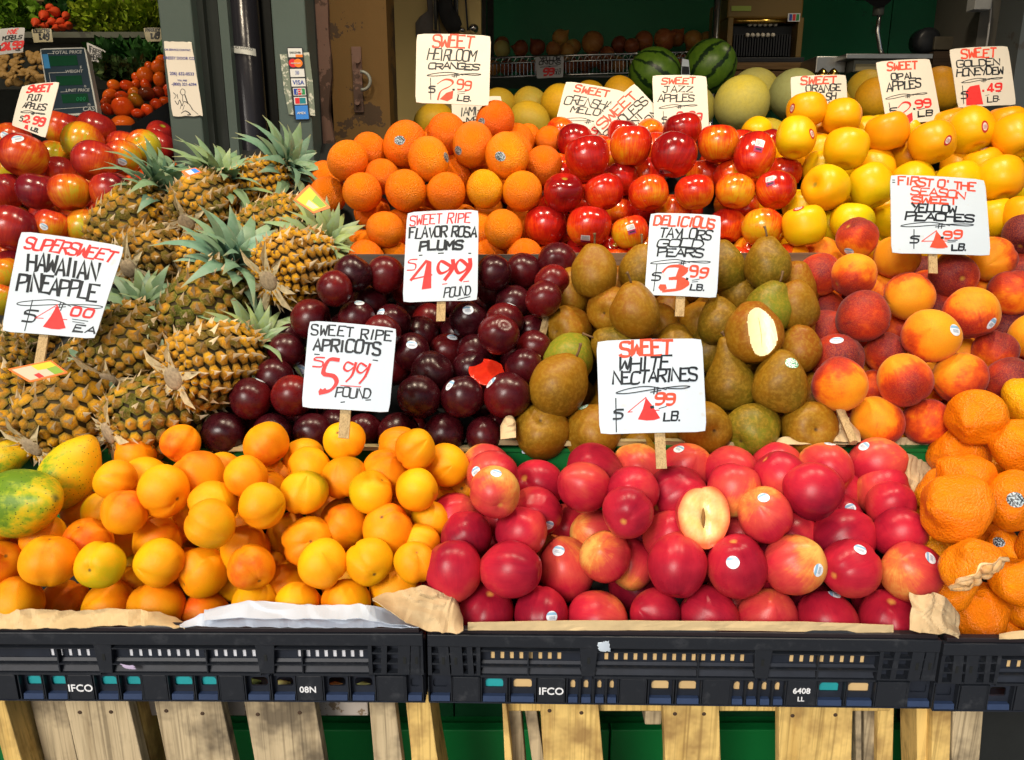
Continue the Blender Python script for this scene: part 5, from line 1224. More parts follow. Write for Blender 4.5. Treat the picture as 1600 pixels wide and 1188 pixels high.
# ---- striped apples at the far left
V1 = (0, 0, 2.969)
fuj = [(*V1, [
    (3, 217, 620, 830, dict(k=(82, 643), c=0.60, h=1)), (281, 489, 573, 748, dict(c=0.33)), (328, 548, 661, 838, dict(c=0.67, h=.8, asp=.85, free=1)), (-22, 142, 568, 682, dict(k=(22, 630), c=0.37)), (215, 360, 513, 622, dict(c=0.35, hr=1)), (356, 532, 518, 622, dict(c=0.43)),
    (483, 652, 653, 812, dict(k=(567, 752), c=0.40)), (588, 739, 610, 762, dict(c=-.2, s=(660, 655), h=.5, t='green-yellow apple with its stem hollow facing out')), (673, 800, 603, 722, dict(c=0.55)), (533, 622, 610, 652), (478, 545, 620, 662, dict(c=0.25)),
    (83, 270, 795, 982, dict(c=0.85, h=.7)), (226, 422, 803, 982, dict(c=0.47, h=.7)), (418, 622, 798, 980, dict(k=(537, 912), c=0.71, h=.7)), (-60, 87, 793, 987, dict(c=0.50)), (213, 332, 723, 857, dict(c=0.40)), (-50, 182, 953, 1137, dict(c=0.80, h=.4)),
    (153, 332, 973, 1117, dict(k=(202, 1052), c=0.50)), (313, 477, 972, 1112, dict(c=0.35, hr=1)), (593, 668, 810, 890, dict(c=0.35)), (640, 738, 768, 825, dict(c=0.55)), (725, 775, 720, 770, dict(c=0.25)), (215, 300, 655, 735, dict(c=0.35)), (-40, 60, 730, 820, dict(c=0.25))]),
    (0, 160, 3.96, [(-60, 95, 860, 960, dict(c=0.40)), (-60, 90, 955, 1110, dict(c=0.25)), (-60, 60, 1110, 1188, dict(c=0.25)), (60, 130, 900, 980, dict(c=0.85))])]
do_bin('fuji', 'the striped apple heap', 'striped apples heaped at the far left', PL_FUJI, fuj, 64, .93, blush=(.3, .7), srad=.14, skind='oval',
       fill=(-.98, lambda t: -.72 + .0 * t, -1.7))
# ------------------------------------------------------------------ melons, onions, tomatoes behind the tiers
NAMEOF.update({'melon': ('melon', 'melon'), 'golden': ('golden_melon', 'melon')})
COLW.update({'melon': [(.35, 'pale green'), (9, 'yellow-green')], 'golden': [(.5, 'mustard'), (9, 'golden yellow')]})
PL_MEL = Plane(230, 1.85, 120, 2.15)
do_bin('melon', 'the melon shelf', 'pale melons behind the apples', PL_MEL, [(*V3, [(1283, 1588, 430, 737, dict(c=.5, h=.8)), (1390, 1620, 388, 600, dict(c=.5)), (1180, 1282, 485, 650, dict(c=.3, hl=1))]),
       (*V4, [(160, 430, 386, 680, dict(c=.12)), (25, 240, 673, 760, dict(c=.75))])], 80, 1.0)
do_bin('golden', 'the melon shelf', 'golden melons behind the fruit pyramids', PL_MEL, [(*V4, [(592, 800, 395, 640, dict(c=.1)), (636, 850, 450, 660, dict(c=.6)), (1010, 1215, 338, 668, dict(c=.8, h=.5)), (1150, 1300, 430, 620, dict(c=.7)), (420, 600, 500, 640, dict(c=.1))]),
       (*V3, [(128, 362, 585, 790, dict(c=.25)), (153, 352, 502, 600, dict(c=.1)), (325, 530, 476, 722, dict(c=.35)), (-40, 157, 502, 640, dict(c=.1)), (655, 835, 446, 520, dict(c=.5)), (265, 400, 758, 850, dict(c=.3)), (500, 640, 462, 560, dict(c=.3))]),
       (*V2, [(678, 890, 585, 750, dict(c=.3))])], 60, 1.0)
for (x0, x1, y0, y1, d, lab) in ((803, 1092, 278, 560, (-.9, .5, .2), 'round striped watermelon on the left behind the jazz apple sign'), (1110, 1402, 230, 520, (.7, .75, .25), 'upright striped watermelon beside the onion rack pole')):
    cx, cy, rp = 760 + (x0 + x1) / 7.2, (y0 + y1) / 7.2, (x1 - x0) / 7.2; Z = 2.3
    ob = bpy.data.objects.new('watermelon', get_mesh('watermelon', 0)); link(ob); r = rp * Z / FPX
    ob.matrix_basis = Matrix.Translation(at(cx, cy, Z)) @ Vector((0, 0, 1)).rotation_difference(camdir(*d)).to_matrix().to_4x4() @ Matrix.Diagonal((r, r, r, 1))
    tag(ob, lab, 'watermelon')
# melon shelf
tag(boxobj('melon_shelf', (-.9, 1.85, 1.36), (1.7, 2.6, 1.385), m_dark), 'dark shelf holding the melons behind the apple pyramids', 'shelf')
m = MB(); c = at(1071, 101, 2.22); bb = Card([(1066, 92), (1076, 94), (1078, 118), (1064, 118)], 2.22, .2, 0); t = thing('hang_tag', 'small white and black tag between the two watermelons', 'tag', bb.loc)
bb.sheet(m_card, 'card', t); bb.fill(m, [(.05, .45), (.95, .45), (.95, .95), (.05, .95)][::-1]); kid(t, m, 'print', m_ink)

# onion rack
PL_ON = Plane(88, 3.1, 45, 3.3)
rack = thing('wire_rack', 'chrome wire rack shelf full of onions before the green wall', 'rack', wp(940, 125, 3.0))
Dr = 3.0
def rail(y, rad, D=Dr, x0=755, x1=1112, nm='rail', dy=-.03):
    m = MB(); m.tube([wp(x0, y, D), wp(x1, y + dy * (x1 - x0) * 1.0, D)], rad, 8); kid(rack, m, nm, m_chrome, True)
rail(91, .004); rail(100, .003); rail(121, .004)
m = MB()
for i in range(36):
    x = 757 + i * 10; y = 91 - .03 * (x - 755); z = MB(); z.tube([wp(x, y, Dr), wp(x + 5, y + 9, Dr), wp(x + 10, y - .3, Dr)], .0014, 5); kid(rack, z, 'truss_wire', m_chrome)
for i in range(60):
    x = 758 + i * 6; y = 100 - .03 * (x - 755); z = MB(); z.tube([wp(x, y, Dr), wp(x, y + 21, Dr)], .0013, 5); kid(rack, z, 'wire', m_chrome)
m = MB(); a, b = wp(755, 118, Dr + .01), wp(1112, 108, Dr + .01); m.box((a.x, Dr + .012, a.z - .006), (b.x, Dr + .45, a.z)); kid(rack, m, 'shelf_mat', plain('mat_grey', (.2, .2, .19), .8))
for x, D in ((1114, 3.0),):
    c = wp(x + 1, 100, D); m = MB(); m.tube([(c.x, D, .02), (c.x, D, 2.7)], .0125, 16); kid(rack, m, 'pole', m_chrome, True)
m = MB(); c = wp(757, 100, 3.4); m.tube([(c.x, 3.4, .02), (c.x, 3.4, 2.7)], .0125, 16); kid(rack, m, 'pole', m_chrome, True)
def onion_extra(ob): pass
ons = [(*V3, [(33, 142, 233, 322, dict(c=.0, free=1)), (40, 132, 205, 262), (146, 240, 228, 322), (240, 332, 218, 318), (366, 468, 166, 250, dict(c=.25)), (340, 412, 238, 318, dict(c=.6)), (405, 500, 243, 318, dict(c=.4)), (440, 535, 218, 285, dict(c=.3)),
     (530, 664, 180, 303, dict(c=.55)), (703, 795, 203, 303), (780, 855, 218, 303), (830, 937, 176, 292), (943, 1060, 158, 292, dict(c=.7)), (1026, 1112, 143, 283, dict(c=.6)), (1113, 1215, 158, 292, dict(c=.35)), (1205, 1275, 172, 283, dict(c=.35)),
     (635, 722, 262, 322), (860, 950, 258, 322), (560, 640, 290, 330)])]
for r in ons[0][3]: pass
do_bin('onion', 'the wire rack', 'onions heaped on the wire rack', PL_ON, ons, 27, 1.0, blush=(.55, .95))
k = 0
for i in range(14):
    x = 768 + i * 25 + R.uniform(-4, 4); Z = 3.2; r = 13 * Z / FPX
    ob = bpy.data.objects.new('onion', get_mesh('onion', i % 3)); link(ob)
    ob.matrix_basis = Matrix.Translation(at(x, 107 - .03 * (x - 755), Z)) @ Vector((0, 0, 1)).rotation_difference(camdir(R.uniform(-1, 1), .5, R.uniform(-.5, .9))).to_matrix().to_4x4() @ Matrix.Diagonal((r, r, r, 1)); ob.color = (R.uniform(.4, .9), .1, 0, 1)
    tag(ob, 'onion lying low in the rack behind its vertical wires', 'onion', 'onions behind the rack wires')

# tomatoes in a tilted crate
PL_TOM = Plane(195, 2.0, 90, 2.35); Q1 = (0, 0, 5.926)
tom = [(*Q1, [(1208, 1332, 678, 765), (1273, 1417, 623, 775, dict(h=.5)), (1400, 1545, 558, 690), (1338, 1422, 578, 645), (1403, 1562, 678, 805, dict(h=.4)), (998, 1117, 733, 852, dict(c=.3)), (1108, 1242, 743, 845), (1303, 1402, 738, 825), (1208, 1292, 740, 802),
     (943, 1097, 823, 925), (1063, 1192, 838, 912), (1188, 1292, 813, 885, dict(c=.3)), (1178, 1337, 868, 1002, dict(c=.02, h=.8, dk=.5)), (1278, 1442, 803, 942, dict(c=.95, h=.4, dk=.3)), (1408, 1525, 803, 905, dict(c=.95, dk=.3)), (923, 1042, 888, 952),
     (938, 1062, 943, 1082), (1038, 1235, 903, 1085, dict(c=.5, h=.7)), (1198, 1292, 918, 1012), (1223, 1332, 1003, 1105), (1298, 1425, 968, 1082), (1398, 1492, 918, 1002), (1018, 1262, 1063, 1155, dict(c=.45)), (1478, 1570, 898, 975), (1458, 1540, 515, 585),
     (1520, 1620, 780, 900), (1560, 1640, 600, 700)])]
do_bin('tomato', 'the tomato crate', 'tomatoes heaped behind the left apples', PL_TOM, tom, 22, .85, blush=(.35, .7))
m = MB(); P = [at(262, 160, 1.97), at(205, 196, 1.9), at(160, 196, 1.95)]
for i in range(2):
    a, b = P[i], P[i + 1]; dn = Vector((0, 0, -.12)); m.hexa([a + dn, b + dn, b + dn + Vector((0, .02, 0)), a + dn + Vector((0, .02, 0)), a, b, b + Vector((0, .02, 0)), a + Vector((0, .02, 0))])
tag(m.build('produce_crate', m_black), 'black slatted crate rim holding the tomatoes', 'crate')

# left interior: ledge, greens, mushrooms
tag(pbox('cooler_ledge', -80, 262, 50, 59, 2.8, .5, painted('ledge_grey', (.12, .13, .1), (.07, .07, .06), .5), yr=55), 'grey ledge of the greens display at the back left', 'shelf')
tag(pbox('back_board', -80, 262, 60, 140, 2.95, .03, plain('panel_grey', (.07, .075, .06), .6)), 'grey-green panel under the greens ledge', 'panel')
tag(pbox('cooler_bed', -80, 262, 130, 136, 2.2, .7, m_dark, zt=1.43, zb=1.40), 'dark shelf under the mushrooms and bagged greens', 'shelf')
tag(pbox('ceiling_beam', -80, 262, -6, 2, 3.3, .1, m_cream), 'pale beam at the top left behind the greens', 'beam')
def leafmat(name, c1, c2, rough=.45):
    a = NT(name); g = a.n('ShaderNodeNewGeometry'); c = a.mix(g.outputs['Random Per Island'], c1, c2)
    a.l(c, a.b.inputs['Base Color']); a.b.inputs['Roughness'].default_value = rough; a.b.inputs['Specular IOR Level'].default_value = .3; return a.m
def leaves(name, label, cat, cx, cy, rx, ry, D, n, size, mat, group=None, flat=.5, up=.6):
    m = MB(); C = wp(cx, cy, D); sx = abs(wp(cx + rx, cy, D).x - C.x); sz = abs(wp(cx, cy + ry, D).z - C.z)
    for i in range(n):
        u = Vector((R.gauss(0, 1), R.gauss(0, 1), R.gauss(0, 1))).normalized() * R.random() ** .4
        p = C + Vector((u.x * sx, u.y * .12 + .05, u.z * sz)) * (1 + .25 * noise.noise(u * 3))
        d = (Vector((u.x, -.5 + u.y, up + u.z)) + Vector((R.gauss(0, .5), R.gauss(0, .5), R.gauss(0, .5)))).normalized()
        s = size * R.uniform(.6, 1.3); a_ = d.cross(Vector((R.gauss(0, 1), R.gauss(0, 1), R.gauss(0, 1)))).normalized(); b_ = d.cross(a_)
        pts = [p - d * s, p - d * s * .3 + a_ * s * .55 + b_ * s * .15, p + d * s * .15 + a_ * s * .75, p + d * s * .5 + a_ * s * .3 - b_ * s * .1, p + d * s, p + d * s * .5 - a_ * s * .3 - b_ * s * .1, p + d * s * .15 - a_ * s * .75, p - d * s * .3 - a_ * s * .55 + b_ * s * .15, p + b_ * s * -.15]
        m.add(pts, [(8, 0, 1), (8, 1, 2), (8, 2, 3), (8, 3, 4), (8, 4, 5), (8, 5, 6), (8, 6, 7), (8, 7, 0)])
    t = thing(name, label, cat, C, group); o = kid(t, m, 'leaf_mass', mat); o['kind'] = 'stuff'
    s = MB(); s.tube([C + Vector((0, .08, -sz * 1.1)), C + Vector((0, .05, 0))], .012, 6); kid(t, s, 'stalk', plain('stalk_green', (.15, .22, .06), .6))
    return t
ml1 = leafmat('parsley_leaf', (.16, .28, .01), (.4, .5, .04)); ml2 = leafmat('kale_leaf', (.015, .07, .015), (.05, .16, .03)); ml3 = leafmat('lettuce_leaf', (.08, .2, .012), (.2, .36, .03))
leaves('greens_bunch', 'dark leafy bunch at the far left of the back ledge', 'greens', 12, 24, 50, 32, 2.95, 620, .022, ml3, 'bunches of greens on the back ledge')
leaves('greens_bunch', 'bright parsley-like bunch right of the red roots', 'greens', 152, 24, 50, 32, 2.93, 700, .02, ml1, 'bunches of greens on the back ledge')
leaves('greens_bunch', 'bright parsley-like bunch nearest the green post', 'greens', 225, 26, 42, 32, 2.97, 560, .02, ml1, 'bunches of greens on the back ledge')
leaves('greens_bunch', 'small bright sprigs drooping over the ledge', 'greens', 185, 45, 22, 12, 2.9, 160, .018, ml1, 'bunches of greens on the back ledge')
leaves('greens_bunch', 'dark curly greens under the ledge behind the herb sign', 'greens', 185, 82, 60, 20, 2.7, 420, .024, ml2, 'dark greens under the ledge')
leaves('greens_bunch', 'dark curly greens just left of the notice post', 'greens', 235, 90, 35, 18, 2.6, 260, .024, ml2, 'dark greens under the ledge')
leaves('greens_bunch', 'dark greens between red roots and ledge back', 'greens', 95, 10, 30, 12, 3.15, 200, .022, ml2, 'bunches of greens on the back ledge')
mp_ = leafmat('plastic_bag_greens', (.02, .06, .015), (.1, .14, .05), .15)
leaves('bagged_greens', 'shiny bagged greens between the scale display and tomatoes', 'bagged greens', 185, 112, 36, 18, 2.45, 300, .028, mp_)
m_root = plain('root_red', (.62, .07, .02), .45, var=.3, scale=25)
t = thing('root_bunch', 'bunch of orange-red roots stacked on the back ledge', 'roots', wp(82, 48, 2.85))
for (x, y, r) in ((78, 13, 7), (86, 19, 8), (69, 25, 8.5), (103, 25, 6.5), (56, 36, 7.5), (81, 34, 6.5), (95, 35, 7), (107, 40, 6.5), (70, 41, 6), (88, 44, 6), (97, 43, 6)):
    Z = 2.62; c = at(x, y, Z); q = r * Z / FPX; d = camdir(R.uniform(-.4, .4), R.uniform(-.8, -.2), .8); m = MB()
    m.tube([c - d * q, c - d * q * .8, c - d * q * .3, c + d * q * .3, c + d * q * .9, c + d * q * 1.5, c + d * q * 2.3], [q * .2, q * .7, q, q * .9, q * .5, q * .2, q * .02], 10); kid(t, m, 'root', m_root, True)
m_mush = plain('mushroom_tan', (.34, .2, .06), .6, var=.3, scale=15)
mm_ = MB(); mm_.tube([(0, 0, -.6), (0, 0, -.1), (0, 0, 0)], [.3, .35, .3], 8)
mm_.tube([(0, 0, -.1), (0, 0, 0), (0, 0, .25), (0, 0, .5), (0, 0, .6)], [.75, 1, .85, .45, .05], 12)
mush = mm_.mesh('mushroom', m_mush, True)
for i in range(95):
    x = R.uniform(-8, 72); y = 84 + R.random() * 48; 
    if y < 90 and (x < 25): y += 14
    Z = 2.55 - (y - 84) * .004; r = R.uniform(4.5, 8) * Z / FPX
    ob = bpy.data.objects.new('mushroom', mush); link(ob); ob.matrix_basis = Matrix.Translation(at(x, y, Z)) @ Vector((0, 0, 1)).rotation_difference(camdir(R.uniform(-1, 1), R.uniform(0, 1), R.uniform(.2, 1))).to_matrix().to_4x4() @ Matrix.Diagonal((r, r, r, 1))
    tag(ob, 'tan mushroom heaped behind the striped apples at far left', 'mushroom', 'tan mushrooms heaped at the far left')
tag(boxobj('mushroom_bed', (-1.75, 2.25, 1.40), (-1.2, 2.7, 1.47), plain('bed_brown', (.08, .05, .02), .9)), 'brown tray under the mushroom heap', 'tray')
tag(boxobj('left_counter', (-2.2, 1.75, .0), (-.75, 2.24, 1.25), m_dark), 'black counter front behind the striped apples', 'counter')

# scale display reading TOTAL PRICE / WEIGHT / UNIT PRICE
c = Card([(66, 80), (137, 78), (157, 182), (84, 186)], 1.95, .15, 0, .022)
t = thing('scale_display', 'slim dark blue scale display with three green readouts', 'scale display', c.loc)
m_navy = plain('display_navy', (.012, .03, .05), .35); m_rim = plain('display_rim', (.5, .52, .5), .4); m_lcd = plain('lcd_green', (.004, .05, .022), .25, bump=0); m_print = plain('print_grey', (.4, .42, .42), .5, bump=0)
c.sheet(m_rim, 'rim', t)
def panel(u0, u1, v0, v1, mat, nm, k=1):
    m = MB(); h = .0112 + .0006 * k; m.hexa([c.pos(u0, v1, .005), c.pos(u1, v1, .005), c.pos(u1, v0, .005), c.pos(u0, v0, .005), c.pos(u0, v1, h), c.pos(u1, v1, h), c.pos(u1, v0, h), c.pos(u0, v0, h)]); return kid(t, m, nm, mat)
panel(.025, .965, .02, .97, m_navy, 'face', 1); panel(.17, .78, .12, .27, m_lcd, 'readout', 2); panel(.25, .80, .42, .56, m_lcd, 'readout', 2); panel(.3, .86, .69, .82, m_lcd, 'readout', 2)
panel(.04, .165, .09, .3, plain('badge_blue', (.03, .2, .45), .4), 'badge', 2)
def flat_text(card, txt, u, v, size, mat, par, h=.0126, name='print', bold=0):
    me = text_mesh(txt, size, .0002); me.materials.append(mat); o = bpy.data.objects.new(name, me); link(o)
    X = (card.p[1] - card.p[0]).normalized(); N = card.n; Y = N.cross(X).normalized(); P = card.pos(u, v, h)
    o.matrix_basis = Matrix((( *X[:], 0), (*Y[:], 0), (*N[:], 0), (0, 0, 0, 1))).transposed(); 
    M = Matrix.Identity(4)
    for i in range(3): M[i][0], M[i][1], M[i][2], M[i][3] = X[i], Y[i], N[i], P[i]
    o.matrix_basis = M; o['label'] = f'printed {txt}'; sub(o, par); return o
for tx, u, v, sz in (('TOTAL PRICE', .58, .095, .012), ('WEIGHT', .66, .38, .011), ('UNIT PRICE', .66, .66, .011), ('CAS', .82, .95, .016), ('$', .82, .315, .009), ('lb', .84, .6, .008), ('/lb', .85, .87, .008)): flat_text(c, tx, u, v, sz, m_print, t)
mb = MB(); c.k = 0; c.thick = .0252
for q in ([(.25, .37), (.5, .37)], [(.12, .37), (.25, .37)], [(.12, .37), (.12, .52)], [(.3, .655), (.44, .655)], [(.1, .9), (.95, .89)], [(.16, .085), (.3, .085)]): c.stroke(mb, q, .0012, 1)
kid(t, mb, 'print_line', m_print)
for u, v in ((.70, .76), (.63, .76), (.77, .76)): flat_text(c, '0', u, v + .04, .014, plain('lcd_bright', (.01, .2, .08), .3), t, .0138, 'digit')

# notice on the left post and card logos on the right post
c = Card([(255, 66), (297, 66), (317, 181), (271, 182)], 1, 0, 0, .0008)
def on_plane(c, cor, D):
    c.n = Vector((0, -1, 0)); c.p = [wp(x, y, D) for x, y in cor]; c.W = (c.p[1] - c.p[0]).length; c.H = (c.p[3] - c.p[0]).length; c.loc = c.p[3]; return c
on_plane(c, [(256, 65), (299, 66), (317, 181), (270, 182)], 1.697)
t = thing('notice', 'torn white contractor notice with phone numbers on the post', 'notice', c.loc); c.sheet(m_cardw, 'sheet', t, .015)
for tx, u, v, sz in (('OR SERVICE CONTAC', .46, .12, .0052), ('CRESSY DOOR CO', .47, .235, .0074), ('206) 632-0533', .5, .445, .0082), ('TOLL FREE', .48, .525, .004), ('-(800) 321-6394', .52, .585, .0076)): flat_text(c, tx, u, v, sz, m_blue, t, .0008)
mb = MB()
for q, w in (([(.35, .68), (.42, .63), (.52, .65), (.5, .7), (.4, .71), (.35, .67)], .0012), ([(.42, .71), (.4, .8)], .0012), ([(.5, .71), (.56, .83)], .002), ([(.12, .68), (.2, .72), (.12, .76)], .0012), ([(.24, .7), (.25, .76)], .0012), ([(.14, .79), (.22, .84), (.3, .78), (.36, .86), (.44, .8), (.6, .84), (.7, .92)], .0014),
             ([(.28, .9), (.34, .84)], .001), ([(.36, .92), (.44, .85)], .001), ([(.3, .96), (.45, .93), (.6, .98), (.5, 1.0)], .002), ([(.66, .9), (.85, .98)], .001)):
    b = bez([(x, y, 0) for x, y in q], 4); c.stroke(mb, [(p.x, min(p.y, .985)) for p in b], w, .6)
kid(t, mb, 'scrawl', m_ink)
c = on_plane(Card([(0, 0), (1, 0), (1, 1), (0, 1)], 1, 0, 0, .0006), [(436, 82), (484, 82), (494, 181), (447, 182)], 1.698)
t = thing('payment_sticker', 'vertical strip of payment card logos on a scraped patch', 'sticker', c.loc)
kid(t, (lambda m: (c.fill(m, [(0.02, .03), (.98, 0), (1, .5), (.97, 1), (.1, .97), (.03, .6)][::-1]), m)[1])(MB()), 'scraped_patch', painted('scraped', (.16, .2, .16), (.5, .52, .45), .7, .55, 60))
c2_ = on_plane(Card([(0, 0), (1, 0), (1, 1), (0, 1)], 1, 0, 0, .0012), [(448, 74), (473, 74), (485, 187), (460, 188)], 1.6965)
c2_.sheet(m_ink, 'strip', t)
def lg(v0, v1, mat, u0=.06, u1=.94, name='logo', k=0):
    m = MB(); h = .0009 + .0003 * k; m.hexa([c2_.pos(u0, v1, 0), c2_.pos(u1, v1, 0), c2_.pos(u1, v0, 0), c2_.pos(u0, v0, 0), c2_.pos(u0, v1, h), c2_.pos(u1, v1, h), c2_.pos(u1, v0, h), c2_.pos(u0, v0, h)]); return kid(t, m, name, mat)
def colr(n, *c): return plain(n, c, .45, var=.02, bump=0)
m_w = colr('logo_white', .62, .65, .66); m_o = colr('logo_orange', .8, .2, .02); m_r2 = colr('logo_red', .6, .02, .03); m_b2 = colr('logo_blue', .02, .06, .35); m_lb = colr('logo_lightblue', .03, .2, .65); m_g2 = colr('logo_green', .02, .25, .08)
lg(.015, .135, m_w); lg(.1, .135, m_o, .5, .94, k=1); flat_text(c2_, 'DISCOVER', .5, .085, .0048, m_ink, t, .0014)
for u, mt, k in ((.3, m_r2, 0), (.62, m_o, 1)):
    m = MB(); m.add([c2_.pos(u + .27 * math.cos(a_ * PI / 12), .215 + .058 * math.sin(a_ * PI / 12), .001 + k * .0003) for a_ in range(24)], [tuple(range(24))[::-1]]); kid(t, m, 'logo_disc', mt)
flat_text(c2_, 'mastercard', .46, .225, .0042, m_w, t, .0016)
lg(.295, .405, m_w); flat_text(c2_, ')))', .5, .36, .008, m_b2, t, .0013); lg(.425, .535, m_w); flat_text(c2_, 'VISA', .5, .508, .0115, m_b2, t, .0013)
lg(.555, .66, m_w, .12, .9); lg(.565, .65, m_b2, .16, .4, k=1); lg(.565, .65, m_r2, .42, .62, k=1); lg(.565, .65, m_g2, .65, .86, k=1); flat_text(c2_, 'JCB', .51, .625, .008, m_w, t, .0017)
lg(.68, .785, m_w, .12, .9); lg(.692, .774, m_r2, .18, .46, k=1); lg(.692, .774, colr('logo_teal', .01, .2, .25), .46, .84, k=1); lg(.8, .99, m_lb, .12, .92); flat_text(c2_, 'AMEX', .5, .92, .0065, m_w, t, .0013)
o = flat_text(on_plane(Card([(0, 0), (1, 0), (1, 1), (0, 1)], 1, 0, 0, .0012), [(358, 68), (397, 74), (397, 82), (358, 78)], 1.79 - .9 * rr - .0035), 'DAOD SHWSO', .5, .75, .0075, m_ink, pp, .008); o['label'] = 'printed code on the pipe label'

# things hung on the cream partition
t = thing('hook_rail', 'chrome hook rods with knob hung on the cream partition', 'hooks', wp(700, 48, 2.48))
for x, y in ((681, 48), (713, 26)): m = MB(); a_ = wp(x, y, 2.46); m.tube([a_, (a_.x, 2.46, 2.5)], .008, 12); kid(t, m, 'rod', m_chrome, True)
m = MB(); m.tube([wp(731, 48, 2.47), wp(726, -20, 2.47)], .003, 6); kid(t, m, 'cord', m_ink)
for x, y, r in ((722, 48, .01), (740, 45, .014)):
    m = MB(); c_ = wp(x, y, 2.46); m.tube([c_ + Vector((0, .03, 0)), c_, c_ + Vector((0, -.01, 0)), c_ + Vector((0, -.018, 0))], [r * .4, r, r * .8, r * .2], 14); kid(t, m, 'knob', m_chrome, True)
def bag(label, pts, D, th, mat, cat='bag'):
    m = MB(); n = len(pts); rings = []
    cx = sum(p[0] for p in pts) / n; cy = sum(p[1] for p in pts) / n
    for k, (s, d) in enumerate(((.0, -th), (.55, -th * .9), (.9, -th * .5), (1, 0))):
        rings.append([wp(cx + (x - cx) * s, cy + (y - cy) * s, D + d + .004 * math.sin(x + k * 2)) for x, y in pts])
    vs = [q for r in rings for q in r]; fs = []
    for i in range(3):
        for k in range(n): fs.append((i * n + k, (i + 1) * n + k, (i + 1) * n + (k + 1) % n, i * n + (k + 1) % n))
    fs.append(tuple(3 * n + k for k in range(n))); m.add(vs, fs); o = m.build('hanging_' + cat, mat, smooth=True); tag(o, label, cat); return o
bag('black cloth bag hanging between the chrome hook rods', [(686, -30), (704, -30), (708, 10), (718, 25), (722, 38), (716, 50), (700, 52), (690, 35), (684, 15)], 2.47, .03, plain('bag_black', (.02, .02, .02), .8))
bag('grey cloth hanging on the partition left of the rods', [(665, -30), (681, -30), (684, 20), (690, 58), (650, 58), (649, 36), (656, 26), (667, 18), (672, 5)], 2.485, .02, plain('cloth_grey', (.12, .11, .1), .9), 'cloth')

# till, scale and cabinets behind the golden apples
m_till = painted('till_bronze', (.17, .11, .03), (.12, .09, .04), .35, .7, 20); m_brass = plain('brass_strip', (.7, .45, .1), .22, 1, bump=0)
t = thing('cash_register', 'old bronze cash register with rows of keys by the rack pole', 'cash register', wp(1195, 110, 3.1))
D = 3.1
a_, b_ = wp(1136, 60, D).x, wp(1254, 60, D).x; zt = wp(1190, -12, D).z; z2 = wp(1190, 27, D).z; z3 = wp(1190, 36, D).z; z4 = wp(1190, 90, D).z; z5 = wp(1190, 98, D).z
def kx(nm, q0, q1, mat, bv=0): return sub(boxobj(nm, q0, q1, mat, None, bv), t)
kx('top_cover', (a_, D + .02, z2), (b_, D + .3, zt), m_till, .006); kx('side_cheek', (a_, D, z4), (a_ + .02, D + .3, z2 - .001), m_till, .003); kx('side_cheek', (b_ - .02, D, z4), (b_, D + .3, z2 - .001), m_till, .003)
m = MB(); m.tube([(a_ + .021, D + .02, (z2 + z3) / 2), (b_ - .021, D + .02, (z2 + z3) / 2)], (z2 - z3) * .5, 14); kid(t, m, 'paper_roller', m_brass, True)
kx('key_bed', (a_ + .021, D + .06, z4), (b_ - .021, D + .08, z3), m_black)
for i in range(22):
    x = a_ + .035 + i * (b_ - a_ - .07) / 21; q = wp(1190, 52, D).z; kx('key_lever', (x - .0025, D + .03, z4 + .008), (x + .0025, D + .059, q), m_black)
for y, D2 in ((38, .035), (55, .022)):
    for i in range(6):
        c_ = wp(1172 + i * 8 - (4 if y > 50 else 0), y, D + D2); m = MB(); m.tube([c_ + Vector((0, .01, 0)), c_, c_ + Vector((0, -.004, .001))], [.007, .008, .005], 8); kid(t, m, 'key_cap', m_cardw, True)
kx('base_rail', (a_ - .01, D - .01, z5), (b_ + .01, D + .3, z4 - .001), m_black, .002); kx('drawer', (a_ + .02, D - .02, wp(1190, 110, D).z), (b_ + .005, D + .3, z5 - .001), wood('till_wood', (.22, .13, .05), (.15, .08, .03), None, 0, .5), .002)
kx('label_strip', (wp(1145, 11, D).x, D + .017, wp(1190, 16, D).z), (wp(1176, 11, D).x, D + .0195, wp(1190, 8, D).z), colr('label_lime', .25, .33, .05))
kx('sticker', (wp(1231, 27, D).x, D - .001, wp(1190, 34, D).z), (wp(1250, 27, D).x, D + .0, wp(1190, 21, D).z), m_w)
for u, mt in ((1233, m_b2), (1238.5, m_r2), (1244, m_g2)): kx('sticker_band', (wp(u, 27, D).x, D - .002, wp(1190, 32.5, D).z), (wp(u + 4.5, 27, D).x, D - .0012, wp(1190, 22.5, D).z), mt)
tag(pbox('counter', 1120, 1300, 111, 135, 3.05, .6, wood('counter_wood', (.14, .08, .04), (.09, .05, .025), None, 0), yr=120), 'brown counter edge under the cash register', 'counter')
t = thing('platform_scale', 'steel platform scale with a chrome pole and black head', 'scale', wp(1370, 112, 2.9)); D = 2.95
m = MB(); c_ = wp(1371, 50, D); p1 = wp(1374, 86, D); m.tube([(p1.x + .012, D, p1.z), (p1.x, D, p1.z + .02), (c_.x, D, c_.z), (c_.x, D, 2.05)], .0075, 14); kid(t, m, 'pole', m_chrome, True)
m = MB(); c_ = wp(1373, 12, D); m.tube([(c_.x, D, wp(1370, 24, D).z), (c_.x, D, wp(1370, 11, D).z)], .018, 14); kid(t, m, 'collar', m_grey, True)
m = MB(); m.hexa([wp(1366, 11, D - .03), wp(1381, 11, D - .03), wp(1381, 11, D + .03), wp(1366, 11, D + .03), wp(1346, -3, D - .06), wp(1398, -3, D - .06), wp(1398, -3, D + .06), wp(1346, -3, D + .06)]); kid(t, m, 'head_bracket', m_black); 
sub(boxobj('head', (wp(1346, -3, D).x, D - .06, wp(1370, -4, D).z), (wp(1398, -3, D).x, D + .06, 2.2), m_black, None, .004), t)
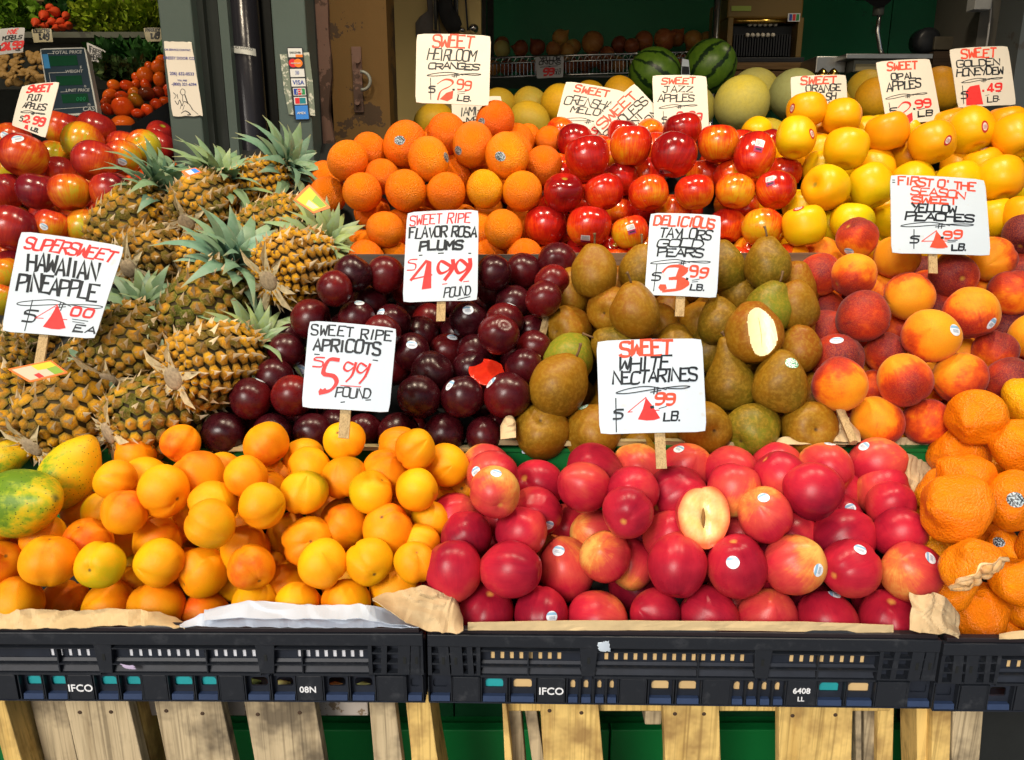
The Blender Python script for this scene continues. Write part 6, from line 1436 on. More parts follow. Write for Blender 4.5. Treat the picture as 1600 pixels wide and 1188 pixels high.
sub(pbox('platform', 1322, 1458, 84, 92, D - .1, .35, m_steel, None, bevel=.002), t); sub(pbox('body', 1334, 1452, 93, 113, D - .08, .3, m_grey, None, bevel=.003), t); sub(pbox('label_plate', 1337, 1372, 100, 111, D - .083, .002, colr('plate_cream', .35, .3, .16), None), t)
tag(pbox('steel_tray', 1275, 1322, 88, 114, D - .02, .2, m_steel, bevel=.003), 'bright steel tray left of the platform scale', 'tray')
tag(pbox('card_reader', 1460, 1512, 57, 78, 3.0, .12, plain('reader_brown', (.08, .07, .05), .5), bevel=.003), 'dull brown card reader box right of the scale', 'card reader')
m = MB(); c_ = wp(1450, 64, 3.02); m.tube([c_ + Vector((0, .05, 0)), c_, c_ + Vector((0, -.01, 0))], [.045, .045, .03], 18); tag(m.build('black_spool', m_black, smooth=True), 'round black spool beside the card reader', 'spool')
tag(pbox('wooden_box', 1458, 1520, 80, 108, 2.98, .25, wood('box_brown', (.07, .045, .03), (.045, .03, .02), None, 0), bevel=.002), 'dark brown box under the card reader', 'box')
cab = thing('electrical_cabinet', 'grey steel cabinet with junction box and hanging cords', 'cabinet', wp(1555, 110, 2.85)); D = 2.85
m_cab = painted('cabinet_grey', (.12, .115, .1), (.08, .08, .07), .45, .7, 8)
sub(pbox('panel', 1526, 1560, -10, 130, D, .3, m_cab, None, zb=0, zt=2.748), cab); sub(pbox('panel', 1561, 1590, -10, 130, D - .02, .3, m_cab, None, zb=0, zt=2.748), cab)
sub(pbox('junction_box', 1524, 1550, -12, 15, D - .06, .05, plain('box_pale', (.35, .36, .36), .5), None, bevel=.002), cab)
for x in (1549, 1571): m = MB(); m.tube([wp(x, -15, D - .03), wp(x - 1, 20, D - .03), wp(x - 5, 55, D - .03), wp(x - 8, 75, D - .03)], .0028, 6); kid(cab, m, 'cord', m_cardd)
for x in (1492, 1508, 1513): m = MB(); m.tube([wp(x, -15, 3.6), wp(x - 2, 30, 3.6), wp(x - 5, 60, 3.6)], .004, 6); tag(m.build('power_cord', m_ink), {1492: 'black cord hanging straight on the green wall', 1508: 'dark cord between green wall and cabinet', 1513: 'dark cord hanging closest to the junction box'}[x], 'cord')
tag(pbox('side_post', 1589, 1620, -10, 300, 2.0, .1, painted('post_bluegrey', (.1, .12, .13), (.08, .08, .08), .5), zb=0, zt=2.748, yr=90), 'blue-grey steel post at the right edge', 'post')
t = thing('bottle_caps', 'two small gold bells on the counter left of the steel tray', 'bells', wp(1290, 118, 2.7))
for x in (1285, 1302):
    m = MB(); c_ = wp(x, 116, 2.7); m.tube([c_ + Vector((0, 0, -.012)), c_, c_ + Vector((0, 0, .012)), c_ + Vector((0, 0, .018))], [.018, .018, .01, .002], 14); kid(t, m, 'bell', m_brass, True)

# ------------------------------------------------------------------ pineapples
a = NT('pineapple_eye'); g = a.n('ShaderNodeNewGeometry'); at_ = a.n('ShaderNodeAttribute', attribute_name='edge'); oi = a.n('ShaderNodeObjectInfo'); tc = a.n('ShaderNodeTexCoord')
sc = a.n('ShaderNodeSeparateColor'); a.l(oi.outputs['Color'], sc.inputs[0])
nz = a.noise(tc.outputs['Object'], 1.4, 4); nf = a.noise(tc.outputs['Object'], 22, 4, .7)
f = a.math('ADD', a.math('MULTIPLY', g.outputs['Random Per Island'], .5), a.math('ADD', a.math('MULTIPLY', a.math('SUBTRACT', nz, .5), 1.9), sc.outputs[0]))
c = a.ramp(f, [(0, (.07, .085, .006)), (.22, (.17, .12, .012)), (.42, (.36, .17, .02)), (.62, (.62, .28, .015)), (1, (.85, .42, .008))])
c = a.mix(a.ramp(at_.outputs['Fac'], [(.1, (0, 0, 0)), (.55, (.25, .25, .25)), (1, (.85, .85, .85))]), c, a.mix(sc.outputs[1], (.13, .17, .015), (.17, .07, .015)))
c = a.mix(a.ramp(nf, [(.5, (0, 0, 0)), (.7, (.7, .7, .7))]), c, (.42, .28, .12))
a.l(c, a.b.inputs['Base Color']); a.b.inputs['Specular IOR Level'].default_value = .2; a.b.inputs['Roughness'].default_value = .5; a.bump(nf, .5, .03); m_eye = a.m
m_bract = leafmat('pineapple_bract', (.2, .12, .04), (.6, .48, .3), .65); m_core = plain('pineapple_core', (.05, .035, .012), .8)
a = NT('crown_leaf'); at_ = a.n('ShaderNodeAttribute', attribute_name='edge'); oi = a.n('ShaderNodeObjectInfo'); sc = a.n('ShaderNodeSeparateColor'); a.l(oi.outputs['Color'], sc.inputs[0]); tc = a.n('ShaderNodeTexCoord')
c = a.mix(sc.outputs[0], (.12, .25, .17), (.3, .38, .09)); c = a.mix(a.ramp(at_.outputs['Fac'], [(.0, (.5, .5, .5)), (.3, (0, 0, 0)), (.85, (0, 0, 0)), (1, (.9, .9, .9))]), c, (.3, .27, .13))
nn = a.noise(tc.outputs['Object'], 9, 4); c = a.mix(a.ramp(nn, [(.4, (0, 0, 0)), (.75, (.6, .6, .6))]), c, (.25, .36, .28)); a.l(c, a.b.inputs['Base Color']); a.b.inputs['Roughness'].default_value = .45; m_leaf = a.m
def pine_mesh(seed, rows=10, per=12):
    rr_ = random.Random(seed); vs = []; fs = []; mi = []; ed = []
    fn = f_prof(PINE, 0)[0]
    def S(t, p): q, z = fn(t, p, 0); return Vector((q * math.cos(p), q * math.sin(p), z))
    def N(t, p):
        e = .02; a_ = S(min(t + e, PI), p) - S(max(t - e, 0), p); b_ = Vector((-math.sin(p), math.cos(p), 0)); n = b_.cross(a_).normalized(); return -n if n.dot(S(t, p)) < 0 else n
    # core
    for i in range(17):
        for j in range(20): vs.append(S(PI * i / 16 * .999 + .0005, 2 * PI * j / 20) * .965); ed.append(1)
    for i in range(16):
        for j in range(20): a_ = i * 20; fs.append((a_ + j, a_ + 20 + j, a_ + 20 + (j + 1) % 20, a_ + (j + 1) % 20)); mi.append(1)
    T0, T1 = .32, PI - .3
    # equal arc rows
    for r in range(rows):
        zc = (r + .5) / rows; t = T0 + (T1 - T0) * zc; hw_t = (T1 - T0) / rows * .62; P0 = S(t, 0); rad = math.hypot(P0.x, P0.y)
        for k in range(per):
            p = 2 * PI * (k + .5 * (r % 2)) / per + r * .12 + rr_.uniform(-.04, .04); hw_p = PI / per * 1.02
            hx = [(0, 1), (.98, .42), (.98, -.42), (0, -1), (-.98, -.42), (-.98, .42)]
            n0 = len(vs); n = N(t, p); jt = rr_.uniform(-.02, .02)
            for sc_, hh, e in ((.97, -.005, 1), (.66, .055, .35), (.3, .085, .0)):
                for x, y in hx:
                    q = S(t - y * hw_t * sc_, p + x * hw_p * sc_); vs.append(q + n * (hh + rr_.uniform(-.022, .022))); ed.append(e)
            vs.append(S(t, p) + n * .07); ed.append(0)
            for ring in range(2):
                for k2 in range(6): a_ = n0 + ring * 6; fs.append((a_ + k2, a_ + 6 + k2, a_ + 6 + (k2 + 1) % 6, a_ + (k2 + 1) % 6)); mi.append(0)
            for k2 in range(6): fs.append((n0 + 12 + k2, n0 + 18, n0 + 12 + (k2 + 1) % 6)); mi.append(0)
            # bract: pointed papery flap rooted at the lower rim, tip lifted over the eye
            n1 = len(vs); b0 = S(t + hw_t * rr_.uniform(.3, .6), p - hw_p * rr_.uniform(.25, .65)) + n * .045; b1 = S(t + hw_t * rr_.uniform(.3, .6), p + hw_p * rr_.uniform(.25, .65)) + n * .045; bm = S(t + hw_t * .1, p) + n * .115
            bl = S(t + hw_t * .15, p - hw_p * .3) + n * .09; br = S(t + hw_t * .15, p + hw_p * .3) + n * .09
            up = (S(t - hw_t * .5, p) - S(t, p)); tip = S(t - hw_t * rr_.uniform(.3, 1.0), p + rr_.uniform(-.45, .45) * hw_p) + n * rr_.uniform(.15, .3)
            bm = bm.lerp(tip, .15); vs += [b0, b1, bm, tip, bl, br]; ed += [0] * 6; fs += [(n1, n1 + 2, n1 + 4), (n1, n1 + 1, n1 + 2), (n1 + 1, n1 + 5, n1 + 2), (n1 + 4, n1 + 2, n1 + 3), (n1 + 2, n1 + 5, n1 + 3)]; mi += [2] * 5
    me = bpy.data.meshes.new('rind'); me.from_pydata(vs, [], fs); me.materials.append(m_eye); me.materials.append(m_core); me.materials.append(m_bract)
    me.polygons.foreach_set('material_index', mi); at2 = me.attributes.new('edge', 'FLOAT', 'POINT'); at2.data.foreach_set('value', ed)
    me.polygons.foreach_set('use_smooth', [q != 2 for q in mi]); me.update(); return me
PINES = [pine_mesh(1, 12, 15), pine_mesh(2, 13, 16), pine_mesh(3, 11, 14)]
def crown_leaf(bend, wd):
    vs = []; ed = []; n = 7
    for i in range(n + 1):
        t = i / n; w_ = wd * (1 - t ** 1.6) * (.75 + .6 * t * (1 - t)) + .004; a_ = bend * t * t; z = t * math.cos(a_ * .6); x = t * math.sin(a_)
        vs += [(x + .25 * w_, -w_, z), (x - .0, 0, z), (x + .25 * w_, w_, z)]; ed += [t] * 3
    fs = []
    for i in range(n):
        a_ = i * 3; fs += [(a_, a_ + 1, a_ + 4, a_ + 3), (a_ + 1, a_ + 2, a_ + 5, a_ + 4)]
    me = bpy.data.meshes.new('leaf'); me.from_pydata(vs, [], fs); me.materials.append(m_leaf); at2 = me.attributes.new('edge', 'FLOAT', 'POINT'); at2.data.foreach_set('value', ed)
    me.polygons.foreach_set('use_smooth', [True] * len(fs)); me.update(); return me
LEAVES = [crown_leaf(.5, .2), crown_leaf(.85, .17), crown_leaf(.25, .2)]
m_straw = plain('dry_leaf', (.55, .45, .26), .7, var=.2, scale=8); m_stump = plain('stump', (.35, .27, .17), .85, var=.3, scale=12)
def pineapple(px, py, wpx, d, label, tint=.5, green=.5, crown=None, cs=1.0, zoff=0, var=0, base=None, yel=.2, lo=1.0):
    Zc = PL_PINE.Z(px, py, .0) + zoff; r = wpx / 2 * Zc / FPX * .88
    t = thing('pineapple', label, 'pineapple', at(px, py, Zc), 'ripe pineapples stacked at the left')
    q = Vector((0, 0, 1)).rotation_difference(camdir(*d)) @ Quaternion((0, 0, 1), R.uniform(0, 6))
    t.rotation_mode = 'QUATERNION'; t.rotation_quaternion = q; t.scale = (r, r, r * lo)
    b = bpy.data.objects.new('rind', PINES[var]); link(b, t); b.color = (tint - .36, green, 0, 1)
    if base is not None:
        m = MB(); m.tube([(0, 0, -1.2), (0, 0, -1.36), (0, 0, -1.4)], [.3, .28, .2], 14); o = m.build('stump', m_stump, t, True)
        for i in range(base):
            a_ = 2 * PI * i / base + R.uniform(-.3, .3); L = R.uniform(.5, .95); c_, s_ = math.cos(a_), math.sin(a_); m = MB()
            m.add([(c_ * .25 - s_ * .12, s_ * .25 + c_ * .12, -1.34), (c_ * .25 + s_ * .12, s_ * .25 - c_ * .12, -1.34), (c_ * (.25 + L * .6) + s_ * .1, s_ * (.25 + L * .6) - c_ * .1, -1.42), (c_ * (.25 + L), s_ * (.25 + L), -1.36 + .1 * R.random()), (c_ * (.25 + L * .6) - s_ * .1, s_ * (.25 + L * .6) + c_ * .1, -1.42)], [(0, 1, 2, 3, 4)])
            m.build('dry_leaf', m_straw, t)
    if crown:
        e = bpy.data.objects.new('crown', None); e.empty_display_size = .1; link(e, t); e.location = (0, 0, 1.22)
        m = MB(); m.tube([(0, 0, -.1), (0, 0, .5)], [.2, .1], 8); m.build('crown_core', m_leaf, e)
        # tilt the crown so that it points to its place in the photo
        tgt = at(crown[0], crown[1], Zc + .03 + crown[2]); base_w = t.location + q @ Vector((0, 0, 1.22 * r * lo)); dl = q.inverted() @ (tgt - base_w).normalized()
        e.rotation_mode = 'QUATERNION'; e.rotation_quaternion = Vector((0, 0, 1)).rotation_difference(dl); e.scale = (1, 1, 1 / lo)
        N = 46
        for i in range(N):
            f_ = i / N; a_ = i * 2.39996; tilt = 1.35 - 1.2 * f_ + R.uniform(-.1, .1); L = cs * .9 * (.62 + .75 * math.sin(PI * min(1, f_ * .95 + .12)) ** .8) * R.uniform(.85, 1.15)
            o = bpy.data.objects.new('leaf', LEAVES[i % 3]); link(o, e); o.location = (math.cos(a_) * .16 * (1 - f_), math.sin(a_) * .16 * (1 - f_), .02 + .42 * f_)
            o.rotation_euler = (0, tilt, a_); o.scale = (L, L * 1.15, L); o.color = (min(1, max(0, yel + R.uniform(-.2, .25))), 0, 0, 1)
    return t
pineapple(205, 348, 112, (.5, .75, -.35), 'pineapple beside the striped apples, yellow at its lower left', .62, .3, (290, 215, -.03, 42), 1.5, .02, 0, yel=.15)
pineapple(318, 320, 106, (.1, .6, -.8), 'tall pineapple at the back, crown against the dark pipe', .62, .4, (362, 225, -.02, 42), 1.5, .0, 2, base=5, yel=.35)
pineapple(405, 288, 88, (.55, .5, -.6), 'small orange pineapple at the back under the rightmost back crown', .95, .8, (475, 240, -.03, 42), 1.7, .06, 1, yel=.1)
pineapple(430, 355, 100, (.6, .5, -.6), 'green-brown pineapple behind the paper tag by the oranges', .55, .1, None, 1, .03, 1)
pineapple(243, 403, 112, (.2, .38, -.9), 'brown pineapple right of the pineapple sign top corner', .55, .6, None, 1, .03, 2, base=6)
pineapple(318, 402, 92, (.3, .6, -.7), 'yellow pineapple peeking out behind the big blue-green crown', .95, .7, None, 1, .05, 1, base=4)
pineapple(462, 415, 122, (.34, .44, -.83), 'golden spiny pineapple touching the plums, dry base facing out', .98, .9, (548, 335, -.04, 40), 1.3, .0, 1, base=7, yel=.6)
pineapple(322, 478, 130, (.35, .75, -.4), 'green-seamed pineapple with the largest upright crown', .5, .05, (392, 365, -.04, 42), 1.45, .0, 0, yel=.05)
pineapple(200, 542, 128, (.06, .7, -.7), 'plump pineapple right of the pineapple sign', .55, .35, (222, 425, -.05, 40), 1.15, -.01, 2, base=6, yel=.25)
pineapple(336, 570, 142, (.41, .26, -.87), 'pineapple with a star of dry cream leaves on its base', .75, .6, (440, 470, -.03, 40), 1.2, -.02, 1, base=5, yel=.55)
pineapple(112, 642, 142, (.3, .6, -.7), 'pineapple standing behind the ripe papaya', .72, .5, (105, 545, -.02, 30), .9, .0, 2, base=6, yel=.2)
pineapple(250, 648, 140, (.6, .3, -.7), 'pineapple lying sideways behind the apricots', .6, .1, None, 1, .01, 0, base=5)
pineapple(22, 645, 132, (-.55, .65, -.5), 'pineapple at the left edge above the green papaya', .68, .15, None, 1, .02, 0)
pineapple(-2, 560, 92, (-.6, .6, -.5), 'pineapple partly cut off under the pineapple sign corner', .5, .4, None, 1, .06, 2)
# buried ones that close the gaps
for x, y, w_ in ((130, 575, 95), (60, 520, 95)):
    pineapple(x, y, w_, (R.uniform(-.6, .6), .6, -.5), 'pineapple buried under the top layer of pineapples', .5, .5, None, 1, .17, R.randrange(3))
for o in SC.objects:
    if o.get('label') == 'pineapple buried under the top layer of pineapples': o['group'] = 'pineapples buried in the heap'

# papayas
for (x, y, r, d, c_, dk, lab, zo) in ((2, 716, 30, (.95, .25, .1), .22, 0, 'green papaya at the left edge, farthest back', .05), (106, 742, 41, (.42, .85, -.35), .55, 0, 'ripe orange papaya standing beside the apricots', .02), (30, 787, 52, (.85, .15, .42), .12, 0, 'mottled green and yellow papaya with its stem end out', -.02)):
    Z = PL_FRONT.Z(x, y) + zo; r_ = r * Z / FPX; ob = bpy.data.objects.new('papaya', get_mesh('papaya', 1 if x > 50 else 0)); link(ob)
    ob.matrix_basis = Matrix.Translation(at(x, y, Z - .035)) @ (Vector((0, 0, 1)).rotation_difference(camdir(*d)) @ Quaternion((0, 0, 1), 1.0 + x)).to_matrix().to_4x4() @ Matrix.Diagonal((r_, r_, r_, 1)); ob.color = (c_, 0, 0, 1); tag(ob, lab, 'papaya', 'papayas beside the apricots')

# fruit tags and papers
def tagcard(label, cor, Z, cols, bow=0):
    c = Card(cor, Z, .5, bow, .0006); t = thing('paper_tag', label, 'tag', c.loc, 'paper tags on the pineapples'); c.sheet(cols[0], 'card', t)
    for i, (pts, mt) in enumerate(cols[1]): m = MB(); c.k = i; c.fill(m, pts[::-1]); kid(t, m, 'print', mt)
or_ = colr('tag_orange', .72, .16, .03); ye = colr('tag_yellow', .75, .48, .03); gn = colr('tag_green', .2, .35, .04); pal = colr('tag_pale', .5, .45, .33)
tagcard('orange-edged pineapple tag propped between crowns by the oranges', [(458, 312), (483, 288), (517, 325), (490, 334)], 1.22, (or_, [([(.08, .1), (.92, .08), (.9, .9), (.1, .9)], ye), ([(.5, .5), (.9, .4), (.9, .88), (.55, .88)], gn), ([(.15, .5), (.45, .4), (.5, .85), (.2, .8)], pal)]))
tagcard('orange-edged pineapple tag lying at the lower left', [(11, 577), (80, 563), (107, 583), (46, 598)], 1.05, (or_, [([(.06, .1), (.95, .08), (.95, .9), (.08, .9)], pal), ([(.5, .08), (.95, .08), (.95, .5), (.5, .45)], ye), ([(.7, .45), (.95, .4), (.95, .9), (.7, .9)], gn), ([(.3, .65), (.45, .6), (.45, .88), (.3, .9)], m_red)]))
tagcard('small blue and orange tag behind the tall pineapple', [(283, 268), (306, 262), (316, 270), (292, 277)], 1.26, (or_, [([(.2, .15), (.9, .1), (.95, .8), (.25, .85)], m_card), ([(.6, .1), (.9, .1), (.95, .8), (.6, .8)], m_lb)]))
m_kraft = None
a = NT('crumpled_kraft'); tc = a.n('ShaderNodeTexCoord'); nz = a.noise(tc.outputs['Object'], 30, 5, .6); a.l(a.ramp(nz, [(.3, (.42, .31, .17)), (.7, (.56, .42, .24))]), a.b.inputs['Base Color']); a.b.inputs['Roughness'].default_value = .75
vo = a.n('ShaderNodeTexVoronoi'); vo.inputs['Scale'].default_value = 28; a.l(tc.outputs['Object'], vo.inputs['Vector']); a.bump(vo.outputs['Distance'], .5, .004); m_kraft = a.m
m_kraftl = plain('kraft_light', (.55, .42, .23), .75, var=.12, scale=30, bump=.3)
a = NT('white_tissue'); tc = a.n('ShaderNodeTexCoord'); a.b.inputs['Base Color'].default_value = (.48, .55, .66, 1); a.b.inputs['Roughness'].default_value = .7
vo = a.n('ShaderNodeTexVoronoi'); vo.inputs['Scale'].default_value = 22; a.l(tc.outputs['Object'], vo.inputs['Vector']); a.bump(vo.outputs['Distance'], .35, .004); m_tissue = a.m
def paper(name, label, cols, mat, amp=.003, D0=.823, D1=.85, nv=12, thick=.0008, group=None, fold=0):
    """cols: (x, y_low, y_up) columns in photo pixels; the sheet runs from depth D0 at its low edge to D1 at its top"""
    P = bez([(c_[0], c_[1], c_[2]) for c_ in cols], 12); m = MB(); nv = max(nv, 12) if amp > .001 else 3; vs = []; nu = len(P)
    for p in P:
        for j in range(nv + 1):
            t = j / nv; y = p.y + (p.z - p.y) * t; D = D0 + (D1 - D0) * t
            q = wp(p.x, y, D); tri = lambda f_: abs((f_ % 1) - .5) * 2; nn_ = tri(noise.noise(Vector((q.x * 16, q.z * 22 + D * 9, 3))) * 2.6) * amp * 2.0 + tri(noise.noise(Vector((q.x * 40, q.z * 40, 7))) * 2.2) * amp * .7; q += Vector((0, 0, noise.noise(Vector((q.x * 70, 0, 5))) * amp * .5))
            vs.append(q + Vector((0, -nn_, nn_ * .3)))
    fs = [(i * (nv + 1) + j, (i + 1) * (nv + 1) + j, (i + 1) * (nv + 1) + j + 1, i * (nv + 1) + j + 1) for i in range(nu - 1) for j in range(nv)]
    m.add(vs, fs); o = m.build(name, mat, smooth=False); s_ = o.modifiers.new('thickness', 'SOLIDIFY'); s_.thickness = thick; tag(o, label, 'paper', group); return o
paper('paper_liner', 'tan paper edge along the front of the apricots', [(-80, 982, 950), (0, 982, 952), (60, 981, 950), (120, 979, 953), (180, 976, 950), (240, 976, 954), (292, 980, 970)], m_kraftl, .003)
paper('paper_liner', 'white folded paper along the front right of the apricots', [(282, 978, 974), (305, 978, 964), (322, 978, 958), (380, 978, 960), (450, 979, 962), (520, 979, 962), (575, 979, 962), (610, 979, 966), (642, 979, 974)], m_tissue, .0018, .818, .835)
paper('paper_liner', 'upper white fold resting against the front apricots', [(321, 968, 952), (350, 966, 946), (392, 964, 938), (450, 966, 942), (510, 966, 945), (560, 966, 943), (590, 970, 947), (620, 974, 958), (655, 980, 975)], m_tissue, .0022, .814, .84)
paper('paper_liner', 'crumpled brown paper between the apricots and nectarines', [(583, 938, 932), (610, 952, 925), (640, 972, 918), (665, 984, 915), (690, 986, 924), (712, 988, 935), (724, 984, 965)], m_kraft, .003, .80, .85, 10)
paper('paper_liner', 'straight tan cardboard edge in front of the nectarines', [(731, 985, 973), (900, 985, 970), (1100, 985, 971), (1250, 987, 972), (1396, 990, 977)], m_kraftl, .0005, .826, .828, 3, .0015)
paper('paper_liner', 'creased brown paper between nectarines and mandarins at the top', [(1388, 740, 684), (1410, 770, 684), (1430, 790, 682), (1450, 800, 681), (1475, 780, 680)], m_kraft, .003, 1.03, 1.1, 10)
paper('paper_liner', 'creased brown paper beside the frontmost mandarin', [(1420, 984, 925), (1436, 986, 930), (1455, 988, 925), (1478, 990, 935), (1496, 996, 960)], m_kraft, .003, .80, .84, 8)
paper('paper_liner', 'folded brown paper corner left of the pear heap', [(782, 686, 665), (790, 686, 652), (800, 684, 650), (806, 684, 660)], m_kraft, .003, 1.03, 1.06)
paper('paper_liner', 'brown paper bag edge in front of the rightmost pear', [(1212, 694, 688), (1225, 694, 682), (1250, 694, 686), (1290, 694, 690), (1335, 694, 684)], m_kraft, .003, 1.045, 1.06)
paper('paper_liner', 'brown paper fold between the pears and the peaches', [(1296, 690, 660), (1310, 690, 648), (1322, 690, 655), (1338, 690, 672)], m_kraft, .006, 1.05, 1.09)
paper('paper_liner', 'tan paper scrap right of the mandarins front edge', [(1560, 998, 990), (1580, 998, 986), (1620, 998, 984)], m_kraftl, .001, .82, .83)
# stray bits stuck to the crates
for (cor, lab, mt) in (([(934, 1005), (950, 1002), (953, 1018), (936, 1017)], 'torn white sticker scrap on the crate marked 6408', m_card), ([(189, 1038), (208, 1040), (212, 1046), (194, 1044)], 'lilac scrap stuck on the crate marked 08N', colr('scrap_lilac', .5, .42, .6))):
    c = on_plane(Card([(0, 0), (1, 0), (1, 1), (0, 1)], 1, 0, .0005, .0006), cor, .8215); o = c.sheet(mt, 'sticker_scrap', None, .12); tag(o, lab, 'scrap')
c = on_plane(Card([(0, 0), (1, 0), (1, 1), (0, 1)], 1, 0, 0, .0006), [(816, 701), (833, 701), (833, 709), (816, 709)], 1.07); o = c.sheet(m_card, 'sticker_scrap', None, .1); tag(o, 'small white fruit sticker stuck on the green riser', 'scrap')
# seed pods seen through the crate openings
for x, y, lab, mt in ((392, 1068, 'dry green leaf scrap behind the crate opening', colr('pod_green', .2, .3, .1)), (438, 1070, 'yellowed husk behind the crate opening', colr('pod_straw', .45, .42, .15)), (523, 1073, 'peach-tinted almond shape in the crate opening', colr('pod_peach', .7, .4, .15)), (567, 1073, 'pale green pod in the crate opening', colr('pod_pale', .5, .55, .2))):
    c_ = wp(x, y, .856); m = MB(); m.tube([c_ + Vector((-.012, 0, -.003)), c_ + Vector((-.006, 0, 0)), c_, c_ + Vector((.007, 0, .001)), c_ + Vector((.013, 0, .003))], [.001, .0045, .006, .004, .0008], 8); tag(m.build('seed_pod', mt, smooth=True), lab, 'pod')

# ------------------------------------------------------------------ handwritten signs
K = dict
sign('white SUPERSWEET HAWAIIAN PINEAPPLE sign tilted over the pineapples', [(32, 361), (195, 385), (148, 530), (2, 518)], 1.12, m_card, [
    ('t', 'r', 'SUPERSWEET', .07, .93, .055, .17, K(w=.0030, slant=.2, gap=.12, tilt=.02)), ('t', 'k', 'HAWAIIAN', .15, .84, .22, .38, K(w=.0034, slant=-.05, gap=.15, tilt=.03)),
    ('t', 'k', 'PINEAPPLE', .08, .9, .43, .59, K(w=.0034, slant=-.02, gap=.1, tilt=.03)), ('s', 'k', .12, .98, .665, .07), ('l', 'k', [(.27, .68), (.255, .98)], .0018), ('t', 'k', '$', .2, .33, .77, .9, K(w=.0026)), ('4', 'r', .34, .70, .24, 1.3),
    ('t', 'r', '00', .69, .9, .71, .79, K(w=.0028, gap=.5, chisel=.8)), ('l', 'k', [(.72, .825), (.88, .83)], .0012), ('l', 'k', [(.73, .85), (.85, .855)], .0012), ('t', 'k', 'EA', .76, .98, .88, .94, K(w=.0022))], (.44, .05), lean=.3)
sign('white SWEET RIPE FLAVOR ROSA PLUMS 4.99 sign over the plums', [(636, 332), (748, 328), (746, 470), (629, 473)], 1.2, m_card, [
    ('t', 'r', 'SWEET RIPE', .05, .88, .05, .15, K(w=.0019, slant=.05)), ('t', 'k', 'FLAVOR ROSA', .05, .97, .19, .3, K(w=.0026, slant=.05, gap=.18)), ('t', 'k', 'PLUMS', .2, .78, .35, .44, K(w=.0034, slant=.05)), ('l', 'k', [(.2, .495), (.5, .48), (.9, .487)], .0024),
    ('t', 'r', '$', .04, .15, .54, .67, K(w=.0018)), ('c', 'r', [(.3, .56), (.1, .76)], .0055, .7), ('c', 'r', [(.1, .755), (.38, .715)], .003), ('f', 'r', [(.31, .55), (.37, .57), (.38, .86), (.25, .87), (.27, .74)]),
    ('c', 'r', [(.62, .62), (.5, .57), (.46, .64), (.5, .7), (.6, .67), (.66, .6)], .0055), ('c', 'r', [(.66, .56), (.66, .65), (.56, .77)], .0062, .8), ('c', 'r', [(.86, .62), (.76, .56), (.7, .63), (.74, .7), (.83, .67), (.88, .6)], .0055), ('c', 'r', [(.89, .55), (.89, .65), (.77, .78)], .0062, .8),
    ('l', 'r', [(.53, .82), (.88, .79)], .0018), ('t', 'k', 'POUND', .55, .9, .87, .96, K(w=.0019, gap=.15, tilt=-.03)), ('l', 'k', [(.74, .985), (.9, .955)], .002)], (.52, .03), lean=.2)
sign('white SWEET RIPE APRICOTS 5.99 sign above the apricots', [(483, 501), (620, 513), (608, 645), (471, 637)], 1.0, m_card, [
    ('t', 'k', 'SWEET RIPE', .04, .95, .05, .16, K(w=.0020, slant=.03, gap=.35, tilt=.01)), ('t', 'k', 'APRICOTS', .08, .84, .21, .34, K(w=.0027, slant=.04, gap=.25, tilt=.0)), ('l', 'k', [(.1, .39), (.82, .41)], .0018), ('t', 'r', '$', .09, .2, .42, .54, K(w=.0018)),
    ('c', 'r', [(.38, .44), (.27, .45), (.22, .6), (.34, .63), (.38, .7), (.32, .79), (.2, .83)], .006, .55), ('c', 'r', [(.2, .8), (.23, .81), (.26, .79)], .005, .9), ('c', 'r', [(.55, .48), (.48, .46), (.45, .53), (.5, .56), (.57, .5)], .003), ('c', 'r', [(.58, .46), (.55, .6), (.49, .68)], .004),
    ('c', 'r', [(.7, .49), (.63, .46), (.6, .54), (.65, .57), (.72, .5)], .003), ('c', 'r', [(.74, .46), (.7, .6), (.64, .69)], .004), ('l', 'r', [(.43, .73), (.66, .73)], .0013), ('t', 'k', 'POUND', .38, .77, .76, .86, K(w=.0019, gap=.12, tilt=-.01)), ('l', 'k', [(.45, .92), (.78, .87)], .002)], (.5, .035), lean=.25)
sign('white DELICIOUS TAYLORS GOLD PEARS sign standing in the pears', [(1016, 333), (1127, 337), (1120, 466), (1007, 461)], 1.17, m_card, [
    ('t', 'o', 'DELICIOUS', .06, .9, .04, .15, K(w=.0030, gap=.18, tilt=.02)), ('t', 'k', 'TAYLORS', .14, .86, .19, .3, K(w=.0022, gap=.15, tilt=.02)), ('t', 'k', 'GOLD', .12, .75, .33, .42, K(w=.0020, gap=.08)), ('t', 'k', 'PEARS', .14, .76, .44, .53, K(w=.0022, gap=.08)), ('s', 'k', .06, .88, .575, .05),
    ('l', 'k', [(.14, .63), (.12, .95)], .0014), ('t', 'k', '$', .08, .19, .73, .84, K(w=.0022)), ('c', 'o', [(.23, .72), (.3, .66), (.45, .65), (.55, .7), (.48, .77), (.33, .8)], .006, .35), ('c', 'o', [(.33, .8), (.5, .8), (.58, .86), (.48, .92), (.25, .95)], .006, .35), ('f', 'o', [(.2, .87), (.28, .87), (.3, .92), (.22, .95), (.18, .91)]), ('f', 'o', [(.45, .65), (.58, .66), (.55, .73), (.4, .8)]), ('f', 'o', [(.43, .8), (.58, .82), (.56, .88), (.42, .93)]),
    ('t', 'k', '.', .56, .6, .7, .8, K(w=.0035)), ('t', 'o', '99', .6, .83, .66, .77, K(w=.0032)), ('l', 'k', [(.64, .81), (.74, .79)], .0012), ('l', 'k', [(.64, .83), (.72, .82)], .0012), ('t', 'k', 'LB.', .62, .84, .86, .92, K(w=.002))], (.5, .03), lean=.2)
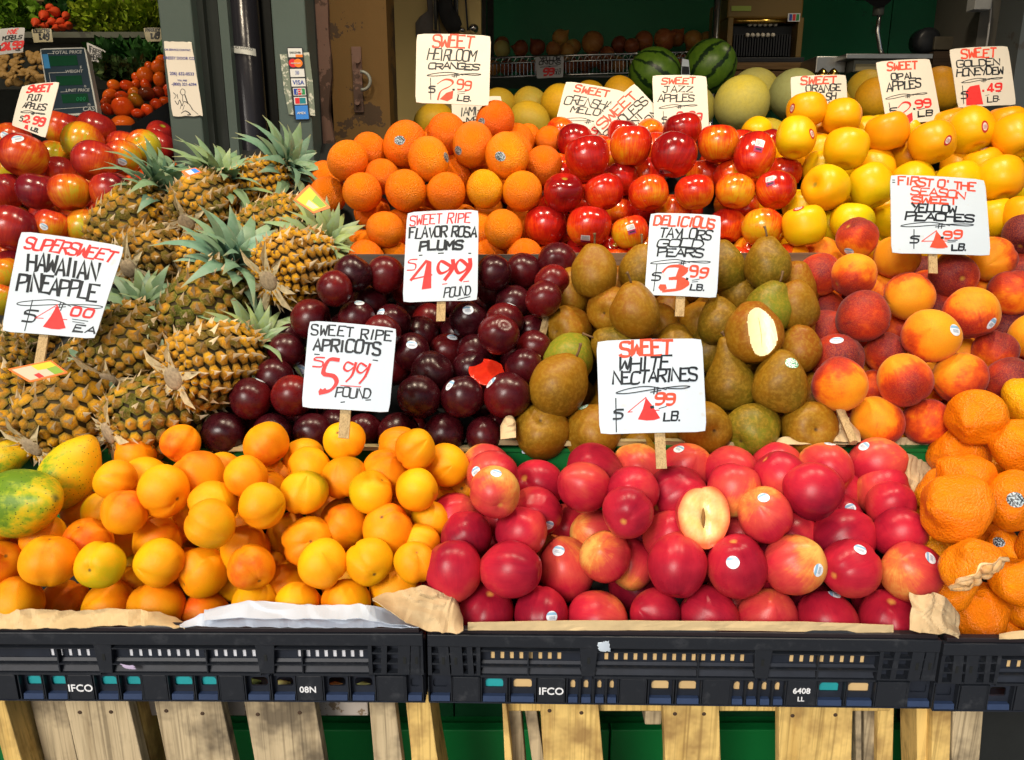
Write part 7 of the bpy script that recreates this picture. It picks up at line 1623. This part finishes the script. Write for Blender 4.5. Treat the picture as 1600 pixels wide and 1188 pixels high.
sign('white SWEET WHITE NECTARINES 4.99 sign above the nectarines', [(932, 533), (1097, 529), (1104, 675), (937, 679)], 1.02, m_card, [
    ('t', 'o', 'SWEET', .22, .7, .03, .18, K(w=.0036, slant=.1, gap=.1)), ('t', 'k', 'WHITE', .2, .68, .2, .33, K(w=.0026, slant=.15, gap=.12)), ('t', 'k', 'NECTARINES', .14, .93, .36, .48, K(w=.0026, slant=.1, gap=.1, tilt=-.03)), ('s', 'k', .17, .86, .52, .06), ('l', 'k', [(.16, .63), (.155, .98)], .0016), ('t', 'k', '$', .13, .21, .74, .85, K(w=.0024)),
    ('4', 'r', .27, .63, .24, 1.15), ('t', 'k', '.', .49, .53, .66, .74, K(w=.004)), ('t', 'o', '99', .52, .7, .61, .71, K(w=.0034)), ('l', 'k', [(.56, .75), (.63, .73)], .0014), ('t', 'k', 'LB.', .6, .77, .8, .88, K(w=.0022))], (.56, .045), lean=.25)
sign('lamp-tinted white SWEET HEIRLOOM ORANGES 2.99 sign above the oranges', [(651, 53), (767, 56), (764, 166), (649, 161)], 1.5, m_cardw, [
    ('t', 'o', 'SWEET', .22, .76, .04, .2, K(w=.0034, slant=.1, gap=.12)), ('t', 'k', 'HEIRLOOM', .15, .79, .24, .38, K(w=.0024, gap=.08)), ('t', 'k', 'ORANGES', .17, .85, .43, .51, K(w=.0024, gap=.08, tilt=-.01)), ('s', 'k', .16, .88, .56, .05), ('l', 'k', [(.2, .64), (.21, .95)], .0016), ('t', 'k', '$', .18, .26, .76, .86, K(w=.0024)),
    ('2', 'o', .3, .66, .3), ('t', 'k', '.', .51, .55, .72, .8, K(w=.004)), ('t', 'o', '99', .56, .74, .67, .79, K(w=.0030)), ('l', 'k', [(.57, .83), (.69, .81)], .0014), ('l', 'k', [(.57, .86), (.67, .84)], .0014), ('t', 'k', 'LB.', .57, .78, .88, .95, K(w=.0022))], None, lean=.05)
sign('lamp-tinted white SWEET CRENSHAW MELON sign leaning behind the red apples', [(884, 127), (976, 143), (952, 236), (860, 224)], 1.62, m_cardw, [
    ('t', 'o', 'SWEET', .18, .75, .04, .15, K(w=.0034)), ('t', 'k', 'CRENSHAW', .06, .96, .23, .36, K(w=.0024, gap=.1)), ('t', 'k', 'MELON', .2, .8, .38, .48, K(w=.0024)), ('s', 'k', .12, .9, .56, .06), ('t', 'k', '$', .14, .24, .68, .86, K(w=.0024)), ('f', 'r', [(.32, .95), (.36, .75), (.5, .68), (.6, .95)]), ('t', 'r', '99', .62, .85, .68, .78, K(w=.003)), ('l', 'k', [(.62, .84), (.8, .84)], .0014)], None, lean=.2)
sign('lamp-tinted white SWEET SEEDLESS MINI MELON sign turned diagonally', [(925, 192), (991, 130), (1052, 196), (984, 258)], 1.6, m_cardw, [
    ('t', 'o', 'SWEET', .06, .88, .07, .22, K(w=.0032, slant=-.05, gap=.12)), ('t', 'k', 'SEEDLESS', .02, .95, .28, .42, K(w=.0026, slant=-.05, gap=.08)), ('t', 'k', 'MINI', .3, .7, .45, .55, K(w=.0024, slant=-.05)), ('t', 'k', 'MELON', .3, .95, .58, .68, K(w=.0024, slant=-.05)), ('t', 'r', '!!', .6, .7, .78, .92, K(w=.004))], None, lean=.15)
sign('lamp-tinted white SWEET JAZZ APPLES sign behind the topmost red apple', [(1019, 118), (1104, 119), (1108, 208), (1023, 210)], 1.6, m_cardw, [
    ('t', 'o', 'SWEET', .16, .78, .05, .15, K(w=.0030)), ('t', 'k', 'JAZZ', .18, .72, .2, .3, K(w=.0022)), ('t', 'k', 'APPLES', .08, .74, .35, .46, K(w=.0024, gap=.1)), ('s', 'k', .1, .8, .52, .05), ('t', 'k', '$', .14, .22, .72, .84, K(w=.0024)), ('l', 'k', [(.17, .62), (.17, .95)], .0014), ('t', 'r', '2.99', .4, .85, .66, .8, K(w=.0034)), ('t', 'k', 'LB', .6, .8, .88, .95, K(w=.002))], None, lean=.1)
sign('lamp-tinted white SWEET ORANGE FLESH HONEYDEW sign behind the golden apples', [(1235, 120), (1322, 117), (1326, 205), (1239, 208)], 1.66, m_cardw, [
    ('t', 'o', 'SWEET', .18, .8, .04, .16, K(w=.0034)), ('t', 'k', 'ORANGE', .26, .88, .18, .29, K(w=.0026)), ('t', 'k', 'FLESH', .3, .78, .33, .45, K(w=.0026)), ('t', 'k', 'HONEYDEW', .2, .92, .5, .61, K(w=.0026, gap=.1))], None, lean=.1)
sign('lamp-tinted white SWEET OPAL APPLES 2.99 sign behind the golden apples', [(1368, 97), (1453, 92), (1471, 189), (1386, 196)], 1.58, m_cardw, [
    ('t', 'o', 'SWEET', .18, .72, .05, .16, K(w=.0034)), ('t', 'k', 'OPAL', .22, .66, .22, .31, K(w=.0026)), ('t', 'k', 'APPLES', .1, .72, .36, .48, K(w=.0028, gap=.1, tilt=-.03)), ('s', 'k', .06, .82, .55, .05), ('t', 'k', '$', .08, .2, .74, .87, K(w=.0024)), ('l', 'k', [(.1, .66), (.1, .95)], .0016),
    ('2', 'r', .25, .68, .32), ('t', 'k', '.', .52, .56, .72, .8, K(w=.004)), ('t', 'r', '99', .56, .84, .66, .77, K(w=.0036)), ('l', 'k', [(.6, .81), (.72, .79)], .0014), ('t', 'k', 'LB', .58, .84, .83, .91, K(w=.0026))], (.8, .04), lean=.1)
sign('lamp-tinted white SWEET GOLDEN HONEYDEW sign at the upper right', [(1483, 77), (1575, 72), (1588, 164), (1497, 169)], 1.62, m_cardw, [
    ('t', 'o', 'SWEET', .18, .75, .04, .18, K(w=.0034)), ('t', 'k', 'GOLDEN', .08, .8, .22, .32, K(w=.0024, gap=.12)), ('t', 'k', 'HONEYDEW', .05, .84, .36, .48, K(w=.0026, gap=.08)), ('s', 'k', .12, .82, .54, .05), ('t', 'k', '$', .07, .17, .72, .86, K(w=.0024)), ('l', 'k', [(.12, .64), (.1, .94)], .0016),
    ('f', 'r', [(.14, .97), (.16, .74), (.24, .66), (.4, .64), (.42, .97)]), ('t', 'r', '.49', .44, .76, .64, .76, K(w=.004)), ('l', 'k', [(.48, .83), (.76, .77)], .0014), ('t', 'k', 'LB.', .5, .74, .86, .94, K(w=.0022, tilt=-.03))], None, lean=.1)
sign('white FIRST O THE SEASON YELLOW PEACHES sign behind the peaches', [(1391, 273), (1539, 281), (1548, 400), (1393, 396)], 1.22, m_card, [
    ('t', 'o', 'FIRST O\' THE', .08, .88, .035, .13, K(w=.0028, gap=.1, tilt=.03)), ('t', 'o', 'SEASON', .2, .76, .16, .25, K(w=.0022, gap=.12, tilt=.03)), ('t', 'o', 'SWEET', .21, .68, .28, .36, K(w=.0026, gap=.12)), ('t', 'k', 'YELLOW', .2, .66, .38, .47, K(w=.0025, gap=.1)), ('t', 'k', 'PEACHES', .14, .84, .49, .58, K(w=.0028, gap=.08)),
    ('s', 'k', .1, .84, .61, .055), ('t', 'k', '$', .18, .26, .78, .88, K(w=.0024)), ('l', 'k', [(.225, .7), (.22, .94)], .0016), ('4', 'o', .3, .71, .22, 1.1), ('t', 'k', '.', .5, .53, .73, .8, K(w=.004)), ('t', 'o', '99', .52, .7, .71, .8, K(w=.0030)), ('l', 'k', [(.56, .83), (.66, .82)], .0012), ('l', 'k', [(.56, .85), (.64, .84)], .0012), ('t', 'k', 'LB.', .6, .76, .88, .95, K(w=.0024)),
    ('l', 'k', [(.02, .07), (.045, .07)], .0012), ('l', 'k', [(.02, .1), (.045, .1)], .0012)], (.42, .03), lean=.2)
sign('lamp-tinted white SWEET FUJI APPLES 2.99 sign tilted among the striped apples', [(34, 135), (93, 128), (71, 216), (18, 196)], 1.5, m_cardw, [
    ('t', 'r', 'SWEET', .2, .82, .05, .18, K(w=.0036, slant=.15, gap=.1)), ('t', 'k', 'FUJI', .28, .66, .25, .37, K(w=.0022)), ('t', 'k', 'APPLES', .2, .82, .43, .54, K(w=.0022, gap=.1)), ('s', 'k', .18, .85, .6, .05), ('t', 'k', '$', .2, .28, .74, .86, K(w=.0018)), ('t', 'r', '2.99', .32, .86, .7, .83, K(w=.0036)), ('t', 'k', 'LB.', .58, .8, .9, .96, K(w=.002)), ('f', 'r', [(.38, .97), (.4, .9), (.48, .88), (.5, .98)])], None, lean=.15)
sign('lamp-tinted white LAMI-HAMI MELON card half hidden behind the oranges', [(705, 155), (783, 150), (786, 200), (708, 205)], 1.7, m_cardw, [('t', 'k', 'IAMI-HAMI', .16, 1.0, .32, .56, K(w=.0024, gap=.1)), ('t', 'k', 'MELON', .28, .95, .64, .84, K(w=.0024, gap=.1))], None, lean=.05)
sign('small grey YELLOW ONIONS 99 card clipped on the wire rack', [(836, 89), (881, 88), (880, 121), (839, 123)], 2.74, m_cardd, [('t', 'k', 'YELLOW', .15, .85, .04, .2, K(w=.003, gap=.1)), ('t', 'k', 'ONIONS', .12, .88, .22, .38, K(w=.003, gap=.1)), ('s', 'k', .15, .8, .46, .05), ('t', 'r', '99', .25, .62, .6, .88, K(w=.007)), ('t', 'k', '$LB', .66, .88, .62, .86, K(w=.002))], None, lean=.0)
sign('grey MORELS card with red price at the far left edge', [(-12, 47), (39, 43), (36, 82), (-12, 88)], 2.3, m_cardd, [('t', 'r', 'NXE', .5, .78, .08, .24, K(w=.0035)), ('t', 'k', 'MORELS', .35, .92, .32, .46, K(w=.003, gap=.1)), ('s', 'k', .4, .85, .52, .04), ('t', 'r', '24.99', .3, .95, .6, .84, K(w=.006, gap=.1)), ('t', 'k', '$', .2, .28, .66, .86, K(w=.003)), ('t', 'k', 'LB.', .78, .92, .84, .92, K(w=.002))], None, lean=.1)
sign('grey FRESH HERBS card standing at an angle in the dark greens', [(135, 66), (165, 80), (164, 104), (142, 112)], 2.4, m_cardd, [('t', 'k', 'FRESH', .15, .92, .14, .34, K(w=.004)), ('t', 'k', 'HERBS', .15, .92, .42, .62, K(w=.004)), ('t', 'k', '2.99', .3, .9, .72, .9, K(w=.004))], None, lean=.1)
for cor, lab in (([(49, 46), (80, 45), (83, 66), (53, 67)], 'small cream price card clipped on the ledge under red roots'), ([(224, 44), (252, 44), (254, 65), (229, 66)], 'small cream price card clipped on the ledge by the post')):
    t_, c_ = sign(lab, cor, 2.55, colr('ticket_cream', .42, .38, .25), [('t', 'k', 'PARSLEY' if cor[0][0] > 100 else 'BEETS', .1, .9, .08, .28, K(w=.003, gap=.1)), ('t', 'k', '1.49', .35, .8, .42, .82, K(w=.005))], None, name='price_ticket', lean=.0, group='price tickets on the ledge')
